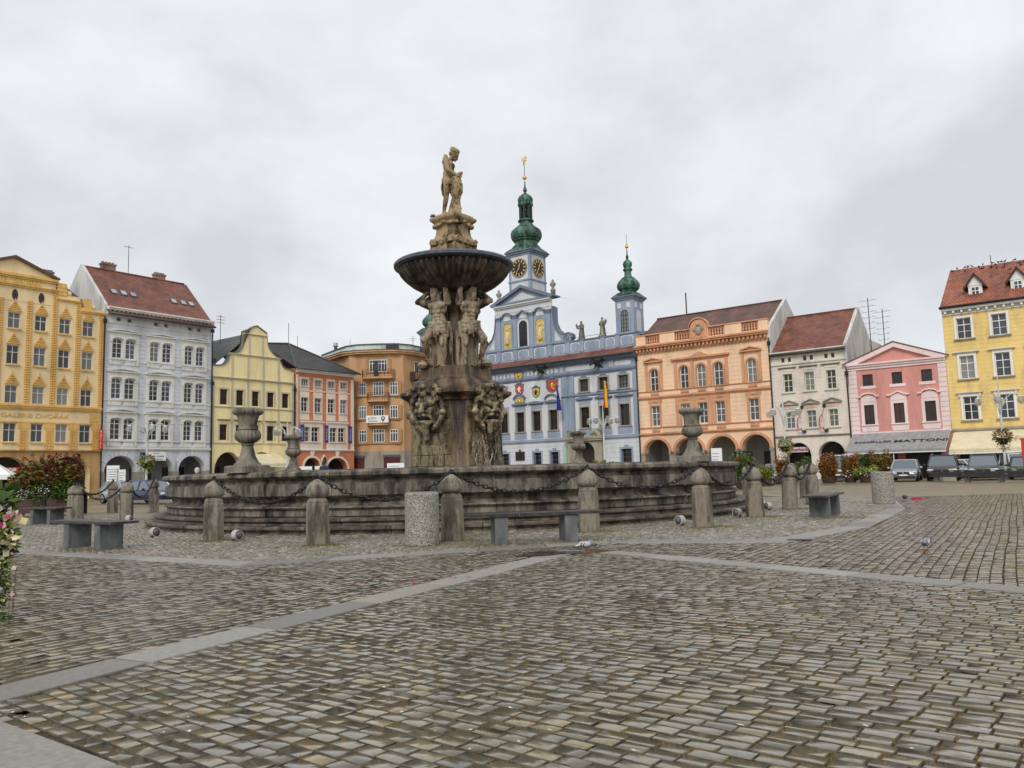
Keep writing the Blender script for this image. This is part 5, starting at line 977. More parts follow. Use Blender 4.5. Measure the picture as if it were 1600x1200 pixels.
# attic parapet with framed fields
t_.part('attic', MB().box(-73.4, -39.97, .5, 1.0, 14.2, 15.6), M_tb); t_.part('attic_coping', MB().box(-73.4, -39.97, .4, 1.1, 15.6, 15.72), M_td)
def field2(a, c):
    for e, m, y in ((.12, M_tl, .46), (.0, M_tb, .43)):
        k_ = .28; a2, c2, z0, z1 = a-e, c+e, 14.52-e*.5, 15.4+e*.5; P = [(a2+k_, z0), (c2-k_, z0), (c2-.05, z0+.1), (c2, z0+k_), (c2, z1-k_), (c2-.05, z1-.1), (c2-k_, z1), (a2+k_, z1), (a2+.05, z1-.1), (a2, z1-k_), (a2, z0+k_), (a2+.05, z0+.1)]; t_.part('attic_field', MB().prism(P, y, .5), m)
for a, c in ((-41.9, -40.6), (-43.75, -42.85), (-46.5, -44.7), (-48.3, -47.3), (-50.5, -49.3), (-53.3, -51.9), (-55.6, -54.3), (-58.0, -56.7), (-60.3, -59.2), (-62.4, -61.3), (-65, -63), (-67.5, -66), (-70.6, -68.6)): field2(a, c)
for u in (-42.4, -44.25, -46.95, -48.8, -51.2, -53.8, -56.15, -58.6, -60.75, -62.8): t_.part('attic_pier', MB().box(u-.26, u+.26, .42, .5, 14.35, 15.6), M_tb)
# central gable
Gy = .75; C = -55.05
t_.part('gable_wall', MB().box(C-4.1, C+4.1, Gy, Gy+1.2, 15.7, 20.1), M_tb)
NI = [(-58.0, -56.85, 18.95), (-55.65, -54.45, 18.98), (-53.25, -52.05, 18.95)]
for i, (a, c, f) in enumerate(NI):
    P = arc_pts(a-.22, c+.22, f+.22, .62); Q = arc_pts(a, c, f, .57)
    t_.part('niche_frame', MB().prism([(a-.22, 15.9)]+P+[(c+.22, 15.9), (c, 15.9)]+Q[::-1]+[(a, 15.9)], Gy-.12, Gy+.01), M_tl if i == 1 else M_tb)
    if i == 1: t_.window(a, c, 15.9, f, .57, .0, 3, (.17, .34, .51, .68), M_black, M_dglass, y=Gy-.02, bar=.04)
    else:
        t_.part('gilt_niche', MB().prism([(a, 15.9)]+Q+[(c, 15.9)], Gy-.03, Gy+.005), mat('mosaic_gold', (.62, .45, .14), rough=.7, var=.5, scale=3.5, bump=.3, bscale=12)); m_ = (a+c)/2; b = MB(); b.ball((m_, Gy-.1, 18.2), (.14, .1, .18), 8).cap((m_, Gy-.08, 17.7), .24, (m_, Gy-.08, 16.6), .3).cap((m_-.25, Gy-.1, 17.7), .08, (m_-.3, Gy-.1, 17.0), .07).cap((m_+.25, Gy-.1, 17.7), .08, (m_+.2, Gy-.12, 17.1), .07); t_.part('niche_figure', b, mat('mosaic_pale', (.66, .55, .33), rough=.7, var=.35, scale=6, bump=.3), True)
    z = f+.75; m_ = (a+c)/2
    t_.archhood(m_-.85, m_+.85, z, .35, .32, M_td, .16, Gy-.0, .28, point=(i == 1)); t_.part('hood_panel', MB().box(m_-.55, m_+.55, Gy-.05, Gy, f+.3, z+.05), M_tl)
for u in (-58.72, -56.25, -53.85, -51.45): t_.part('pilaster', MB().box(u-.3, u+.3, Gy-.14, Gy, 15.95, 19.75), M_tb); t_.part('capital', MB().box(u-.34, u+.34, Gy-.2, Gy, 19.35, 19.45).box(u-.38, u+.38, Gy-.24, Gy, 19.62, 19.78).ball((u-.25, Gy-.2, 19.55), .1, 6).ball((u+.25, Gy-.2, 19.55), .1, 6), M_td)
t_.part('gable_base', MB().box(C-4.2, C+4.2, Gy-.2, Gy, 15.7, 15.92), M_tb); t_.cornice([(19.8, 20.1, .1), (20.1, 20.75, .14), (20.75, 20.92, .35), (20.92, 21.1, .5)], M_tl, 'entablature', C-4.15, C+4.15, Gy); t_.cornice([(21.1, 21.2, .55)], M_td, 'cornice', C-4.5, C+4.5, Gy)
t_.part('pediment', MB().prism([(C-4.3, 21.15), (C+4.3, 21.15), (C, 22.95)], Gy-.05, Gy+1), M_tb); t_.part('pediment_field', MB().prism([(C-2.0, 21.45), (C+2.0, 21.45), (C, 22.35)], Gy-.09, Gy-.05), M_tl)
t_.part('raking_cornice', MB().prism([(C-4.6, 21.2), (C-4.0, 21.2), (C, 22.85), (C+4.0, 21.2), (C+4.6, 21.2), (C+4.6, 21.36), (C, 23.2), (C-4.6, 21.36)], Gy-.5, Gy+1.1), M_td); t_.roof([(C-4.5, Gy+.1, 21.3), (C, Gy+.1, 23.05), (C, Gy+6, 23.05), (C-4.5, Gy+6, 21.3), (C+4.5, Gy+.1, 21.3), (C+4.5, Gy+6, 21.3)], [(0, 1, 2, 3), (1, 4, 5, 2)], T_brown, 'gable_roof')
for sg in (-1, 1):
    x = lambda v: C+sg*v; ctrl = [(4.1, 20.0), (4.15, 19.0), (4.3, 18.0), (4.65, 17.25), (5.2, 16.75), (5.7, 16.62), (6.2, 16.7), (6.55, 16.45), (6.6, 16.05), (6.45, 15.75), (4.1, 15.75)]
    P = [(x(v), z) for v, z in ctrl]; t_.part('volute', MB().prism(P, Gy, Gy+.7), M_tb); t_.part('volute_coping', MB().prism([(x(v), z) for v, z in ctrl[:9]]+[(x(v+.10), z+.12) for v, z in ctrl[:9][::-1]], Gy-.12, Gy+.8), M_td); t_.part('volute_field', MB().prism([(x(4.4), 16.0), (x(4.42), 17.3), (x(4.9), 16.5), (x(5.3), 16.0)], Gy-.03, Gy), M_tl)
    t_.part('volute_scroll', MB().tube([(x(6.0)+.38*u/9*math.cos(u), Gy-.05, 16.15+.38*u/9*math.sin(u)) for u in np.linspace(0, 12, 26)], .05, 5), M_td)
    uf = x(4.0 if sg > 0 else 3.95); t_.part('urn_finial', MB().lathe([(.28, 21.3), (.28, 22.0), (.34, 22.05), (.2, 22.2), (.16, 22.4), (.34, 22.65), (.36, 22.85), (.2, 23.0), (.12, 23.1), (.16, 23.2), (.03, 23.35)], 14, (uf, Gy+.5, 0)), M_trim, True)
# onion towers
def oct(mb, prof, u, y, n=8, m=0): return mb.lathe([(r*.72, z) for r, z in prof], n, (u, y, 0), m, rot=math.pi/8)
u0, u1, y0, y1 = -57.9, -54.75, 2.0, 5.15; mu, my = (u0+u1)/2, (y0+y1)/2
t_.part('clock_tower', MB().box(u0, u1, y0, y1, 15, 27.5), M_tl); b = MB()
for x in (u0, u1):
    for y in (y0, y1): b = MB().box(x-.28 if x == u1 else x-.04, x+.04 if x == u1 else x+.28, y-.04 if y == y0 else y-.28, y+.28 if y == y0 else y+.04, 21, 27.5); t_.part('tower_pilaster', b, M_tb)
def ringbox(z0, z1, p, m, nm): t_.part(nm, MB().box(u0-p, u1+p, y0-p, y1+p, z0, z1), m)
ringbox(24.1, 24.28, .12, M_tb, 'tower_string'); ringbox(27.3, 27.5, .12, M_tb, 'tower_cornice'); ringbox(27.5, 27.72, .3, M_td, 'tower_cornice'); ringbox(27.72, 27.85, .42, M_td, 'tower_cornice')
for fx, (cu_, cy, ra) in enumerate(((mu, y0-.06, 0), (u1+.06, my, R(90)))):
    ck = t_.part('clock', MB().lathe([(1.16, -.02), (1.16, .05), (1.04, .05)], 32).lathe([(1.04, .045), (1.04, .062)], 32, m=1), [M_trim, M_black]); ck.location = (cu_-t_.u0, cy, 25.75); ck.rotation_euler = (R(90), 0, ra)
    for k in range(12):
        a = k*math.pi/6; o = MB().box(-.075, .075, .68, 1.0, .06, .08).build('clock_numeral', M_gold, ck); o.rotation_euler = (0, 0, -a)
    for a, ln, w in ((R(212), .92, .05), (R(18), .6, .08)): o = MB().prism([(-w, -.2), (w, -.2), (w*.8, ln*.8), (0, ln), (-w*.8, ln*.8)], -.11, -.085).mesh('clock_hand', M_gold); q = link('clock_hand', o, ck, rot=(R(-90), 0, 0)); q.rotation_euler = Euler((R(-90), 0, 0)).to_matrix().to_euler(); q.matrix_local = Matrix.Rotation(-a, 4, 'Z') @ Matrix.Rotation(R(-90), 4, 'X')
t_.part('tower_skirt', MB().lathe([(1.95, 27.85), (1.75, 28.1), (1.3, 28.5), (1.05, 28.9)], 4, (mu, my, 0), rot=math.pi/4, sq=True), M_copper); dm = MB(); oct(dm, [(1.9, 28.6), (1.95, 29.2), (2.25, 29.35), (2.25, 29.45), (2.5, 29.6), (2.68, 29.95), (2.7, 30.25), (2.5, 30.65), (2.05, 30.95), (1.5, 31.25), (1.12, 31.55), (1.1, 31.75), (1.38, 31.85), (1.38, 31.98), (1.1, 32.1)], mu, my, 16); t_.part('onion_dome', dm, M_copper)
for k in range(8): a = k*math.pi/4+math.pi/8; t_.part('lantern_post', MB().box(-.10, .10, -.10, .10, 32.0, 33.8), mat('dark_copper', (.03, .045, .04), rough=.6)).location = (mu-t_.u0+.70*math.cos(a), my+.70*math.sin(a), 0)
t_.part('bell', MB().lathe([(.36, 32.5), (.3, 32.7), (.2, 33.2), (.1, 33.35)], 12, (mu, my, 0)), M_black, True)
dm = MB(); oct(dm, [(1.1, 33.7), (1.3, 33.85), (1.36, 34.05), (1.2, 34.2), (1.3, 34.4), (1.32, 34.65), (1.1, 35.0), (.6, 35.3), (.28, 35.45), (.2, 35.6), (.36, 35.8), (.3, 36.0), (.14, 36.3), (.08, 37.0)], mu, my, 16); t_.part('lantern_dome', dm, M_copper); t_.part('gilt_ball', MB().ball((mu, my, 37.45), .27, 12), M_gold, True); t_.part('spire_rod', MB().bar((mu, my, 37.7), (mu, my, 39.1), .035), M_black)
b = MB(); c_ = b.cap; X = lambda x, z: (mu+x, my, 39.55+z)
for p, q, r1, r2 in (((0, -.1), (.05, .35), .12, .13), ((.05, .35), (.18, .55), .1, .1), ((0, -.1), (-.2, -.45), .09, .05), ((0, -.1), (.18, -.4), .09, .05), ((.08, .25), (.38, .35), .06, .05), ((.05, .1), (.36, .02), .06, .05), ((-.05, -.1), (-.35, .1), .04, .04), ((-.35, .1), (-.25, .45), .04, .05), ((-.25, .45), (-.4, .6), .05, .04)): c_(X(*p), r1, X(*q), r2, 7)
t_.part('gilt_lion_vane', b, M_gold, True)
def turret(ub):
    u0, u1, y0, y1 = ub-2.2, ub, .9, 3.1; mu, my = (u0+u1)/2, 2.0; q = lambda n, b, m, s=False: t_.part(n, b, m, s)
    q('turret', MB().box(u0, u1, y0, y1, 14.5, 19.5), M_tb); q('turret_base', MB().box(u0-.1, u1+.1, y0-.1, y1+.1, 15.7, 15.95), M_tb)
    w0, w1 = mu-.45, mu+.5; P = arc_pts(w0, w1, 18.3, .5); q('turret_window_frame', MB().prism([(w0-.17, 16)]+arc_pts(w0-.17, w1+.17, 18.5, .6)+[(w1+.17, 16), (w1, 16)]+P[::-1]+[(w0, 16)], y0-.1, y0), M_tb); t_.window(w0, w1, 16, 18.3, .5, 0, 3, (.18, .36, .54, .75), M_black, M_glass, y=y0-.0, bar=.05)
    for a, c in ((u0+.25, u0+.7), (u1-.85, u1-.4)): q('turret_panel', MB().box(a+.02, c+.02, y0-.03, y0, 18.55, 19.1), M_tl)
    s_ = MB().prism([(-.45, 16)]+arc_pts(-.45, .45, 18.3, .5)+[(.45, 16)], -.03, 0).mesh('turret_blind_arch', M_tl); o = link('turret_blind_arch', s_, t_.root, (u1-t_.u0, my, 0), R(90)); q('turret_panel', MB().box(u1, u1+.03, my-.8, my-.35, 18.5, 19.1).box(u1, u1+.03, my+.35, my+.8, 18.5, 19.1), M_tl)
    for z0, z1, p, m in ((19.4, 19.55, .12, M_tb), (19.55, 19.7, .25, M_td), (19.7, 19.8, .34, M_td)): q('turret_cornice', MB().box(u0-p, u1+p, y0-p, y1+p, z0, z1), m)
    q('turret_skirt', MB().lathe([(1.42, 19.8), (1.1, 20.1), (.85, 20.35)], 4, (mu, my, 0), rot=math.pi/4, sq=True), M_copper); dm = MB(); oct(dm, [(1.3, 20.15), (1.2, 20.4), (1.3, 20.55), (1.62, 20.75), (1.76, 21.05), (1.72, 21.3), (1.45, 21.62), (1.1, 21.85), (1.05, 21.95), (.68, 22.1), (.52, 22.3), (.56, 22.35), (.5, 22.45), (.52, 22.7), (.72, 22.85), (.72, 22.98), (.52, 23.1), (.66, 23.35), (.72, 23.55), (.6, 23.8), (.3, 24.0), (.14, 24.1), (.22, 24.3), (.2, 24.42), (.1, 24.6), (.05, 25.3)], mu, my, 16); q('onion_dome', dm, M_copper); q('gilt_ball', MB().ball((mu, my, 25.5), .2, 10).ball((mu, my, 25.75), .12, 8), M_gold, True); q('spire_rod', MB().bar((mu, my, 25.7), (mu, my, 26.9), .02), M_black)
turret(-40.55); turret(-69.8)
t_.roof([(-73.4, 1.0, 15.3), (-39.97, 1.0, 15.3), (-39.97, 7.5, 17), (-73.4, 7.5, 17), (-73.4, 14, 15), (-39.97, 14, 15)], [(0, 1, 2, 3), (3, 2, 5, 4)], T_brown); t_.part('parapet_rail', MB().bar((-48, .9, 16.1), (-43.8, .9, 16.1), .02), M_black)
# painted arms, cast dragons, portal
def shield(u, z, w, h_, c1, c2, top=True):
    y = -.06; P = [(u-w/2, z+h_/2), (u+w/2, z+h_/2), (u+w/2, z-h_*.1), (u+w*.3, z-h_*.38), (u, z-h_/2), (u-w*.3, z-h_*.38), (u-w/2, z-h_*.1)]; o = t_.part('coat_of_arms', MB().prism([(u+(x-u)*1.3, z+(zz-z)*1.22) for x, zz in P], y, 0), M_td)
    b = MB().prism(P, y-.05, y); t_.part('arms_field', b, c1); b = MB(); b.cap((u, y-.08, z-.15*h_), w*.13, (u+w*.05, y-.08, z+.2*h_), w*.15, 6).cap((u, y-.08, z), w*.08, (u+w*.28, y-.08, z+.1*h_), w*.05, 6).cap((u, y-.08, z), w*.08, (u-w*.28, y-.08, z+.12*h_), w*.05, 6).cap((u, y-.08, z-.1*h_), w*.08, (u+w*.22, y-.08, z-.28*h_), w*.05, 6); t_.part('arms_charge', b, c2, True)
    if top: b = MB().ball((u, y-.04, z+h_*.75), (w*.22, .08, h_*.14), 8); [b.tube([(u+s_*w*(.2+.5*k/5), y-.03, z+h_*(.62+.12*math.sin(k*1.3))) for k in range(6)], .05, 5) for s_ in (-1, 1)]; t_.part('arms_crest', b, M_td, True)
M_red = mat('arms_red', (.5, .06, .02), rough=.7, var=.2, bump=0); M_yel = mat('arms_yellow', (.62, .42, .08), rough=.7, var=.3, scale=6, bump=0)
shield(-55.34, 12.35, 1.0, .75, M_yel, M_gold); shield(-55.3, 10.75, .95, 1.1, M_red, M_white); shield(-55.3, 9.3, 1.15, .95, M_yel, M_gold, False); shield(-52.95, 10.25, .85, 1.0, M_yel, M_black); shield(-50.7, 10.8, 1.3, 1.25, M_red, M_gold); shield(-57.7, 10.6, 1.0, 1.1, M_yel, M_red)
t_.archhood(-51.75, -49.95, 9.3, .55, .25, M_td, .14, 0, .05); t_.archhood(-56.2, -54.4, 9.75, .4, .25, M_td, .14, 0, .15)
def dragon():
    b = MB(); c = b.cap
    c((0, 0, 0), .14, (.0, -.5, .12), .2); c((0, -.5, .12), .17, (-.12, -.85, .28), .12); c((-.12, -.85, .28), .12, (-.2, -1.1, .12), .1); c((-.2, -1.1, .12), .1, (-.24, -1.38, .02), .06); c((-.2, -1.15, .06), .07, (-.22, -1.32, -.1), .04)
    for s_ in (-1, 1): c((s_*.08, -.4, .2), .06, (s_*.5, -.45, .55), .05); c((s_*.5, -.45, .55), .05, (s_*.62, -.2, .3), .03); c((s_*.4, -.42, .5), .1, (s_*.35, -.25, .15), .04); c((s_*.1, -.5, 0), .08, (s_*.2, -.65, -.28), .05)
    c((-.15, -1.0, .25), .04, (-.05, -.95, .45), .02); c((0, 0, 0), .1, (.35, .0, -.2), .05); return b
for u in (-51.9, -44.45): o = t_.part('dragon_spout', dragon(), M_black, True); o.location = (u-t_.u0, 0, 12.5); o.scale = (1.25, 1.1, 1.25)
po = MB().box(-48.6, -47.5, -.5, 0, 0, 4.5).box(-45.2, -44.3, -.5, 0, 0, 4.5).prism([(-47.5, 3.3)]+[(x, z) for x, z in arc_pts(-47.5, -45.2, 4.35, 1.05)][1:-1]+[(-45.2, 3.3), (-45.2, 4.5), (-47.5, 4.5)], -.5, 0); t_.part('portal', po, M_ts); t_.part('portal_cornice', MB().box(-48.9, -44.1, -.75, 0, 4.5, 4.7).box(-49, -44, -.85, 0, 4.7, 4.95), M_ts)
for s_, u in ((1, -48.4), (-1, -44.6)):
    b = MB().cap((u, -.4, 5.05), .28, (u+s_*.5, -.4, 5.6), .22).tube([(u+.3*math.cos(k)*(1-k/9), -.45, 5.5+.3*math.sin(k)*(1-k/9)) for k in np.linspace(0, 7, 12)], .09, 6).cap((u+s_*.4, -.4, 5.5), .2, (u+s_*1.0, -.4, 5.2), .12); t_.part('portal_volute', b, M_ts, True)
t_.part('portal_door', MB().box(-47.4, -45.3, .45, .55, 0, 4.3), M_door); t_.part('bronze_plaque', MB().box(-56.08, -54.8, -.12, -.03, 2.66, 3.66).box(-55.55, -55.35, -.12, -.03, 3.66, 3.9), mat('bronze', (.05, .045, .035), rough=.45, metal=.5, var=.3))
t_.part('notice_board', MB().box(-49.45, -48.95, -.2, -.06, .9, 4.0), mat('mint_board', (.35, .47, .42), bump=0))
t_.pipe(-39.93, 13.2)
# parapet statues
def robed(seed):
    random.seed(seed); b = MB(); c = b.cap
    c((0, 0, .2), .3, (0, 0, 1.0), .22); c((0, 0, 1.0), .22, (.02, 0, 1.45), .24); b.ball((0, -.02, 1.83), .15, 8); c((0, 0, 1.6), .1, (0, 0, 1.75), .08); c((-.2, 0, 1.5), .1, (-.4, -.1, 1.3), .08); c((-.4, -.1, 1.3), .08, (-.5, -.15, 1.65), .07); c((.2, 0, 1.5), .1, (.3, -.12, 1.2), .08); c((.3, -.12, 1.2), .07, (.0, -.25, 1.2), .06); c((-.5, -.15, 1.5), .12, (-.35, -.15, 1.2), .12)
    for k in range(8): a = k*.8; c((.2*math.cos(a), .18*math.sin(a), 1.1), .06, (.3*math.cos(a), .26*math.sin(a), .12), .07)
    c((.15, 0, 1.2), .12, (-.2, -.15, .7), .1); b.box(-.38, .38, -.32, .32, -.02, .12); return organic('robed', b, .045, stone_mat('parapet_stone', [(.05, .05, .045), (.16, .15, .13), (.33, .31, .27)], scale=2, streak=.5), 2, .04, .1)
for i, (u, sd_) in enumerate(((-47.05, 3), (-44.35, 8))):
    p = row_pt('R', u, .75, 15.72); o = link('parapet_statue', robed(sd_), None, p, ROWS['R'][2]); o.scale = (1.08, 1.08, 1.08) if i == 0 else (-1.08, 1.08, 1.12); tag(o, ('left of two weathered robed statues on the town hall parapet', 'right of two weathered robed statues on the town hall parapet')[i], 'statue', 'statues on the town hall parapet')
random.seed(21)
# flags on poles
def flag(name, label, u, z0, z1, mats, off=1.3):
    f = thing(name, label, 'flag', row_pt('R', u, 0, z1+.2), ROWS['R'][2]); MB().bar((0, 0, .35), (0, -off, .75), .03).build('pole', M_white, f); n = 12; h_ = z1-z0
    cols = len(mats)
    for ci, m in enumerate(mats):
        b = MB(); w = .62/cols; x0 = -.31+w*ci; vs = []
        for j in range(n+1):
            t = j/n
            for i in range(4): x = x0+w*i/3; vs.append((x*(.35+.65*t)+.12*t, -off+.12*math.sin(i*1.7+ci*2.4+t*3), .7-(h_+.4)*t))
        b.add(vs, [(j*4+i, j*4+i+1, j*4+5+i, j*4+4+i) for j in range(n) for i in range(3)]); b.build('cloth', m, f, smooth=True)
    return f
fl = flag('hanging_flag', 'dark blue flag with yellow stars hanging from the town hall front', -49.2, 7.4, 9.9, [mat('flag_blue', (.012, .02, .19), bump=0)])
b = MB(); [b.ball((.1*math.cos(a), -1.3-.15, -.4+.16*math.sin(a)), .025, 5) for a in np.linspace(0, 6.28, 13)[:-1]]; b.build('stars', M_yel, fl)
flag('hanging_flag', 'red and yellow flag hanging from the right part of the town hall', -43.2, 7.3, 9.7, [mat('flag_red', (.55, .02, .015), bump=0), mat('flag_yellow', (.7, .45, .02), bump=0)])
# ------------------------------------------------------------------ apricot house
M_pb = pl('peach_stucco', (.84, .59, .40), dirt=.2); M_po = pl('terracotta_trim', (.62, .32, .18), dirt=.3)
p_ = B('peach_house', 'peach house with orange trim, roof balustrade and arcades right of the town hall', 'house', 'R', -39.9, -25.95, 13.3, 12)
WI = [(-38.5, -37.55), (-35.15, -34.23), (-33.33, -32.4), (-31.55, -30.6), (-28.2, -27.28)]; ar = [(-39.45, -36.68), (-36.05, -33.05), (-32.47, -29.7), (-29.13, -26.42)]
ops = [(a, c, 9.22, 11.5, .47, .25) for a, c in WI]+[(a, c, 5.62, 7.66, 0, .25) for a, c in WI]+[(a, c, 0, 4.28, 1.35, .85) for a, c in ar]
p_.wall(ops, M_pb); p_.arcade(ar, 4.5, mat('grey_vault', (.30, .29, .27), rough=.9, bump=0))
ex = [(a-.35, c+.35, 5.0, 12.3) for a, c in WI]+[(-35.5, -30.25, 9, 12.7)]
p_.rust(4.95, 13.0, .42, ex, M_pb, .025, .04); p_.rust(.3, 4.6, .3, [(a-.32, c+.32, 0, 4.4) for a, c in ar], M_pb, .03, .045, .55, 'ground_rustication')
for i, (a, c) in enumerate(WI):
    p_.window(a, c, 9.22, 11.5, .47, .25, 2, (.32, .62)); p_.window(a, c, 5.62, 7.66, 0, .25, 2, (.36, .64)); p_.surround(a, c, 5.62, 7.66, .18, .08, M_po, 0); m_ = (a+c)/2
    P = arc_pts(a-.16, c+.16, 11.64, .58); Q = arc_pts(a, c, 11.5, .47); p_.part('window_surround', MB().prism([(a-.16, 9.22)]+P+[(c+.16, 9.22), (c, 9.22)]+Q[::-1]+[(a, 9.22)], -.09, 0), M_po)
    p_.part('frieze_relief', MB().box(a-.3, c+.3, -.06, 0, 7.95, 8.3).ball((m_, -.08, 8.12), (.3, .06, .1), 8), M_po)
    for z0 in (8.72, 4.98):
        p_.part('balustrade_panel', MB().box(a-.05, c+.05, -.1, 0, z0+.42, z0+.48), M_po)
        b = MB(); [b.lathe([(.035, z0), (.07, z0+.13), (.035, z0+.25), (.05, z0+.42)], 6, (a+.09+(c-a-.18)*k/5, -.06, 0)) for k in range(6)]; p_.part('balusters', b, M_po, True)
    if i in (0, 4): p_.pediment(m_-1.05, m_+1.05, 12.15, 12.58, .3, M_po, .12); [p_.part('pilaster', MB().box(x-.13, x+.13, -.1, 0, 9.3, 12.15), M_po) for x in (a-.38, c+.38)]
for u in (-35.6, -33.78, -31.97, -30.2): p_.part('pilaster', MB().box(u-.16, u+.16, -.1, 0, 9.3, 12.1), M_po); p_.part('pilaster', MB().box(u-.16, u+.16, -.07, 0, 5.6, 8.3), M_po)
p_.part('window_hood', MB().prism([(-36, 12.1), (-29.85, 12.1), (-29.85, 12.28), (-31.9, 12.28), (-32.9, 12.72), (-33.9, 12.28), (-36, 12.28)], -.3, 0).prism([(-35.8, 11.95), (-30, 11.95), (-30, 12.1), (-35.8, 12.1)], -.15, 0), M_po)
p_.cornice([(9.17, 9.24, .14)], M_po, 'string_course'); p_.cornice([(8.4, 8.5, .14), (8.5, 8.62, .22), (8.62, 8.7, .12)], M_po, 'string_course'); p_.cornice([(5.45, 5.54, .14)], M_po, 'string_course'); p_.cornice([(4.68, 4.78, .14), (4.78, 4.92, .24)], M_po, 'string_course')
p_.cornice([(13.1, 13.25, .1), (13.62, 13.78, .6), (13.78, 13.95, .72)], M_po); p_.cornice([(13.25, 13.62, .12)], M_pb, 'frieze'); p_.blocks(13.3, 13.62, .45, M_po, 34, .2)
for a, c, f in [(a, c, 4.28) for a, c in ar]: P = arc_pts(a, c, f, 1.35); Q = arc_pts(a-.26, c+.26, f+.24, 1.5); p_.part('arch_moulding', MB().prism(P+Q[::-1], -.1, 0), M_po); [p_.part('impost', MB().box(x-.28, x+.28, -.12, .85, 2.75, 2.95), M_trim) for x in (a-.2, c+.2)]; [p_.part('pier_base', MB().box(x-.22, x+.22, -.06, .85, 0, 2.75), M_co) for x in (a-.22, c+.22)]
b = MB()
for a, c in ((-39.9, -38.8), (-37.15, -35.5), (-33.8, -31.9), (-30.2, -28.5), (-26.85, -25.95)): p_.part('parapet_pier', MB().box(a, c, -.1, .3, 13.95, 15.0), M_pb)
p_.part('parapet_rail', MB().box(-39.95, -25.9, -.16, .36, 15.0, 15.12), M_po); p_.part('parapet_plinth', MB().box(-39.95, -25.9, -.14, .34, 13.95, 14.12), M_pb)
for a, c in ((-38.8, -37.15), (-35.5, -33.8), (-31.9, -30.2), (-28.5, -26.85)):
    for k in range(6): x = a+(c-a)*(k+.5)/6; p_.part('parapet_baluster', MB().lathe([(.06, 14.12), (.13, 14.35), (.06, 14.6), (.09, 14.8), (.06, 15.0)], 8, (x, .1, 0)), M_po, True)
p_.part('crest', MB().prism([(-33.75, 14.1)]+arc_pts(-33.75, -31.95, 15.9, .85)+[(-31.95, 14.1)], -.2, .3), M_po); p_.part('crest_relief', MB().ball((-32.85, -.25, 14.75), (.35, .12, .45), 8).ball((-33.3, -.22, 15.0), (.2, .1, .3), 8).ball((-32.4, -.22, 15.0), (.2, .1, .3), 8).ball((-32.85, -.25, 15.4), (.25, .12, .2), 8), M_ts, True); P = arc_pts(-33.85, -31.85, 16.0, .9); p_.part('crest_cornice', MB().prism(P+[(x, z+.12) for x, z in P[::-1]], -.3, .3), M_po)
p_.gable_roof(14.3, 17.6, 5, T_brown, -.4); p_.gable_end(-25.9, 14.2, 17.6, 5, M_gw, zl=11); p_.part('flagpole', MB().bar((-36.4, 5, 17.5), (-36.4, 5, 20), .07), M_brown); p_.pipe(-25.93, 13.2)
# ------------------------------------------------------------------ cream house
M_cb = pl('cream_pink_stucco', (.74, .66, .58), dirt=.25); M_cf = mat('ivory_frame', (.70, .66, .48), rough=.5, bump=0)
c_ = B('cream_house', 'cream three storey house with triangular window hoods, two arcade arches and a bank sign', 'house', 'R', -25.9, -19.15, 11.75, 13)
W2 = [(-24.83, -24.0), (-22.9, -22.05), (-20.97, -20.16)]; W1 = [(-24.74, -24.05), (-22.9, -22.08), (-20.99, -20.19)]; W1[0] = (-24.8, -24.0); ar = [(-25.0, -22.75), (-22.08, -19.82)]; sm = [-24.76, -24.16, -22.77, -22.18, -20.89, -20.31]
ops = [(a, c, 7.97, 9.66, 0, .22) for a, c in W2]+[(a, c, 4.63, 6.17, 0, .22) for a, c in W1]+[(u-.15, u+.15, 10.74, 11.18, 0, .2) for u in sm]+[(a, c, 0, 3.33, 1.12, .8) for a, c in ar]
c_.wall(ops, M_cb); c_.arcade(ar, 3.6)
c_.rust(4.1, 10.5, .33, [(a-.3, c+.3, e-.3, f+.7) for W, e, f in ((W2, 7.97, 9.66), (W1, 4.63, 6.17)) for a, c in W], M_cb, .02, .035)
for (a, c), (d, e) in zip(W2, W1):
    c_.window(a, c, 7.97, 9.66, 0, .22, 2, (.32, .64), M_cf); c_.window(d, e, 4.63, 6.17, 0, .22, 2, (.36, .68), M_cf); c_.surround(a, c, 7.97, 9.66, .18, .06, M_cream, .12); c_.surround(d, e, 4.63, 6.17, .16, .06, M_cream, .12)
    m_ = (a+c)/2; c_.hood(m_-.78, m_+.78, 10.15, .14, M_trim, .12); c_.part('hood_panel', MB().box(m_-.55, m_+.55, -.05, 0, 9.9, 10.12), M_cb); m_ = (d+e)/2; c_.pediment(m_-.82, m_+.82, 6.76, 7.18, .2, M_trim, .08); c_.part('hood_panel', MB().box(m_-.55, m_+.55, -.05, 0, 6.4, 6.74), pl('rose_panel', (.66, .48, .40)))
for u in sm: c_.window(u-.15, u+.15, 10.74, 11.18, 0, .2, 1, (), M_trim, M_dglass, bar=.03)
c_.cornice([(10.5, 10.62, .12)], M_cream, 'string_course'); c_.cornice([(11.3, 11.45, .12), (11.45, 11.6, .25), (11.6, 11.72, .35)], M_cream); c_.cornice([(3.82, 3.9, .1), (3.9, 3.98, .16)], M_trim, 'string_course')
for a, c in ar: P = arc_pts(a, c, 3.33, 1.12); Q = arc_pts(a-.14, c+.14, 3.46, 1.2); c_.part('arch_moulding', MB().prism(P+Q[::-1], -.05, 0), M_cream)
c_.gable_roof(11.8, 15.75, 5, T_red, .35); c_.gable_end(-19.2, 11.75, 15.7, 5, M_gw, zl=8); c_.part('rear_wing_wall', MB().box(-19.4, -19.1, 8, 13, 8, 13.2), M_gw); c_.pipe(-19.2, 9.7)
b = MB()
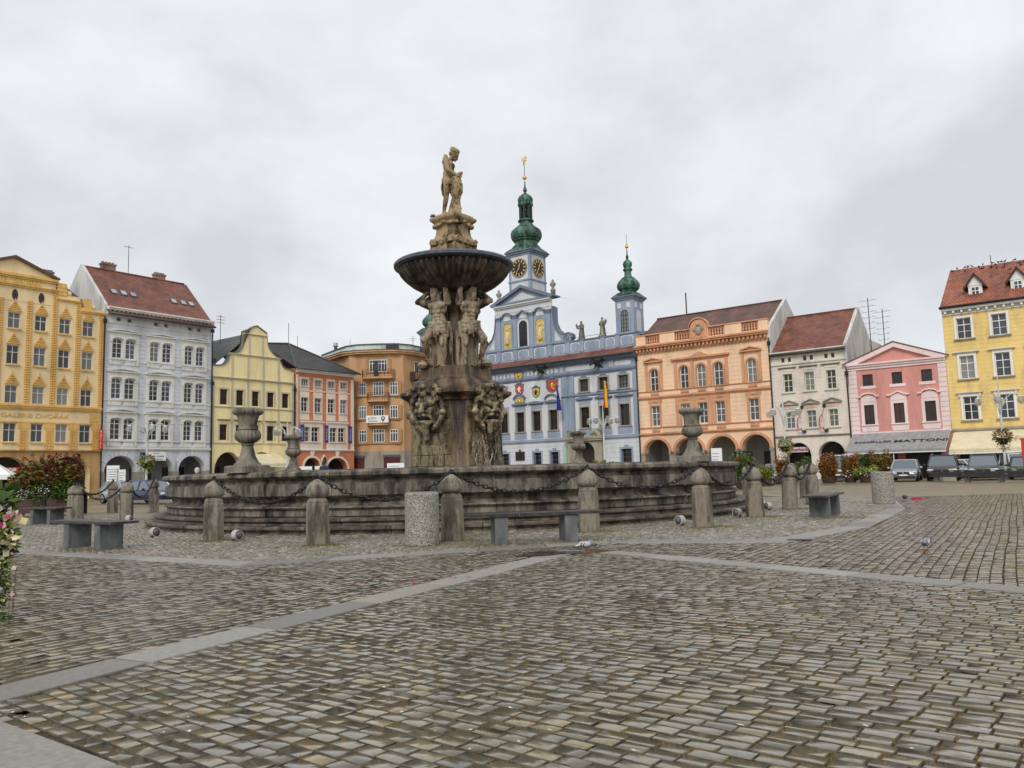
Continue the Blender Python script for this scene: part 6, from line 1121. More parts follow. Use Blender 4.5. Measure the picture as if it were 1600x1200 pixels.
for u, y, z1 in ((-18.9, 8, 17.2), (-18.0, 9.5, 16.2)):
    b.bar((u, y, 11), (u, y, z1), .04, 0, 5)
    for k in range(7): z = z1-.3-.55*k; b.bar((u-.9+.08*k, y, z), (u+.8-.07*k, y, z+.05), .013, 0, 4); b.bar((u-.5, y-.5, z+.1), (u-.5, y+.5, z+.1), .011, 0, 4); b.bar((u+.4, y-.4, z+.1), (u+.4, y+.4, z+.1), .011, 0, 4)
c_.part('aerial', b, M_black)
bs = B('bank_sign', 'white sign with maroon bank lettering in the left arch of the cream house', 'sign', 'R', -24.9, -23.0, 3); bs.part('sign_board', MB().box(-24.87, -23.05, .2, .26, 2.46, 2.92), mat('sign_pink', (.62, .5, .52), bump=0)); text('Oberbank', .44, mat('maroon_letters', (.22, .01, .05), bump=0), 'letters', bs.root, (-23.96-bs.u0, .19, 2.69), ext=.006, sx=1.0, bold=.008)
for i, u in enumerate((-23.45, -21.5)):
    q = B('hanging_sign', ('left', 'right')[i]+' of two curved red hanging signs between windows of the cream house', 'sign', 'R', u, u+.1, 1); q.root['group'] = 'hanging signs on the cream house'
    q.part('crescent', MB().tube([(u+.22*math.cos(t), -.45, 5.05+.58*math.sin(t)) for t in np.linspace(.9, 5.4, 16)], .045, 6), MATS['sign_red']); q.part('bracket', MB().bar((u, -.45, 4.45), (u+.25, 0, 4.35), .03).box(u+.1, u+.4, -.2, 0, 4.2, 4.4), M_black); q.part('lamp_box', MB().bar((u, -.45, 5.6), (u+.2, 0, 6.5), .02).box(u+.05, u+.3, -.15, 0, 6.4, 6.65), M_black)
# ------------------------------------------------------------------ pink house
M_pk = pl('pink_stucco', (.64, .29, .25), dirt=.2); M_pp = pl('pale_pink', (.80, .64, .62), dirt=.15)
k_ = B('pink_house', 'low salmon pink house with triangular gable and pale quoins above a grey awning', 'house', 'R', -19.15, -11.42, 9.4, 12)
W2 = [(-17.95, -17.11), (-15.6, -14.78), (-13.32, -12.5)]; W1 = [(-18.0, -17.18), (-15.62, -14.8), (-13.23, -12.4)]
k_.wall([(a, c, 7.95, 8.95, 0, .2) for a, c in W2]+[(a, c, 4.62, 6.3, 0, .2) for a, c in W1]+[(-18.3, -15.6, 0, 3.1, 0, .4), (-15.0, -12.3, 0, 3.1, 0, .4)], M_pk)
k_.part('shop_dark', MB().box(-18.4, -12.2, .4, .6, 0, 3.2), M_door)
for u0, u1 in ((-19.15, -18.42), (-12.05, -11.42)):
    for i in range(14): z = 3.75+.405*i; k_.part('quoin', MB().box(u0, u1, -.05, 0, z+.015, z+.39), M_pp)
for j, ((a, c), (d, e)) in enumerate(zip(W2, W1)):
    k_.window(a, c, 7.95, 8.95, 0, .2, 2, (), M_brown, M_dglass, bar=.05); k_.surround(a, c, 7.95, 8.95, .22, .05, M_pp, 0, .07); k_.part('sill_panel', MB().box(a-.22, c+.22, -.05, 0, 7.7, 7.95), M_pp)
    k_.window(d, e, 4.62, 6.3, 0, .2, 2, (.6,), M_brown, glass_mat('maroon_glass', [(.02, .008, .008), (.05, .015, .014)], .1), bar=.05); k_.surround(d, e, 4.62, 6.3, .24, .05, M_pp, .03); m_ = (d+e)/2; k_.part('hood_panel', MB().prism([(m_-.62, 6.56), (m_+.62, 6.56), (m_+.6, 6.95), (m_, 7.2), (m_-.6, 6.95)], -.045, 0), M_pp); k_.archhood(m_-.88, m_+.88, 6.97, .28, .2, M_pp, .12, 0, .28, point=(j == 1)); k_.part('apron_panel', MB().prism([(m_-.62, 4.0), (m_+.62, 4.0), (m_+.72, 4.5), (m_-.72, 4.5)], -.04, 0), M_pp)
k_.cornice([(3.7, 3.95, .08)], M_pp, 'string_course'); k_.cornice([(9.38, 9.6, .1), (9.6, 9.78, .22), (9.78, 9.92, .35)], M_pp, 'entablature'); k_.part('pediment', MB().prism([(-19.15, 9.9), (-11.42, 9.9), (-15.25, 11.4)], 0, .3), M_pk)
k_.part('raking_cornice', MB().prism([(-19.45, 9.9), (-18.3, 9.9), (-15.25, 11.1), (-12.3, 9.9), (-11.15, 9.9), (-15.25, 11.5)], -.3, .1), M_pp); k_.roof([(-19.5, -.35, 9.98), (-15.25, -.35, 11.6), (-15.25, 12, 11.6), (-19.5, 12, 9.98), (-11.1, -.35, 9.98), (-11.1, 12, 9.98), (-19.5, -.35, 9.9), (-15.25, -.35, 11.5), (-11.1, -.35, 9.9)], [(0, 1, 2, 3), (1, 4, 5, 2), (0, 6, 7, 1), (1, 7, 8, 4)], T_red)
ga = B('awning', 'grey cloth awning with dark lettering along the pink house', 'awning', 'R', -19.3, -11.4, 4); M_awg = mat('awning_grey', (.27, .27, .275), rough=.8, var=.2, scale=2, bump=0, dirt=.5, dirtc=(.36, .36, .35)); awning(ga, -19.05, -11.5, 3.85, 2.35, 3.0, M_awg, .22)
M_seam = mat('awning_seam', (.4, .4, .4), bump=0)
for k in range(1, 7): x = -19.05+7.55*k/7; ga.part('seam', MB().add([(x-.02, -.05, 3.865), (x+.02, -.05, 3.865), (x+.02, -3, 2.365), (x-.02, -3, 2.365)], [(0, 1, 2, 3)]), M_seam)
sl = math.atan2(1.5, 2.95)
for s_, x, z_, w, m in (('MATTONI', -13.45, 3.0, 1.45, M_black), ('SCHÖLLER', -17.1, 3.02, 1.35, mat('dim_print', (.07, .07, .075), bump=0))): text(s_, .62 if s_[0] == 'M' else .45, m, 'print', ga.root, (x-ga.u0, -1.72, z_+.04), (R(27), 0, 0), .006, sx=w, bold=.012)
for u in (-15.3,): ga.part('prop', MB().bar((u, -2.9, 0), (u, -2.9, 2.1), .035), M_white)
# ------------------------------------------------------------------ yellow corner house
M_yy = pl('deep_yellow_stucco', (.80, .59, .23), dirt=.25)
e_ = B('yellow_house', 'deep yellow corner house with ashlar lines, white windows and dormers at the right edge', 'house', 'R', -11.4, 4.0, 13.4, 12)
cu = [-9.9, -7.42, -4.94, -2.46, .02, 2.5]; RZ = [(4.55, 6.45), (7.88, 9.75), (11.17, 12.87)]
e_.wall([(u-.52, u+.52, a, c, 0, .22) for u in cu for a, c in RZ]+[(-11, 3.6, 0, 3.0, 0, .5)], M_yy); e_.part('shop_dark', MB().box(-11.1, 3.7, .5, .7, 0, 3.1), M_door)
e_.rust(3.9, 13.2, .335, [(u-.75, u+.75, a-.18, c+.48) for u in cu for a, c in RZ], M_yy, .015, .02, .78, 'ashlar')
for u in cu:
    for i, (a, c) in enumerate(RZ):
        e_.window(u-.52, u+.52, a, c, 0, .22, 2, (.36, .68)); e_.surround(u-.52, u+.52, a, c, .16, .07, M_white, 0); e_.part('window_sill', MB().box(u-.78, u+.78, -.18, 0, a-.12, a-.02), M_trim)
        if i < 2: e_.part('window_hood', MB().box(u-.7, u+.7, -.1, 0, c+.16, c+.28).box(u-.95, u+.95, -.24, 0, c+.28, c+.36), M_cream)
        if i == 0: [e_.part('console', MB().box(x-.08, x+.08, -.16, 0, c-.05, c+.28), M_cream) for x in (u-.72, u+.72)]
e_.cornice([(3.68, 3.85, .12)], M_trim, 'string_course'); e_.cornice([(13.2, 13.3, .1), (13.55, 13.68, .45), (13.68, 13.82, .55)], M_white); e_.cornice([(13.3, 13.55, .08)], M_cream, 'frieze'); e_.blocks(13.33, 13.55, .35, M_white, 26, .16)
ze, zr, dr = 13.95, 17.75, 4.0
e_.roof([(-11.45, -.5, ze-.1), (4, -.5, ze-.1), (4, dr, zr), (-11.1, dr, zr), (-11.45, 8.5, ze), (4, 8.5, ze), (-11.45, -.5, ze-.28), (4, -.5, ze-.28)], [(0, 1, 2, 3), (0, 3, 4), (3, 2, 5, 4), (0, 6, 7, 1)], T_red2); e_.part('gutter', MB().bar((-11.5, -.55, ze-.15), (4, -.55, ze-.15), .11), M_black, True)
for u in (-8.92, -5.95, -2.9):
    k2 = (zr-ze)/dr; yf = .65; zb = ze+k2*yf; b = MB().box(u-.5, u+.5, yf, yf+1.6, zb-.1, zb+.95); e_.part('dormer', b, M_white); e_.part('dormer_gable', MB().prism([(u-.72, zb+.95), (u+.72, zb+.95), (u, zb+1.85)], yf-.05, yf+.1), M_white); e_.part('dormer_roof', MB().prism([(u-.85, zb+.72), (u-.72, zb+.72), (u, zb+1.78), (u+.72, zb+.72), (u+.85, zb+.72), (u+.85, zb+.8), (u, zb+2.02), (u-.85, zb+.8)], yf-.25, yf+2.4), M_brown); e_.window(u-.3, u+.3, zb+.15, zb+.85, 0, 0, 2, (.5,), M_white, M_glass, y=yf+.02)
    e_.part('dormer_apron', MB().box(u-.6, u+.6, yf-.08, yf, zb-.12, zb+.06), M_black)
b = MB()
pg = MB().ball((0, 0, .1), (.12, .06, .08), 6).ball((.1, 0, .2), .045, 5).cap((-.1, 0, .1), .04, (-.24, 0, .05), .02, 5).mesh('roof_pigeon', mat('pigeon_grey', (.05, .05, .06), bump=0), True)
for i in range(34):
    u = random.uniform(-11, -4.6); yy = dr if i % 3 == 0 else random.choice((3.35, 3.6, 3.8, 3.0)) if i % 7 else 2.5; p = row_pt('R', u, yy, ze+(zr-ze)*yy/dr+.02); o = link('roof_pigeon', pg, None, p, random.uniform(0, 6.28)); o.scale = (.95,)*3; tag(o, 'small dark pigeon perched high on the orange tiled roof of the yellow corner house', 'pigeon', 'pigeons on the tiled roof')
e_.part('lightning_rod', MB().bar((-8.0, dr, zr), (-8, dr, zr+.8), .03), M_black)
ya = B('awning', 'cream cloth awning with faint script along the yellow corner house', 'awning', 'R', -11.3, 3.8, 4); awning(ya, -11.25, 3.7, 3.62, 2.2, 3.0, M_awn, .32); text('fol', 1.0, mat('faint_script', (.42, .33, .24), bump=0), 'print', ya.root, (-6.35-ya.u0, -1.75, 2.95), (R(26), 0, R(0)), .004, 'CENTER', 1.3); [ya.part('prop', MB().bar((x, -2.95, 0), (x, -2.95, 1.9), .035), M_white) for x in (-11.15, -7.0, -5)]
# ------------------------------------------------------------------ bollards and chains
M_boll = stone_mat('bollard_granite', [(.075, .06, .045), (.165, .14, .108), (.27, .235, .18), (.19, .15, .112)], scale=3.2, streak=.3, rough=.7, bump=.5, bscale=30)
M_cap = stone_mat('bollard_cap', [(.05, .04, .031), (.11, .092, .073), (.17, .145, .115)], scale=4, streak=.6, rough=.7, bump=.5, bscale=30)
M_iron = mat('wet_iron', (.035, .033, .033), rough=.42, var=.4, scale=20, bump=.3, metal=.5)
def bollard():
    o = link('stone_bollard'); MB().lathe([(.235, -.02), (.225, .40), (.215, .76), (.205, .79), (.205, .83), (.16, .89), (.135, .905)], 8, rot=R(22.5)).build('shaft', M_boll, o)
    MB().lathe([(.14, .895), (.185, .915), (.218, .95), (.226, .995), (.22, 1.05), (.195, 1.12), (.15, 1.175), (.10, 1.21), (.06, 1.235), (.045, 1.25), (.01, 1.255)], 20).build('cap', M_boll, o, smooth=True); MB().tube([(.05*math.cos(a), 0, 1.285+.05*math.sin(a)) for a in np.linspace(0, 6.28, 11)[:-1]], .014, 6, close=True).build('ring', M_iron, o, smooth=True); return o
b0 = bollard(); tops = []
BLAB = ['cracked brown bollard with chain before the left part of the basin', 'pale bollard with flaking foot, second from the left along the basin front', 'stone bollard right behind the speckled concrete bin', 'stone bollard behind the right end of the plank bench', 'stone bollard before the right urn, a floodlight at its left foot', 'brown bollard just right of the basin edge', 'stone bollard left of the far right bench, planters behind it', 'rightmost stone bollard, behind the short bench', 'left group bollard nearest the basin step', 'left group bollard with the drooping chain, by the far left bench', 'left group bollard half hidden behind its neighbour near the planter', 'far bollard between the left pair', 'lone bollard close to the left end of the basin rim', 'dark bollard peeking over the right basin edge', 'far bollard right behind the right basin edge']
for i, (x, y) in enumerate(BOLL):
    o = b0 if i == 0 else copy_tree(b0); h_ = [1.04, 1.02, 1.04, 1.07, 1.04, 1.04, 1.07, 1.1, 1.06, 1.02, 1.0, 1.1, 1.15, 1.08, 1.05][i]; o.location = (x, y, 0); o.rotation_euler = (random.uniform(-.015, .015), random.uniform(-.015, .015), random.uniform(0, 1.5)); o.scale = (1, 1, h_); tag(o, BLAB[i], 'bollard', 'stone bollards around the fountain'); tops.append(Vector((x, y, 1.30*h_)))
lk = MB().tube([(.036*math.cos(a), 0, .07*math.sin(a)) for a in np.linspace(0, 6.28, 13)[:-1]], .0155, 6, close=True).mesh('chain_link', M_iron, True)
CL = [(0, 1, .52, 'chain before the left basin front'), (1, 2, .50, 'chain hanging behind the concrete bin'), (2, 3, .46, 'long shallow chain behind the plank bench'), (3, 4, .48, 'chain drooping below the right urn'), (4, 5, .48, 'chain at the right end of the basin front'), (5, 6, .58, 'chain right of the basin toward the planters'), (6, 7, .55, 'short looking chain between the two rightmost bollards'), (5, 13, .45, 'chain turning behind the right basin edge'), (9, 8, .62, 'drooping chain over the left bench'), (10, 11, .5, 'far chain of the left bollard group'), (12, 8, .7, 'slack chain at the left end of the basin'), (7, 14, .5, 'chain leading back from the rightmost bollard')]
for i, j, sag, lab in CL:
    p, q = tops[i], tops[j]; n = 60; pts = [p.lerp(q, t)-Vector((0, 0, sag*4*t*(1-t))) for t in np.linspace(0, 1, n)]; d = [0]
    for a, b in zip(pts, pts[1:]): d.append(d[-1]+(b-a).length)
    root = thing('iron_chain', lab, 'chain', tuple(p), 0, 'iron chains between the bollards'); cnt = int(d[-1]/.105)
    for k in range(cnt):
        s_ = d[-1]*(k+.5)/cnt; m_ = next(x for x in range(n) if d[x] >= s_); a, b = pts[m_-1], pts[m_]; f = (s_-d[m_-1])/(d[m_]-d[m_-1]); pos = a.lerp(b, f)-p
        o = link('chain_link', lk, root); o.matrix_local = Matrix.Translation(pos) @ (b-a).to_track_quat('Z', 'Y').to_matrix().to_4x4() @ Matrix.Rotation(R(90)*(k % 2)+random.uniform(-.25, .25), 4, 'Z')
# ------------------------------------------------------------------ benches, bins, floodlights
M_wood = mat('wet_dark_wood', (.05, .042, .045), rough=.33, var=.45, scale=6, bump=.35, bscale=60); M_conc = stone_mat('bench_concrete', [(.07, .075, .08), (.12, .125, .13), (.17, .175, .18)], scale=3, streak=.3, rough=.6, bump=.3, bscale=60)
def bench(L_=2.55, W_=.56, legs=(.62, 1.93), lw=.24, h_=.56):
    o = link('park_bench')
    for k in range(4):
        w = W_/4; MB().slab([(0, k*w+.006), (L_, k*w+.006), (L_, (k+1)*w-.006), (0, (k+1)*w-.006)], h_-.05, h_+.003*(k % 2), ch=.006).build('plank', M_wood, o)
    for x in legs: MB().slab([(x-lw/2, .05), (x+lw/2, .05), (x+lw/2, W_-.05), (x-lw/2, W_-.05)], -.02, h_-.05, ch=.01).build('leg', M_conc, o)
    for k in range(4): MB().ball((.3+k*.65, -.003, h_-.025), (.016, .008, .016), 6).build('bolt', M_conc, o)
    return o
bn0 = bench(); BB = [((-.86, 14.55), math.atan2(.48, 2.5), 1, .56, 'long dark plank bench in front of the basin beside the bin'), ((-9.78, 17.0), math.atan2(-.6, .8), 1, .56, 'wide low bench on two concrete blocks at the left, before the left bollards'), ((7.45, 19.35), math.atan2(.855, .52), 1, .56, 'bench seen end on beside the rightmost bollards'), ((-16.6, 27.2), math.atan2(-.5, .8), .8, .56, 'far left bench half hidden by bollards before the big planter')]
for i, (p, a, s_, h_, lab) in enumerate(BB): o = bn0 if i == 0 else copy_tree(bn0); o.location = (p[0], p[1], 0); o.rotation_euler = (0, 0, a); o.scale = (s_, 1, 1); tag(o, lab, 'bench', 'benches around the fountain')
M_spk = speckle_mat('exposed_aggregate')
def bin_():
    o = link('concrete_bin'); MB().lathe([(.30, 0), (.318, .02), (.318, .95), (.30, .975), (.245, .975), (.235, .95), (.235, .3), (.01, .3)], 40).build('body', M_spk, o, smooth=True, sharp=35); MB().lathe([(.245, .97), (.25, .985), (.285, .985), (.29, .97)], 40).build('rim', mat('bin_rim', (.22, .21, .19), rough=.6), o, smooth=True); MB().lathe([(.234, .3), (.236, .93), (.22, .94), (.21, .5), (.01, .45)], 24).build('liner', M_black, o); return o
q0 = bin_(); q0.location = (-1.75, 15.15, 0); tag(q0, 'round speckled pebble concrete bin left of the plank bench', 'litter bin', 'concrete bins'); q1 = copy_tree(q0); q1.location = (11.8, 25.9, 0); q1.scale = (1.06, 1.06, 1.04); tag(q1, 'speckled concrete bin standing on the kerb at the far right', 'litter bin')
M_fl = mat('flood_white', (.45, .44, .40), rough=.5, var=.3, scale=8, bump=.1); M_lens = mat('flood_lens', (.10, .10, .10), rough=.1, var=.3, bump=0)
def flood():
    o = link('floodlight'); MB().lathe([(.12, -.1), (.15, -.09), (.15, .10), (.125, .10), (.125, -.02)], 20).build('housing', M_fl, o, (0, 0, .16), (R(90), 0, 0), True, 40); MB().ball((0, -.08, .16), (.115, .1, .115), 12).build('lens', M_lens, o, smooth=True); MB().box(-.13, .13, -.05, .05, -.01, .03).box(-.02, .02, -.03, .03, .02, .06).build('foot', M_iron, o); return o
f0 = flood(); FLP = [(-6.02, 17.5, 'beside the cracked left bollard', -1.0), (-8.6, 19.3, 'behind the left bench', -1.0), (3.75, 18.5, 'left of the bollard under the right urn', .9), (5.75, 21.0, 'left of the bollard by the basin end', .9), (7.5, 24.0, 'behind the brown bollards on the right', 1.2), (9.0, 26.2, 'before the rightmost bollard', 1.2), (-12.9, 27.0, 'far, above the left bench seat', -1.5), (7.9, 26.0, 'farthest, near the right basin edge', 1.2)]
for i, (x, y, w, a) in enumerate(FLP): o = f0 if i == 0 else copy_tree(f0); o.location = (x, y, 0); o.rotation_euler = (0, 0, -a); o.scale = (.74,)*3; tag(o, 'small white ground floodlight '+w, 'floodlight', 'floodlights on the cobbles')
# ------------------------------------------------------------------ pigeons and litter
def pigeon_mesh(down):
    b = MB(); c = b.cap; e = b.ball
    e((0, 0, .14), (.115, .065, .068), 12); e((.06, 0, .155), (.07, .058, .062)); c((-.06, 0, .145), .05, (-.15, 0, .115), .025); c((-.15, 0, .115), .025, (-.225, 0, .10), .018)
    hd = (.155, 0, .235) if not down else (.165, 0, .13); c((.09, 0, .175), .045, hd, .028); e(hd, (.034, .028, .03)); return organic('pigeon_body', b, .011, ramp_mat('pigeon_body', [(.20, .21, .25), (.20, .21, .25)], bump=.1), 2), hd
M_pg = mat('pigeon_slate', (.22, .235, .29), rough=.6, var=.15, scale=30, bump=.1); M_pd = mat('pigeon_dark', (.035, .037, .045), rough=.5, var=.2, bump=0); M_pw = mat('pigeon_pale', (.50, .51, .54), rough=.6, var=.1, bump=0); M_pr = mat('pigeon_foot', (.35, .09, .07), rough=.6, bump=0)
def pigeon(down, dark=False):
    o = link('pigeon'); me, hd = pigeon_mesh(down); me.materials.clear(); me.materials.append(M_pd if dark else M_pg); link('body', me, o)
    for s_ in (-1, 1):
        w = MB(); w.ball((-.03, s_*.056, .15), (.105, .018, .046), 10).cap((-.1, s_*.05, .145), .02, (-.2, s_*.02, .12), .008); w.build('wing', M_pd if dark else M_pw, o, smooth=True)
        if not dark:
            for k in range(2): MB().cap((-.06-.05*k, s_*.072, .175), .007, (-.09-.05*k, s_*.069, .12), .007, 6).build('wing_bar', M_pd, o)
        MB().bar((.01, s_*.028, .085), (.015, s_*.03, .0), .006, 0, 5).bar((.015, s_*.03, .004), (.055, s_*.04, .003), .005, 0, 4).bar((.015, s_*.03, .004), (.05, s_*.015, .003), .005, 0, 4).build('leg', M_pr, o)
    MB().ball(hd, (.036, .031, .032), 8).build('head', M_pd, o, smooth=True); MB().bar((hd[0]+.028, 0, hd[2]), (hd[0]+.062, 0, hd[2]-.012), .009, 0, 5, .003).build('beak', M_pd, o); MB().prism([(-.15, .125), (-.26, .105), (-.26, .09), (-.15, .1)], -.028, .028).build('tail', M_pd, o); return o
P0 = pigeon(True); P0.location = (1.12, 13.0, .006); P0.rotation_euler = (0, 0, R(15)); P0.scale = (.88,)*3; tag(P0, 'pale winged pigeon with two dark bars by the puddle under the bench end', 'pigeon', 'pigeons')
P1 = pigeon(True); P1.location = (5.98, 11.9, .006); P1.rotation_euler = (0, 0, R(235)); P1.scale = (.85,)*3; tag(P1, 'grey pigeon pecking on the setts at the right', 'pigeon', 'pigeons')
P2 = pigeon(True, True); P2.location = (13.1, 27.2, 0); P2.rotation_euler = (0, 0, R(80)); tag(P2, 'dark pigeon near the red scrap, right of the far bin', 'pigeon', 'pigeons')
P3 = copy_tree(P2, loc=(9.1, 24.6, 0), rotz=R(-30), label='dark pigeon on the cobbles behind the end on bench'); P4 = copy_tree(P1, loc=(FX-.74, FY-.10, 10.41), rotz=R(120), label='pigeon perched on the left corner of the statue base')
MB().prism([(0, 0), (.12, .03), (.3, .02), (.34, .05), (.2, .09), (.05, .08)], 0, .25).build('paper_scrap', mat('magenta_paper', (.45, .02, .06), bump=0), None, (13.75, 27.9, 0)); tag(bpy.data.objects['paper_scrap'], 'crumpled magenta scrap on the paving beside the dark pigeon', 'scrap')
PT = RNG.normal(0, 1, (26, 2))*np.array([.42, .28])+np.array([-1.35, 10.05]); PT = np.concatenate([PT, [[-4.6, 9.3], [-5.4, 8.6], [-3.6, 10.6]]]); K = len(PT); V = np.zeros((K, 4, 3)); a = RNG.uniform(0, 6.28, K)
for j, (u, w) in enumerate(((-.05, 0), (0, -.012), (.05, 0), (0, .012))): V[:, j, 0] = PT[:, 0]+u*np.cos(a)-w*np.sin(a); V[:, j, 1] = PT[:, 1]+u*np.sin(a)+w*np.cos(a); V[:, j, 2] = .014+.006*(j % 2)
tag(link('fallen_petals', np_mesh('fallen_petals', V.reshape(-1, 3), np.arange(4*K).reshape(-1, 4), mat('petal_red', (.36, .015, .03), bump=0))), 'dark red petals scattered over the granite band', 'petals', kind='stuff')
dr_ = MB().slab([(4.72, 14.1), (5.1, 14.02), (5.14, 14.22), (4.76, 14.3)], -.01, .016, ch=.004).build('drain_cover', M_iron); tag(dr_, 'dark iron drain grate in the setts right of the fountain', 'drain')
def puddle(name, lab, c, rx, ry, rot, n=40):
    P = []; ph = random.uniform(0, 6)
    for k in range(n): a = 2*math.pi*k/n; r_ = 1+.16*math.sin(3*a+ph)+.10*math.sin(5*a+2*ph)+.06*math.sin(9*a); x, y = rx*r_*math.cos(a), ry*r_*math.sin(a); P.append((c[0]+x*math.cos(rot)-y*math.sin(rot), c[1]+x*math.sin(rot)+y*math.cos(rot)))
    b = MB().add([(x, y, .0095) for x, y in P], [tuple(range(n))]); o = b.build(name, mat('puddle_water', (.055, .05, .04), rough=.03, var=.2, bump=.05, bscale=6, spec=.5)); tag(o, lab, kind='structure'); return o
puddle('puddle', 'shallow puddle by the bench and pigeon', (.55, 12.95), .62, .30, .3)
# ------------------------------------------------------------------ plants
def leaves(n, c, rad, size, shape='ball', asp=.5, lift=.3):
    d = RNG.normal(0, 1, (n, 3)); d /= np.linalg.norm(d, axis=1)[:, None]; r_ = RNG.uniform(.35, 1, n)**.45; P = d*r_[:, None]*np.array(rad)
    if shape == 'box': P = RNG.uniform(-1, 1, (n, 3))*np.array(rad)
    P = P+np.array(c); a = RNG.normal(0, 1, (n, 3)); a[:, 2] = np.abs(a[:, 2])*lift-.15; a += d*.7; a /= np.linalg.norm(a, axis=1)[:, None]; b = np.cross(a, RNG.normal(0, 1, (n, 3))); b /= np.linalg.norm(b, axis=1)[:, None]
    s_ = size*RNG.uniform(.6, 1.35, n)[:, None]; nn = np.cross(a, b); return np.stack([P, P+a*s_*.5+b*s_*asp*.5+nn*s_*.08, P+a*s_, P+a*s_*.5-b*s_*asp*.5+nn*s_*.08], 1)
def foliage(name, parent, Vs, m):
    V = np.concatenate(Vs); K = len(V); return link(name, np_mesh(name, V.reshape(-1, 3), np.arange(4*K).reshape(-1, 4), m, np.repeat(RNG.random(K), 4)), parent)
L_green = ramp_mat('leaf_green', [(.02, .05, .012), (.05, .10, .02), (.09, .15, .03), (.14, .20, .04)], rough=.5, bump=0); L_lime = ramp_mat('leaf_lime', [(.08, .12, .02), (.2, .26, .04), (.3, .32, .06)], rough=.5, bump=0)
L_red = ramp_mat('leaf_amaranth', [(.10, .015, .018), (.17, .04, .02), (.15, .15, .03), (.24, .22, .05), (.10, .12, .025), (.27, .15, .03), (.08, .015, .02)], rough=.55, bump=0); L_burg = ramp_mat('plume_burgundy', [(.06, .006, .012), (.13, .012, .02), (.10, .02, .015)], rough=.7, bump=0); L_fire = ramp_mat('leaf_fire', [(.20, .03, .02), (.30, .06, .02), (.22, .15, .03), (.10, .12, .02), (.34, .12, .03)], rough=.55, bump=0)
L_wht = ramp_mat('petal_white', [(.65, .65, .6), (.8, .8, .76)], rough=.6, bump=0); L_mix = ramp_mat('petal_mix', [(.75, .7, .6), (.7, .6, .2), (.75, .75, .7), (.5, .04, .2)], rough=.6, bump=0)
M_pot = mat('planter_brown', (.075, .038, .03), rough=.6, var=.25, bump=.2)
def blossoms(n, c, rad, size): return leaves(n, c, rad, size, 'ball', .9, 1.0)
pt = thing('flower_planter', 'large planter with red amaranth, green leaves and white flowers at the far left', 'planter', (-20.1, 34.9, 0), R(8))
for x in (-1.3, -.05, 1.25): MB().box(x-.06, x+.06, -.56, -.44, 0, .95).box(x-.06, x+.06, .44, .56, 0, .95).build('post', M_black, pt)
for x0, x1 in ((-1.22, -.12), (.02, 1.18)): MB().box(x0, x1, -.5, .5, .12, .72).build('planter_box', M_pot, pt)
foliage('leaves', pt, [leaves(2200, (0, 0, 1.05), (1.35, .6, .5), .16), leaves(700, (.75, -.3, 1.0), (.6, .45, .45), .16), leaves(260, (-.3, -.55, .55), (.25, .1, .4), .1)], L_green); foliage('amaranth_leaves', pt, [leaves(2600, (-.05, 0, 1.75), (1.3, .6, .6), .2, lift=.2), leaves(500, (-1.2, -.1, 1.35), (.5, .4, .4), .18)], L_red)
pv = []
for k in range(42): x, y, z = random.uniform(-1.25, 1.15), random.uniform(-.5, .4), random.uniform(1.6, 2.45); pv.append(leaves(60, (x, y, z), (.07, .07, .27), .075, asp=.7))
foliage('amaranth_plumes', pt, pv, L_burg); tag(foliage('white_flowers', pt, [blossoms(45, (x, -.5, z), (.32, .2, .2), .055) for x, z in ((-.95, .95), (-.2, 1.05), (0.0, 1.15), (.85, .95), (1.15, 1.0), (-.8, .85))], L_wht), kind='stuff')
ep = thing('flower_tower', 'tall trailing ivy and petunia planter cut off by the left edge', 'planter', (-5.28, 7.96, 0))
MB().lathe([(.16, 0), (.2, .05), (.12, .15), (.1, .8), (.24, .9), (.28, 1.15), (.26, 1.15)], 16).build('stand', M_black, ep); foliage('ivy', ep, [leaves(3800, (0, 0, .78), (.33, .33, .36), .05, lift=-.2), leaves(2400, (.05, -.05, .34), (.25, .25, .40), .042, lift=-.3), leaves(220, (.2, -.1, .02), (.22, .2, .03), .04)], L_green); foliage('upper_leaves', ep, [leaves(300, (0, 0, 1.12), (.33, .33, .18), .09), leaves(26, (.12, -.05, 1.18), (.16, .16, .12), .2, asp=.55)], L_green); foliage('lime_leaves', ep, [leaves(420, (.12, -.12, .9), (.28, .26, .2), .06), leaves(700, (.1, -.1, .4), (.30, .28, .4), .04)], L_lime)
tag(foliage('petunias', ep, [blossoms(70, (.34, -.08, .86), (.09, .12, .19), .07), blossoms(22, (.33, -.05, .45), (.06, .1, .3), .045), blossoms(20, (.3, -.1, 1.0), (.1, .1, .1), .07)], L_mix), kind='stuff'); b = MB(); [b.tube([(.2*math.cos(a), .2*math.sin(a), .7), (.33*math.cos(a), .33*math.sin(a), .45), (.3*math.cos(a)+.02, .3*math.sin(a), .05)], .002, 4) for a in np.linspace(-2.5, .6, 12)]; b.build('trailing_stems', mat('stem', (.05, .06, .02), bump=0), ep)
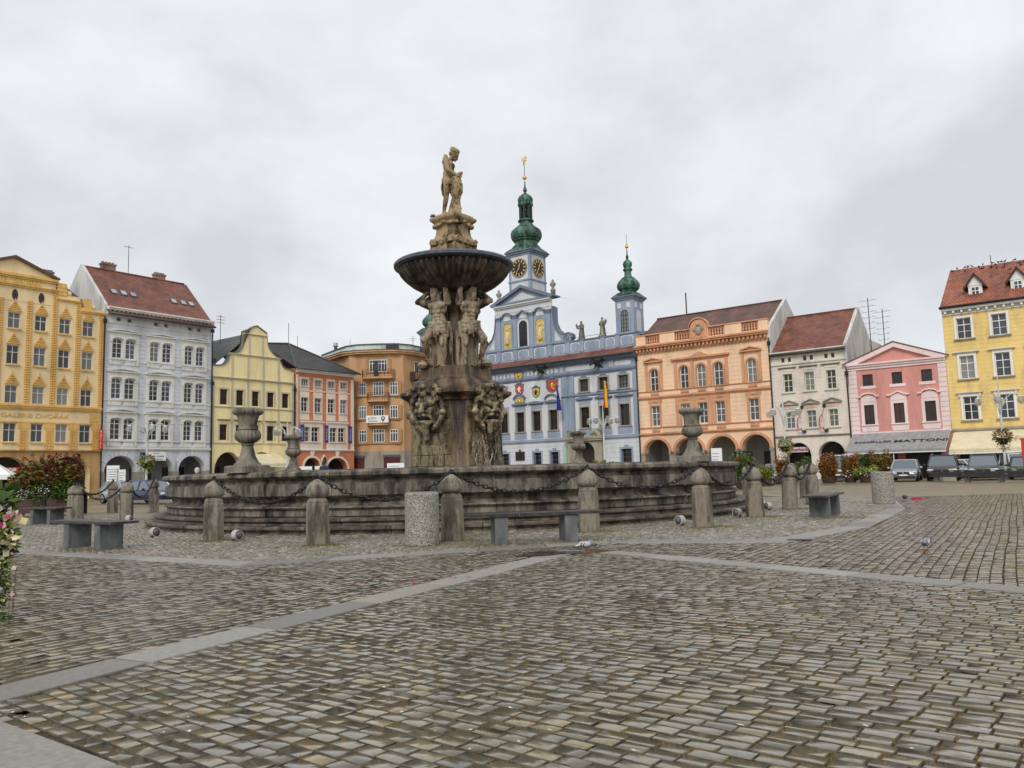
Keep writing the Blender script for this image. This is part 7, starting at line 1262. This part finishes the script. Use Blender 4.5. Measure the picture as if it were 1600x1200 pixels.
def bush(lab, px, d, w, h_, main, extra=None, white=0, pot=.45, name='flower_pot'):
    w *= .92; h_ *= .9; x = (px-800)/1250*d; o = thing(name, lab, 'planter', (x, d, 0)); MB().lathe([(w*.32, 0), (w*.4, pot), (w*.36, pot), (w*.3, pot-.06)], 14).build('pot', M_pot, o, smooth=True, sharp=40)
    foliage('leaves', o, [leaves(int(900*w*h_), (0, 0, pot+(h_-pot)*.45), (w*.46, w*.46, (h_-pot)*.5), .17, lift=.9)]+[leaves(26, (math.cos(a)*w*.45*q, math.sin(a)*w*.45*q, pot+(h_-pot)*z_), (.13, .13, .2), .16, asp=.45, lift=1.2) for a, q, z_ in [(random.uniform(0, 6.28), random.uniform(.5, 1.25), random.uniform(.1, 1.12)) for _ in range(int(16*w))]], main); pv = [leaves(40, (random.uniform(-.42, .42)*w, random.uniform(-.3, .3)*w, pot+(h_-pot)*random.uniform(.6, .95)), (.09, .09, .28), .09, asp=.6) for k in range(int(12*w))]
    if extra: foliage('plumes', o, pv, extra)
    if white: foliage('blossoms', o, [blossoms(int(white), (0, -.3*w, pot+.15), (w*.5, .25, .25), .1)], L_wht)
    return o
bush('pot of red brown foliage behind the rightmost bollard', 1287, 56.5, 1.4, 1.95, L_fire, L_burg); bush('pot of amber red foliage with white flowers by the grey awning', 1321, 56.5, 1.2, 1.95, L_fire, L_red, 40); bush('low green pot with white flowers left of the far bin', 1347, 55.5, 1.6, 1.0, L_lime, None, 90); bush('pot of tall reddish plumes behind the far bin', 1371, 58, 1.6, 2.1, L_red, L_fire); bush('dark leaved canna pot with pink blossom by the grey awning', 1347, 59, 1.1, 2.1, L_green, L_burg); bush('canna pot with yellow flowers seen between the right bollards', 1251, 55, 1.0, 1.7, L_green, L_lime); bush('yellow green pot right of the basin edge', 1190, 53, 1.0, 1.3, L_lime, L_fire); bush('green leafy pot right of the hidden portal urn', 949, 50, 1.1, 1.75, L_green, L_lime); bush('reddish brown pot beside the far stone urn', 924, 51, 1.2, 1.9, L_red, L_fire); bush('oleander pot above the right end of the basin', 1155, 47, 1.4, 2.0, L_green, L_fire, 30); bush('brownish plant behind the large left urn', 366, 55, 1.3, 2.0, L_red, L_lime); bush('orange flower pot under the apricot arcade', 1062, 60, 1.3, 1.5, L_fire, L_lime); bush('reddish pot at the foot of the right lamp', 1217, 57, 1.0, 1.9, L_fire, None)
# ------------------------------------------------------------------ lamps
M_lamp = mat('lamp_white', (.55, .57, .56), rough=.45, var=.1, bump=0); M_globe = mat('lamp_globe', (.62, .64, .63), rough=.12, var=.06, bump=0, spec=.6); M_globe.node_tree.nodes['Principled BSDF'].inputs['Transmission Weight'].default_value = .75; M_globe.node_tree.nodes['Principled BSDF'].inputs['IOR'].default_value = 1.08
def lamp(h_=5.9):
    o = link('street_lamp'); MB().lathe([(.16, 0), (.16, .3), (.11, .4), (.09, 1.2), (.07, h_-1.2), (.05, h_), (.02, h_+.9), (.04, h_+.95), (.01, h_+1.1)], 12).build('post', M_lamp, o, smooth=True)
    for k in range(4):
        a = R(45)+k*math.pi/2; ca, sa = math.cos(a), math.sin(a); b = MB(); pts = [(r_*ca, r_*sa, z) for r_, z in ((.05, h_-1.5), (.12, h_-1.0), (.35, h_-.45), (.75, h_-.12), (1.1, h_-.15), (1.28, h_-.3))]; b.tube(pts, .028, 6); b.tube([(r_*ca, r_*sa, z) for r_, z in ((.05, h_-.9), (.3, h_-.75), (.5, h_-.5), (.4, h_-.35), (.3, h_-.5))], .018, 5); b.build('arm', M_lamp, o, smooth=True)
        g = MB().ball((1.28*ca, 1.28*sa, h_-.58), (.24, .24, .27), 14).build('globe', M_globe, o, smooth=True); MB().lathe([(.12, h_-.3), (.2, h_-.36), (.1, h_-.28)], 12, (1.28*ca, 1.28*sa, 0)).build('globe_cap', M_lamp, g)
    return o
l0 = lamp(); LP = [(228, 61, 1.0, 'lamp before the pale blue house'), (447, 70, 1.0, 'lamp behind the small left urn'), (941, 66, 1.0, 'lamp before the town hall portal'), (1223, 62, 1.0, 'lamp between the apricot and cream houses'), (1562, 55, 1.0, 'lamp at the cream awning of the yellow house')]
BK = [L_lime, None, None, L_fire, L_fire]
for i, (px, d, s_, lab) in enumerate(LP):
    o = l0 if i == 0 else copy_tree(l0); x = (px-800)/1250*d; o.location = (x, d, 0); o.rotation_euler = (0, 0, random.uniform(-.2, .2)); tag(o, 'white four globe street '+lab, 'street lamp', 'four globe street lamps')
    if BK[i]: fb = thing('flower_basket', ('lime and orange', '', '', 'yellow and green', 'red and yellow')[i]+' flower basket on the '+lab, 'flower basket', (x, d, 0), 0, 'flower baskets on lamps'); MB().lathe([(.2, 2.35), (.42, 2.7), (.42, 2.76), (.2, 2.76)], 14).build('basket', M_black, fb); foliage('leaves', fb, [leaves(500, (0, 0, 2.85), (.62, .62, .5), .15), leaves(160, (0, 0, 2.3), (.4, .4, .4), .12, lift=-.5)], (L_lime, 0, 0, L_lime, L_red)[i]); foliage('blossoms', fb, [blossoms(130, (0, 0, 3.0), (.6, .6, .45), .12)], BK[i] if i else L_fire)
# ------------------------------------------------------------------ cars
def paint(name, c, r=.25): 
    m = mat(name, c, rough=r, var=.03, bump=0, spec=.5, metal=.25); m.node_tree.nodes['Principled BSDF'].inputs['Coat Weight'].default_value = .7; return m
M_cg = glass_mat('car_glass', [(.10, .12, .14), (.16, .19, .22)], .04, .8); M_tyre = mat('tyre', (.015, .015, .016), rough=.85, bump=0); M_rim = mat('alloy_rim', (.35, .35, .36), rough=.3, metal=.7, bump=0, var=.1); M_hl = mat('headlight', (.55, .58, .6), rough=.08, var=.2, scale=9, bump=0, spec=.8)  # car glass: pale blue-grey base colour stands in for reflected sky
def car(lab, x, y, rot, m, W_=1.8, H=1.5, L_=4.3, kind='hatch', grp='cars parked along the square'):
    o = thing('parked_car', lab, 'car', (x, y, 0), rot, grp); w = W_/2; hb = .58*H if kind != 'van' else .5*H
    ys = [-L_/2, -L_/2+.12, -L_/2+.55, -L_/2+1.15, 0, L_/2-.9, L_/2-.15, L_/2]; top = [hb*.62, hb*.80, hb*.92, hb, hb*1.02, hb*1.03, hb*1.0, hb*.8]; wd = [.72, .9, .97, 1, 1, 1, .95, .85]; vs = []; n = 10
    for yy, t, k in zip(ys, top, wd):
        a = w*k; zb = .24 if abs(yy) < L_/2-.05 else .32; sec = [(-a*.9, zb), (-a, zb+.18), (-a, t*.72), (-a*.95, t*.93), (-a*.8, t)]; vs += [(p, yy, q) for p, q in sec+[(-p, q) for p, q in sec[::-1]]]
    fs = [(i*n+j, i*n+(j+1) % n, (i+1)*n+(j+1) % n, (i+1)*n+j) for i in range(len(ys)-1) for j in range(n)]+[tuple(range(n-1, -1, -1)), tuple(range((len(ys)-1)*n, len(ys)*n))]
    MB().add(vs, fs).build('body', m, o, smooth=True, sharp=32)
    f0, f1, r0, r1 = -L_/2+1.05, -L_/2+1.75, L_/2-.75, L_/2-.12
    if kind == 'suv': r0, r1 = L_/2-.45, L_/2-.08
    if kind == 'van': f0, f1 = -L_/2+.55, -L_/2+1.15; r0, r1 = L_/2-.1, L_/2-.05
    a, c, z0, z1 = w*.93, w*.74, hb*.98, H-.05
    MB().add([(-a, f0, z0), (a, f0, z0), (a, r1, z0), (-a, r1, z0), (-c, f1, z1), (c, f1, z1), (c, r0, z1), (-c, r0, z1)], [(0, 1, 5, 4), (1, 2, 6, 5), (2, 3, 7, 6), (3, 0, 4, 7), (4, 5, 6, 7)]).build('window_glass', M_cg, o)
    b = MB(); P = [(-c-.02, f1-.06, z1-.02), (c+.02, f1-.06, z1-.02), (c+.02, r0+.05, z1-.02), (-c-.02, r0+.05, z1-.02)]; b.add(P+[(x_*.92, y_*.96+.02, H) for x_, y_, z_ in P], [(0, 1, 2, 3), (4, 5, 6, 7), (0, 1, 5, 4), (1, 2, 6, 5), (2, 3, 7, 6), (3, 0, 4, 7)]); b.build('roof', m, o)
    for s_ in (-1, 1):
        b = MB()
        for (p, q) in (((s_*a, f0, z0), (s_*c, f1, z1)), ((s_*(a+.01), .15, z0), (s_*(c+.02), .1, z1)), ((s_*a, r1, z0), (s_*c, r0, z1)), ((s_*(a+.01), r1-.65, z0), (s_*(c+.02), r0-.45, z1))): b.bar(p, q, .045, 0, 6)
        b.build('pillar', m, o); MB().ball((s_*(w+.13), f0+.42, z0+.07), (.12, .07, .085), 8).build('mirror', m if kind != 'suv' else M_black, o, smooth=True)
        h_ = MB().ball((s_*w*.72, -L_/2+.12, hb*.70), (w*.24, .13, .085), 10).build('headlight', M_hl, o, smooth=True)
        for yy in (-L_/2+.8, L_/2-.78):
            wh = MB().lathe([(.2, -.11), (.31, -.11), (.335, -.08), (.335, .08), (.31, .11), (.2, .11)], 20).build('wheel', M_tyre, o, (s_*(w-.1), yy, .335), (0, R(90), 0)); MB().lathe([(.22, -.115), (.2, -.10), (.05, -.12), (.05, .12), (.2, .10), (.22, .115)], 10).build('rim', M_rim, wh)
        if kind == 'suv': MB().tube([(s_*(c-.05), f1+.1, H-.01), (s_*(c-.05), f1+.25, H+.06), (s_*(c-.05), r0-.2, H+.06), (s_*(c-.05), r0, H-.01)], .022, 5).build('roof_rail', M_rim, o)
    MB().box(-w*.42, w*.42, -L_/2-.02, -L_/2+.1, hb*.56, hb*.74).build('grille', M_black, o); MB().box(-w*.8, w*.8, -L_/2-.03, -L_/2+.1, .28, hb*.42).build('lower_bumper', M_black, o); MB().box(-.26, .26, -L_/2-.045, -L_/2-.03, hb*.44, hb*.54).build('number_plate', M_white, o); MB().ball((0, -L_/2-.02, hb*.65), (.07, .02, .06), 8).build('badge', M_rim, o); return o
ra = R(-37.5)+.12; cx = lambda px, d: (px-800)/1250*d
C_sil = paint('paint_silver', (.35, .37, .40)); C_blk = paint('paint_black', (.018, .019, .022)); C_brn = paint('paint_graphite', (.06, .058, .055)); C_wht = paint('paint_white', (.62, .63, .64)); C_blu = paint('paint_blue', (.02, .035, .09)); C_gry = paint('paint_grey', (.22, .24, .26))
car('silver hatchback facing the square before the grey awning', cx(1407, 57), 57, ra, C_sil, 1.82, 1.5); car('black off roader with roof rails beside the silver hatchback', cx(1466, 56), 56, ra, C_blk, 1.95, 1.75, 4.7, 'suv'); car('dark graphite estate car behind the plank barrier', cx(1528, 55), 55, ra, C_brn, 1.9, 1.68, 4.7, 'suv'); car('dark car cut off by the right edge', cx(1592, 54), 54, ra, C_blk, 1.85, 1.5); car('white car partly seen behind between the two dark cars', cx(1500, 62), 62, ra+.9, C_wht, 1.75, 1.42); car('white van roof seen behind the dark cars at the right', cx(1572, 61), 61, ra+.4, C_wht, 1.8, 1.75, 4.4, 'van')
car('white van parked in front of the right arch of the cream house', cx(1309, 63), 63, ra, C_wht, 1.85, 2.0, 4.6, 'van'); car('pale car behind the basin edge at the right', cx(1208, 60), 60, ra-.2, C_gry, 1.75, 1.45); car('silver car glimpsed behind the left bollards', cx(198, 52), 52, R(52), C_sil, 1.8, 1.45); car('dark blue car glimpsed left of the basin', cx(236, 50), 50, R(60), C_blu, 1.8, 1.45)
# plank barrier before the cars
M_rail = mat('barrier_wood', (.045, .042, .045), rough=.5, var=.3, scale=5)
rb = thing('plank_barrier', 'long dark plank barrier bench on grey posts before the parked cars', 'barrier', (27.0, 51.6, 0), math.atan2(-5.9, 2.4))
for k in range(4): MB().box(-.12+k*2.2, .12+k*2.2, -.14, .14, 0, .68).build('post', M_conc, rb)
for z in (.30, .49): MB().box(-.2, 7.2, -.20, -.14, z, z+.16).build('plank', M_rail, rb)
MB().box(-.2, 7.2, -.22, .22, .68, .73).build('seat_plank', M_rail, rb)
tag(MB().slab([(0, 0), (.9, 0), (.9, .5), (0, .5)], 0, .42, ch=.02).build('stone_block', M_co, None, (cx(1463, 52), 52, 0)), 'small brown stone block standing before the black off roader', 'block')
# ------------------------------------------------------------------ signs, stands, people
vs_ = thing('red_sign', 'red upright sign cut off by the right photo edge', 'sign', (cx(1597, 50), 50, 0), R(-20)); MB().box(-.25, .25, -.05, .05, .5, 2.6).build('panel', MATS['sign_red'], vs_); MB().bar((0, 0, 0), (0, 0, .5), .05).build('post', M_black, vs_)
def board(lab, px, d, w, z0, z1, rz=0, head=True):
    o = thing('notice_stand', lab, 'notice board', (cx(px, d), d, 0), rz); MB().box(-w/2-.05, -w/2, -.05, .05, 0, z1+.08).build('post', M_zinc, o); MB().box(w/2, w/2+.05, -.05, .05, 0, z1+.08).build('post', M_zinc, o); MB().box(-w/2, w/2, -.03, .03, z0, z1).build('panel', M_white, o); n = int((z1-z0)/.22)
    for k in range(n): MB().box(-w*.4, w*(.38-.25*random.random()), -.035, -.03, z0+.1+.2*k, z0+.16+.2*k).build('print', mat('blue_print', (.30, .36, .52), bump=0), o)
    return o
board('white poster stand in the left arch of the pale blue house', 176, 66, .95, .5, 2.75, R(20)); board('narrow white poster stand beside the wider one', 190, 66, .55, .6, 2.4, R(20)); board('white info board before the red house', 477, 62, 1.2, 1.0, 2.2); board('second white info board beside the lantern niche', 497, 62, 1.0, 1.0, 2.2); board('white menu board before the orange block', 616, 70, 1.5, 1.4, 2.4); board('pale timetable board before the apricot arcade', 1115, 55, .75, 1.1, 2.6)
sh = thing('shop_sign', 'red and white shop sign at the left edge under the hotel arch', 'sign', row_pt('L', 26.9, -.3, 2.55), R(52.5)); MB().box(-1.6, 1.05, -.06, .06, -.28, .28).build('board', MATS['sign_red'], sh); text('OR', .5, M_white, 'letters', sh, (.45, -.065, 0), ext=.01, bold=.01)
st = thing('market_stall', 'white canopy stall corner at the left edge', 'stall', (cx(-12, 50), 50, 0), R(20)); MB().add([(-1.2, -1, 2.0), (1.2, -1, 2.0), (1.2, 1, 2.0), (-1.2, 1, 2.0), (0, 0, 2.9), (-1.2, -1, 1.7), (1.2, -1, 1.7), (1.2, 1, 1.7), (-1.2, 1, 1.7)], [(0, 1, 4), (1, 2, 4), (2, 3, 4), (3, 0, 4), (0, 1, 6, 5), (1, 2, 7, 6), (2, 3, 8, 7), (3, 0, 5, 8)]).build('canopy', M_white, st)
for x in (-1.15, 1.15): [MB().bar((x, y, 0), (x, y, 2), .03).build('pole', M_zinc, st) for y in (-.95, .95)]
def person(lab, x, y, z, h_, coat, hair, rz, trous):
    o = thing('person', lab, 'person', (x, y, z), rz); s_ = h_/1.75; b = MB(); c = b.cap
    c((-.09, 0, .08), .06, (-.1, .01, .5), .075); c((-.1, .01, .5), .08, (-.1, 0, .9), .1); c((.09, .03, .08), .06, (.1, 0, .5), .075); c((.1, 0, .5), .08, (.1, 0, .9), .1); c((-.09, 0, .05), .05, (-.1, -.16, .04), .04); c((.09, .02, .05), .05, (.1, -.14, .04), .04)
    c((0, 0, .92), .16, (0, 0, 1.15), .155); b.ball((0, 0, 1.3), (.2, .13, .2), 10); c((0, 0, 1.42), .07, (0, -.01, 1.52), .058); b.ball((0, -.02, 1.62), (.08, .1, .115), 10); c((0, -.11, 1.62), .02, (0, -.125, 1.59), .018)
    for q in (-1, 1): c((q*.2, 0, 1.4), .07, (q*.27, .02, 1.12), .055); c((q*.27, .02, 1.12), .052, (q*.24, -.1, .88), .04); b.ball((q*.24, -.12, .82), (.04, .05, .07), 6)
    link('body', organic('body', b, .03, mat('skin', (.45, .27, .19), rough=.6, bump=0), 3), o, scale=s_)
    b = MB(); c = b.cap; b.ball((0, 0, 1.28), (.225, .155, .23), 12); c((0, 0, .85), .185, (0, 0, 1.2), .18)
    for q in (-1, 1): c((q*.2, 0, 1.4), .085, (q*.27, .02, 1.12), .07); c((q*.27, .02, 1.12), .068, (q*.245, -.08, .92), .055)
    link('coat', organic('coat', b, .03, coat, 2), o, scale=s_); b = MB(); c = b.cap
    for q in (-1, 1): c((q*.095, .01, .12), .075, (q*.1, .01, .5), .09); c((q*.1, .01, .5), .092, (q*.1, 0, .92), .115)
    link('trousers', organic('trousers', b, .03, trous, 2), o, scale=s_); link('hair', organic('hair', MB().ball((0, .015, 1.66), (.1, .11, .1), 10).ball((0, .05, 1.60), (.09, .08, .1), 8), .02, hair, 2), o, scale=s_); return o
person('grey haired person passing behind the left end of the basin', cx(307, 31.2), 31.2, 0, 1.82, mat('coat_grey', (.12, .11, .10)), mat('hair_grey', (.55, .48, .40), bump=.4), R(200), mat('trousers_dark', (.03, .03, .04)))
person('man in dark blue jacket standing on the far basin step before the red house', cx(505, 37.4), 37.4, .37, 1.75, mat('jacket_navy', (.02, .03, .07)), mat('hair_brown', (.06, .035, .02), bump=.4), R(150), MATS['trousers_dark'])
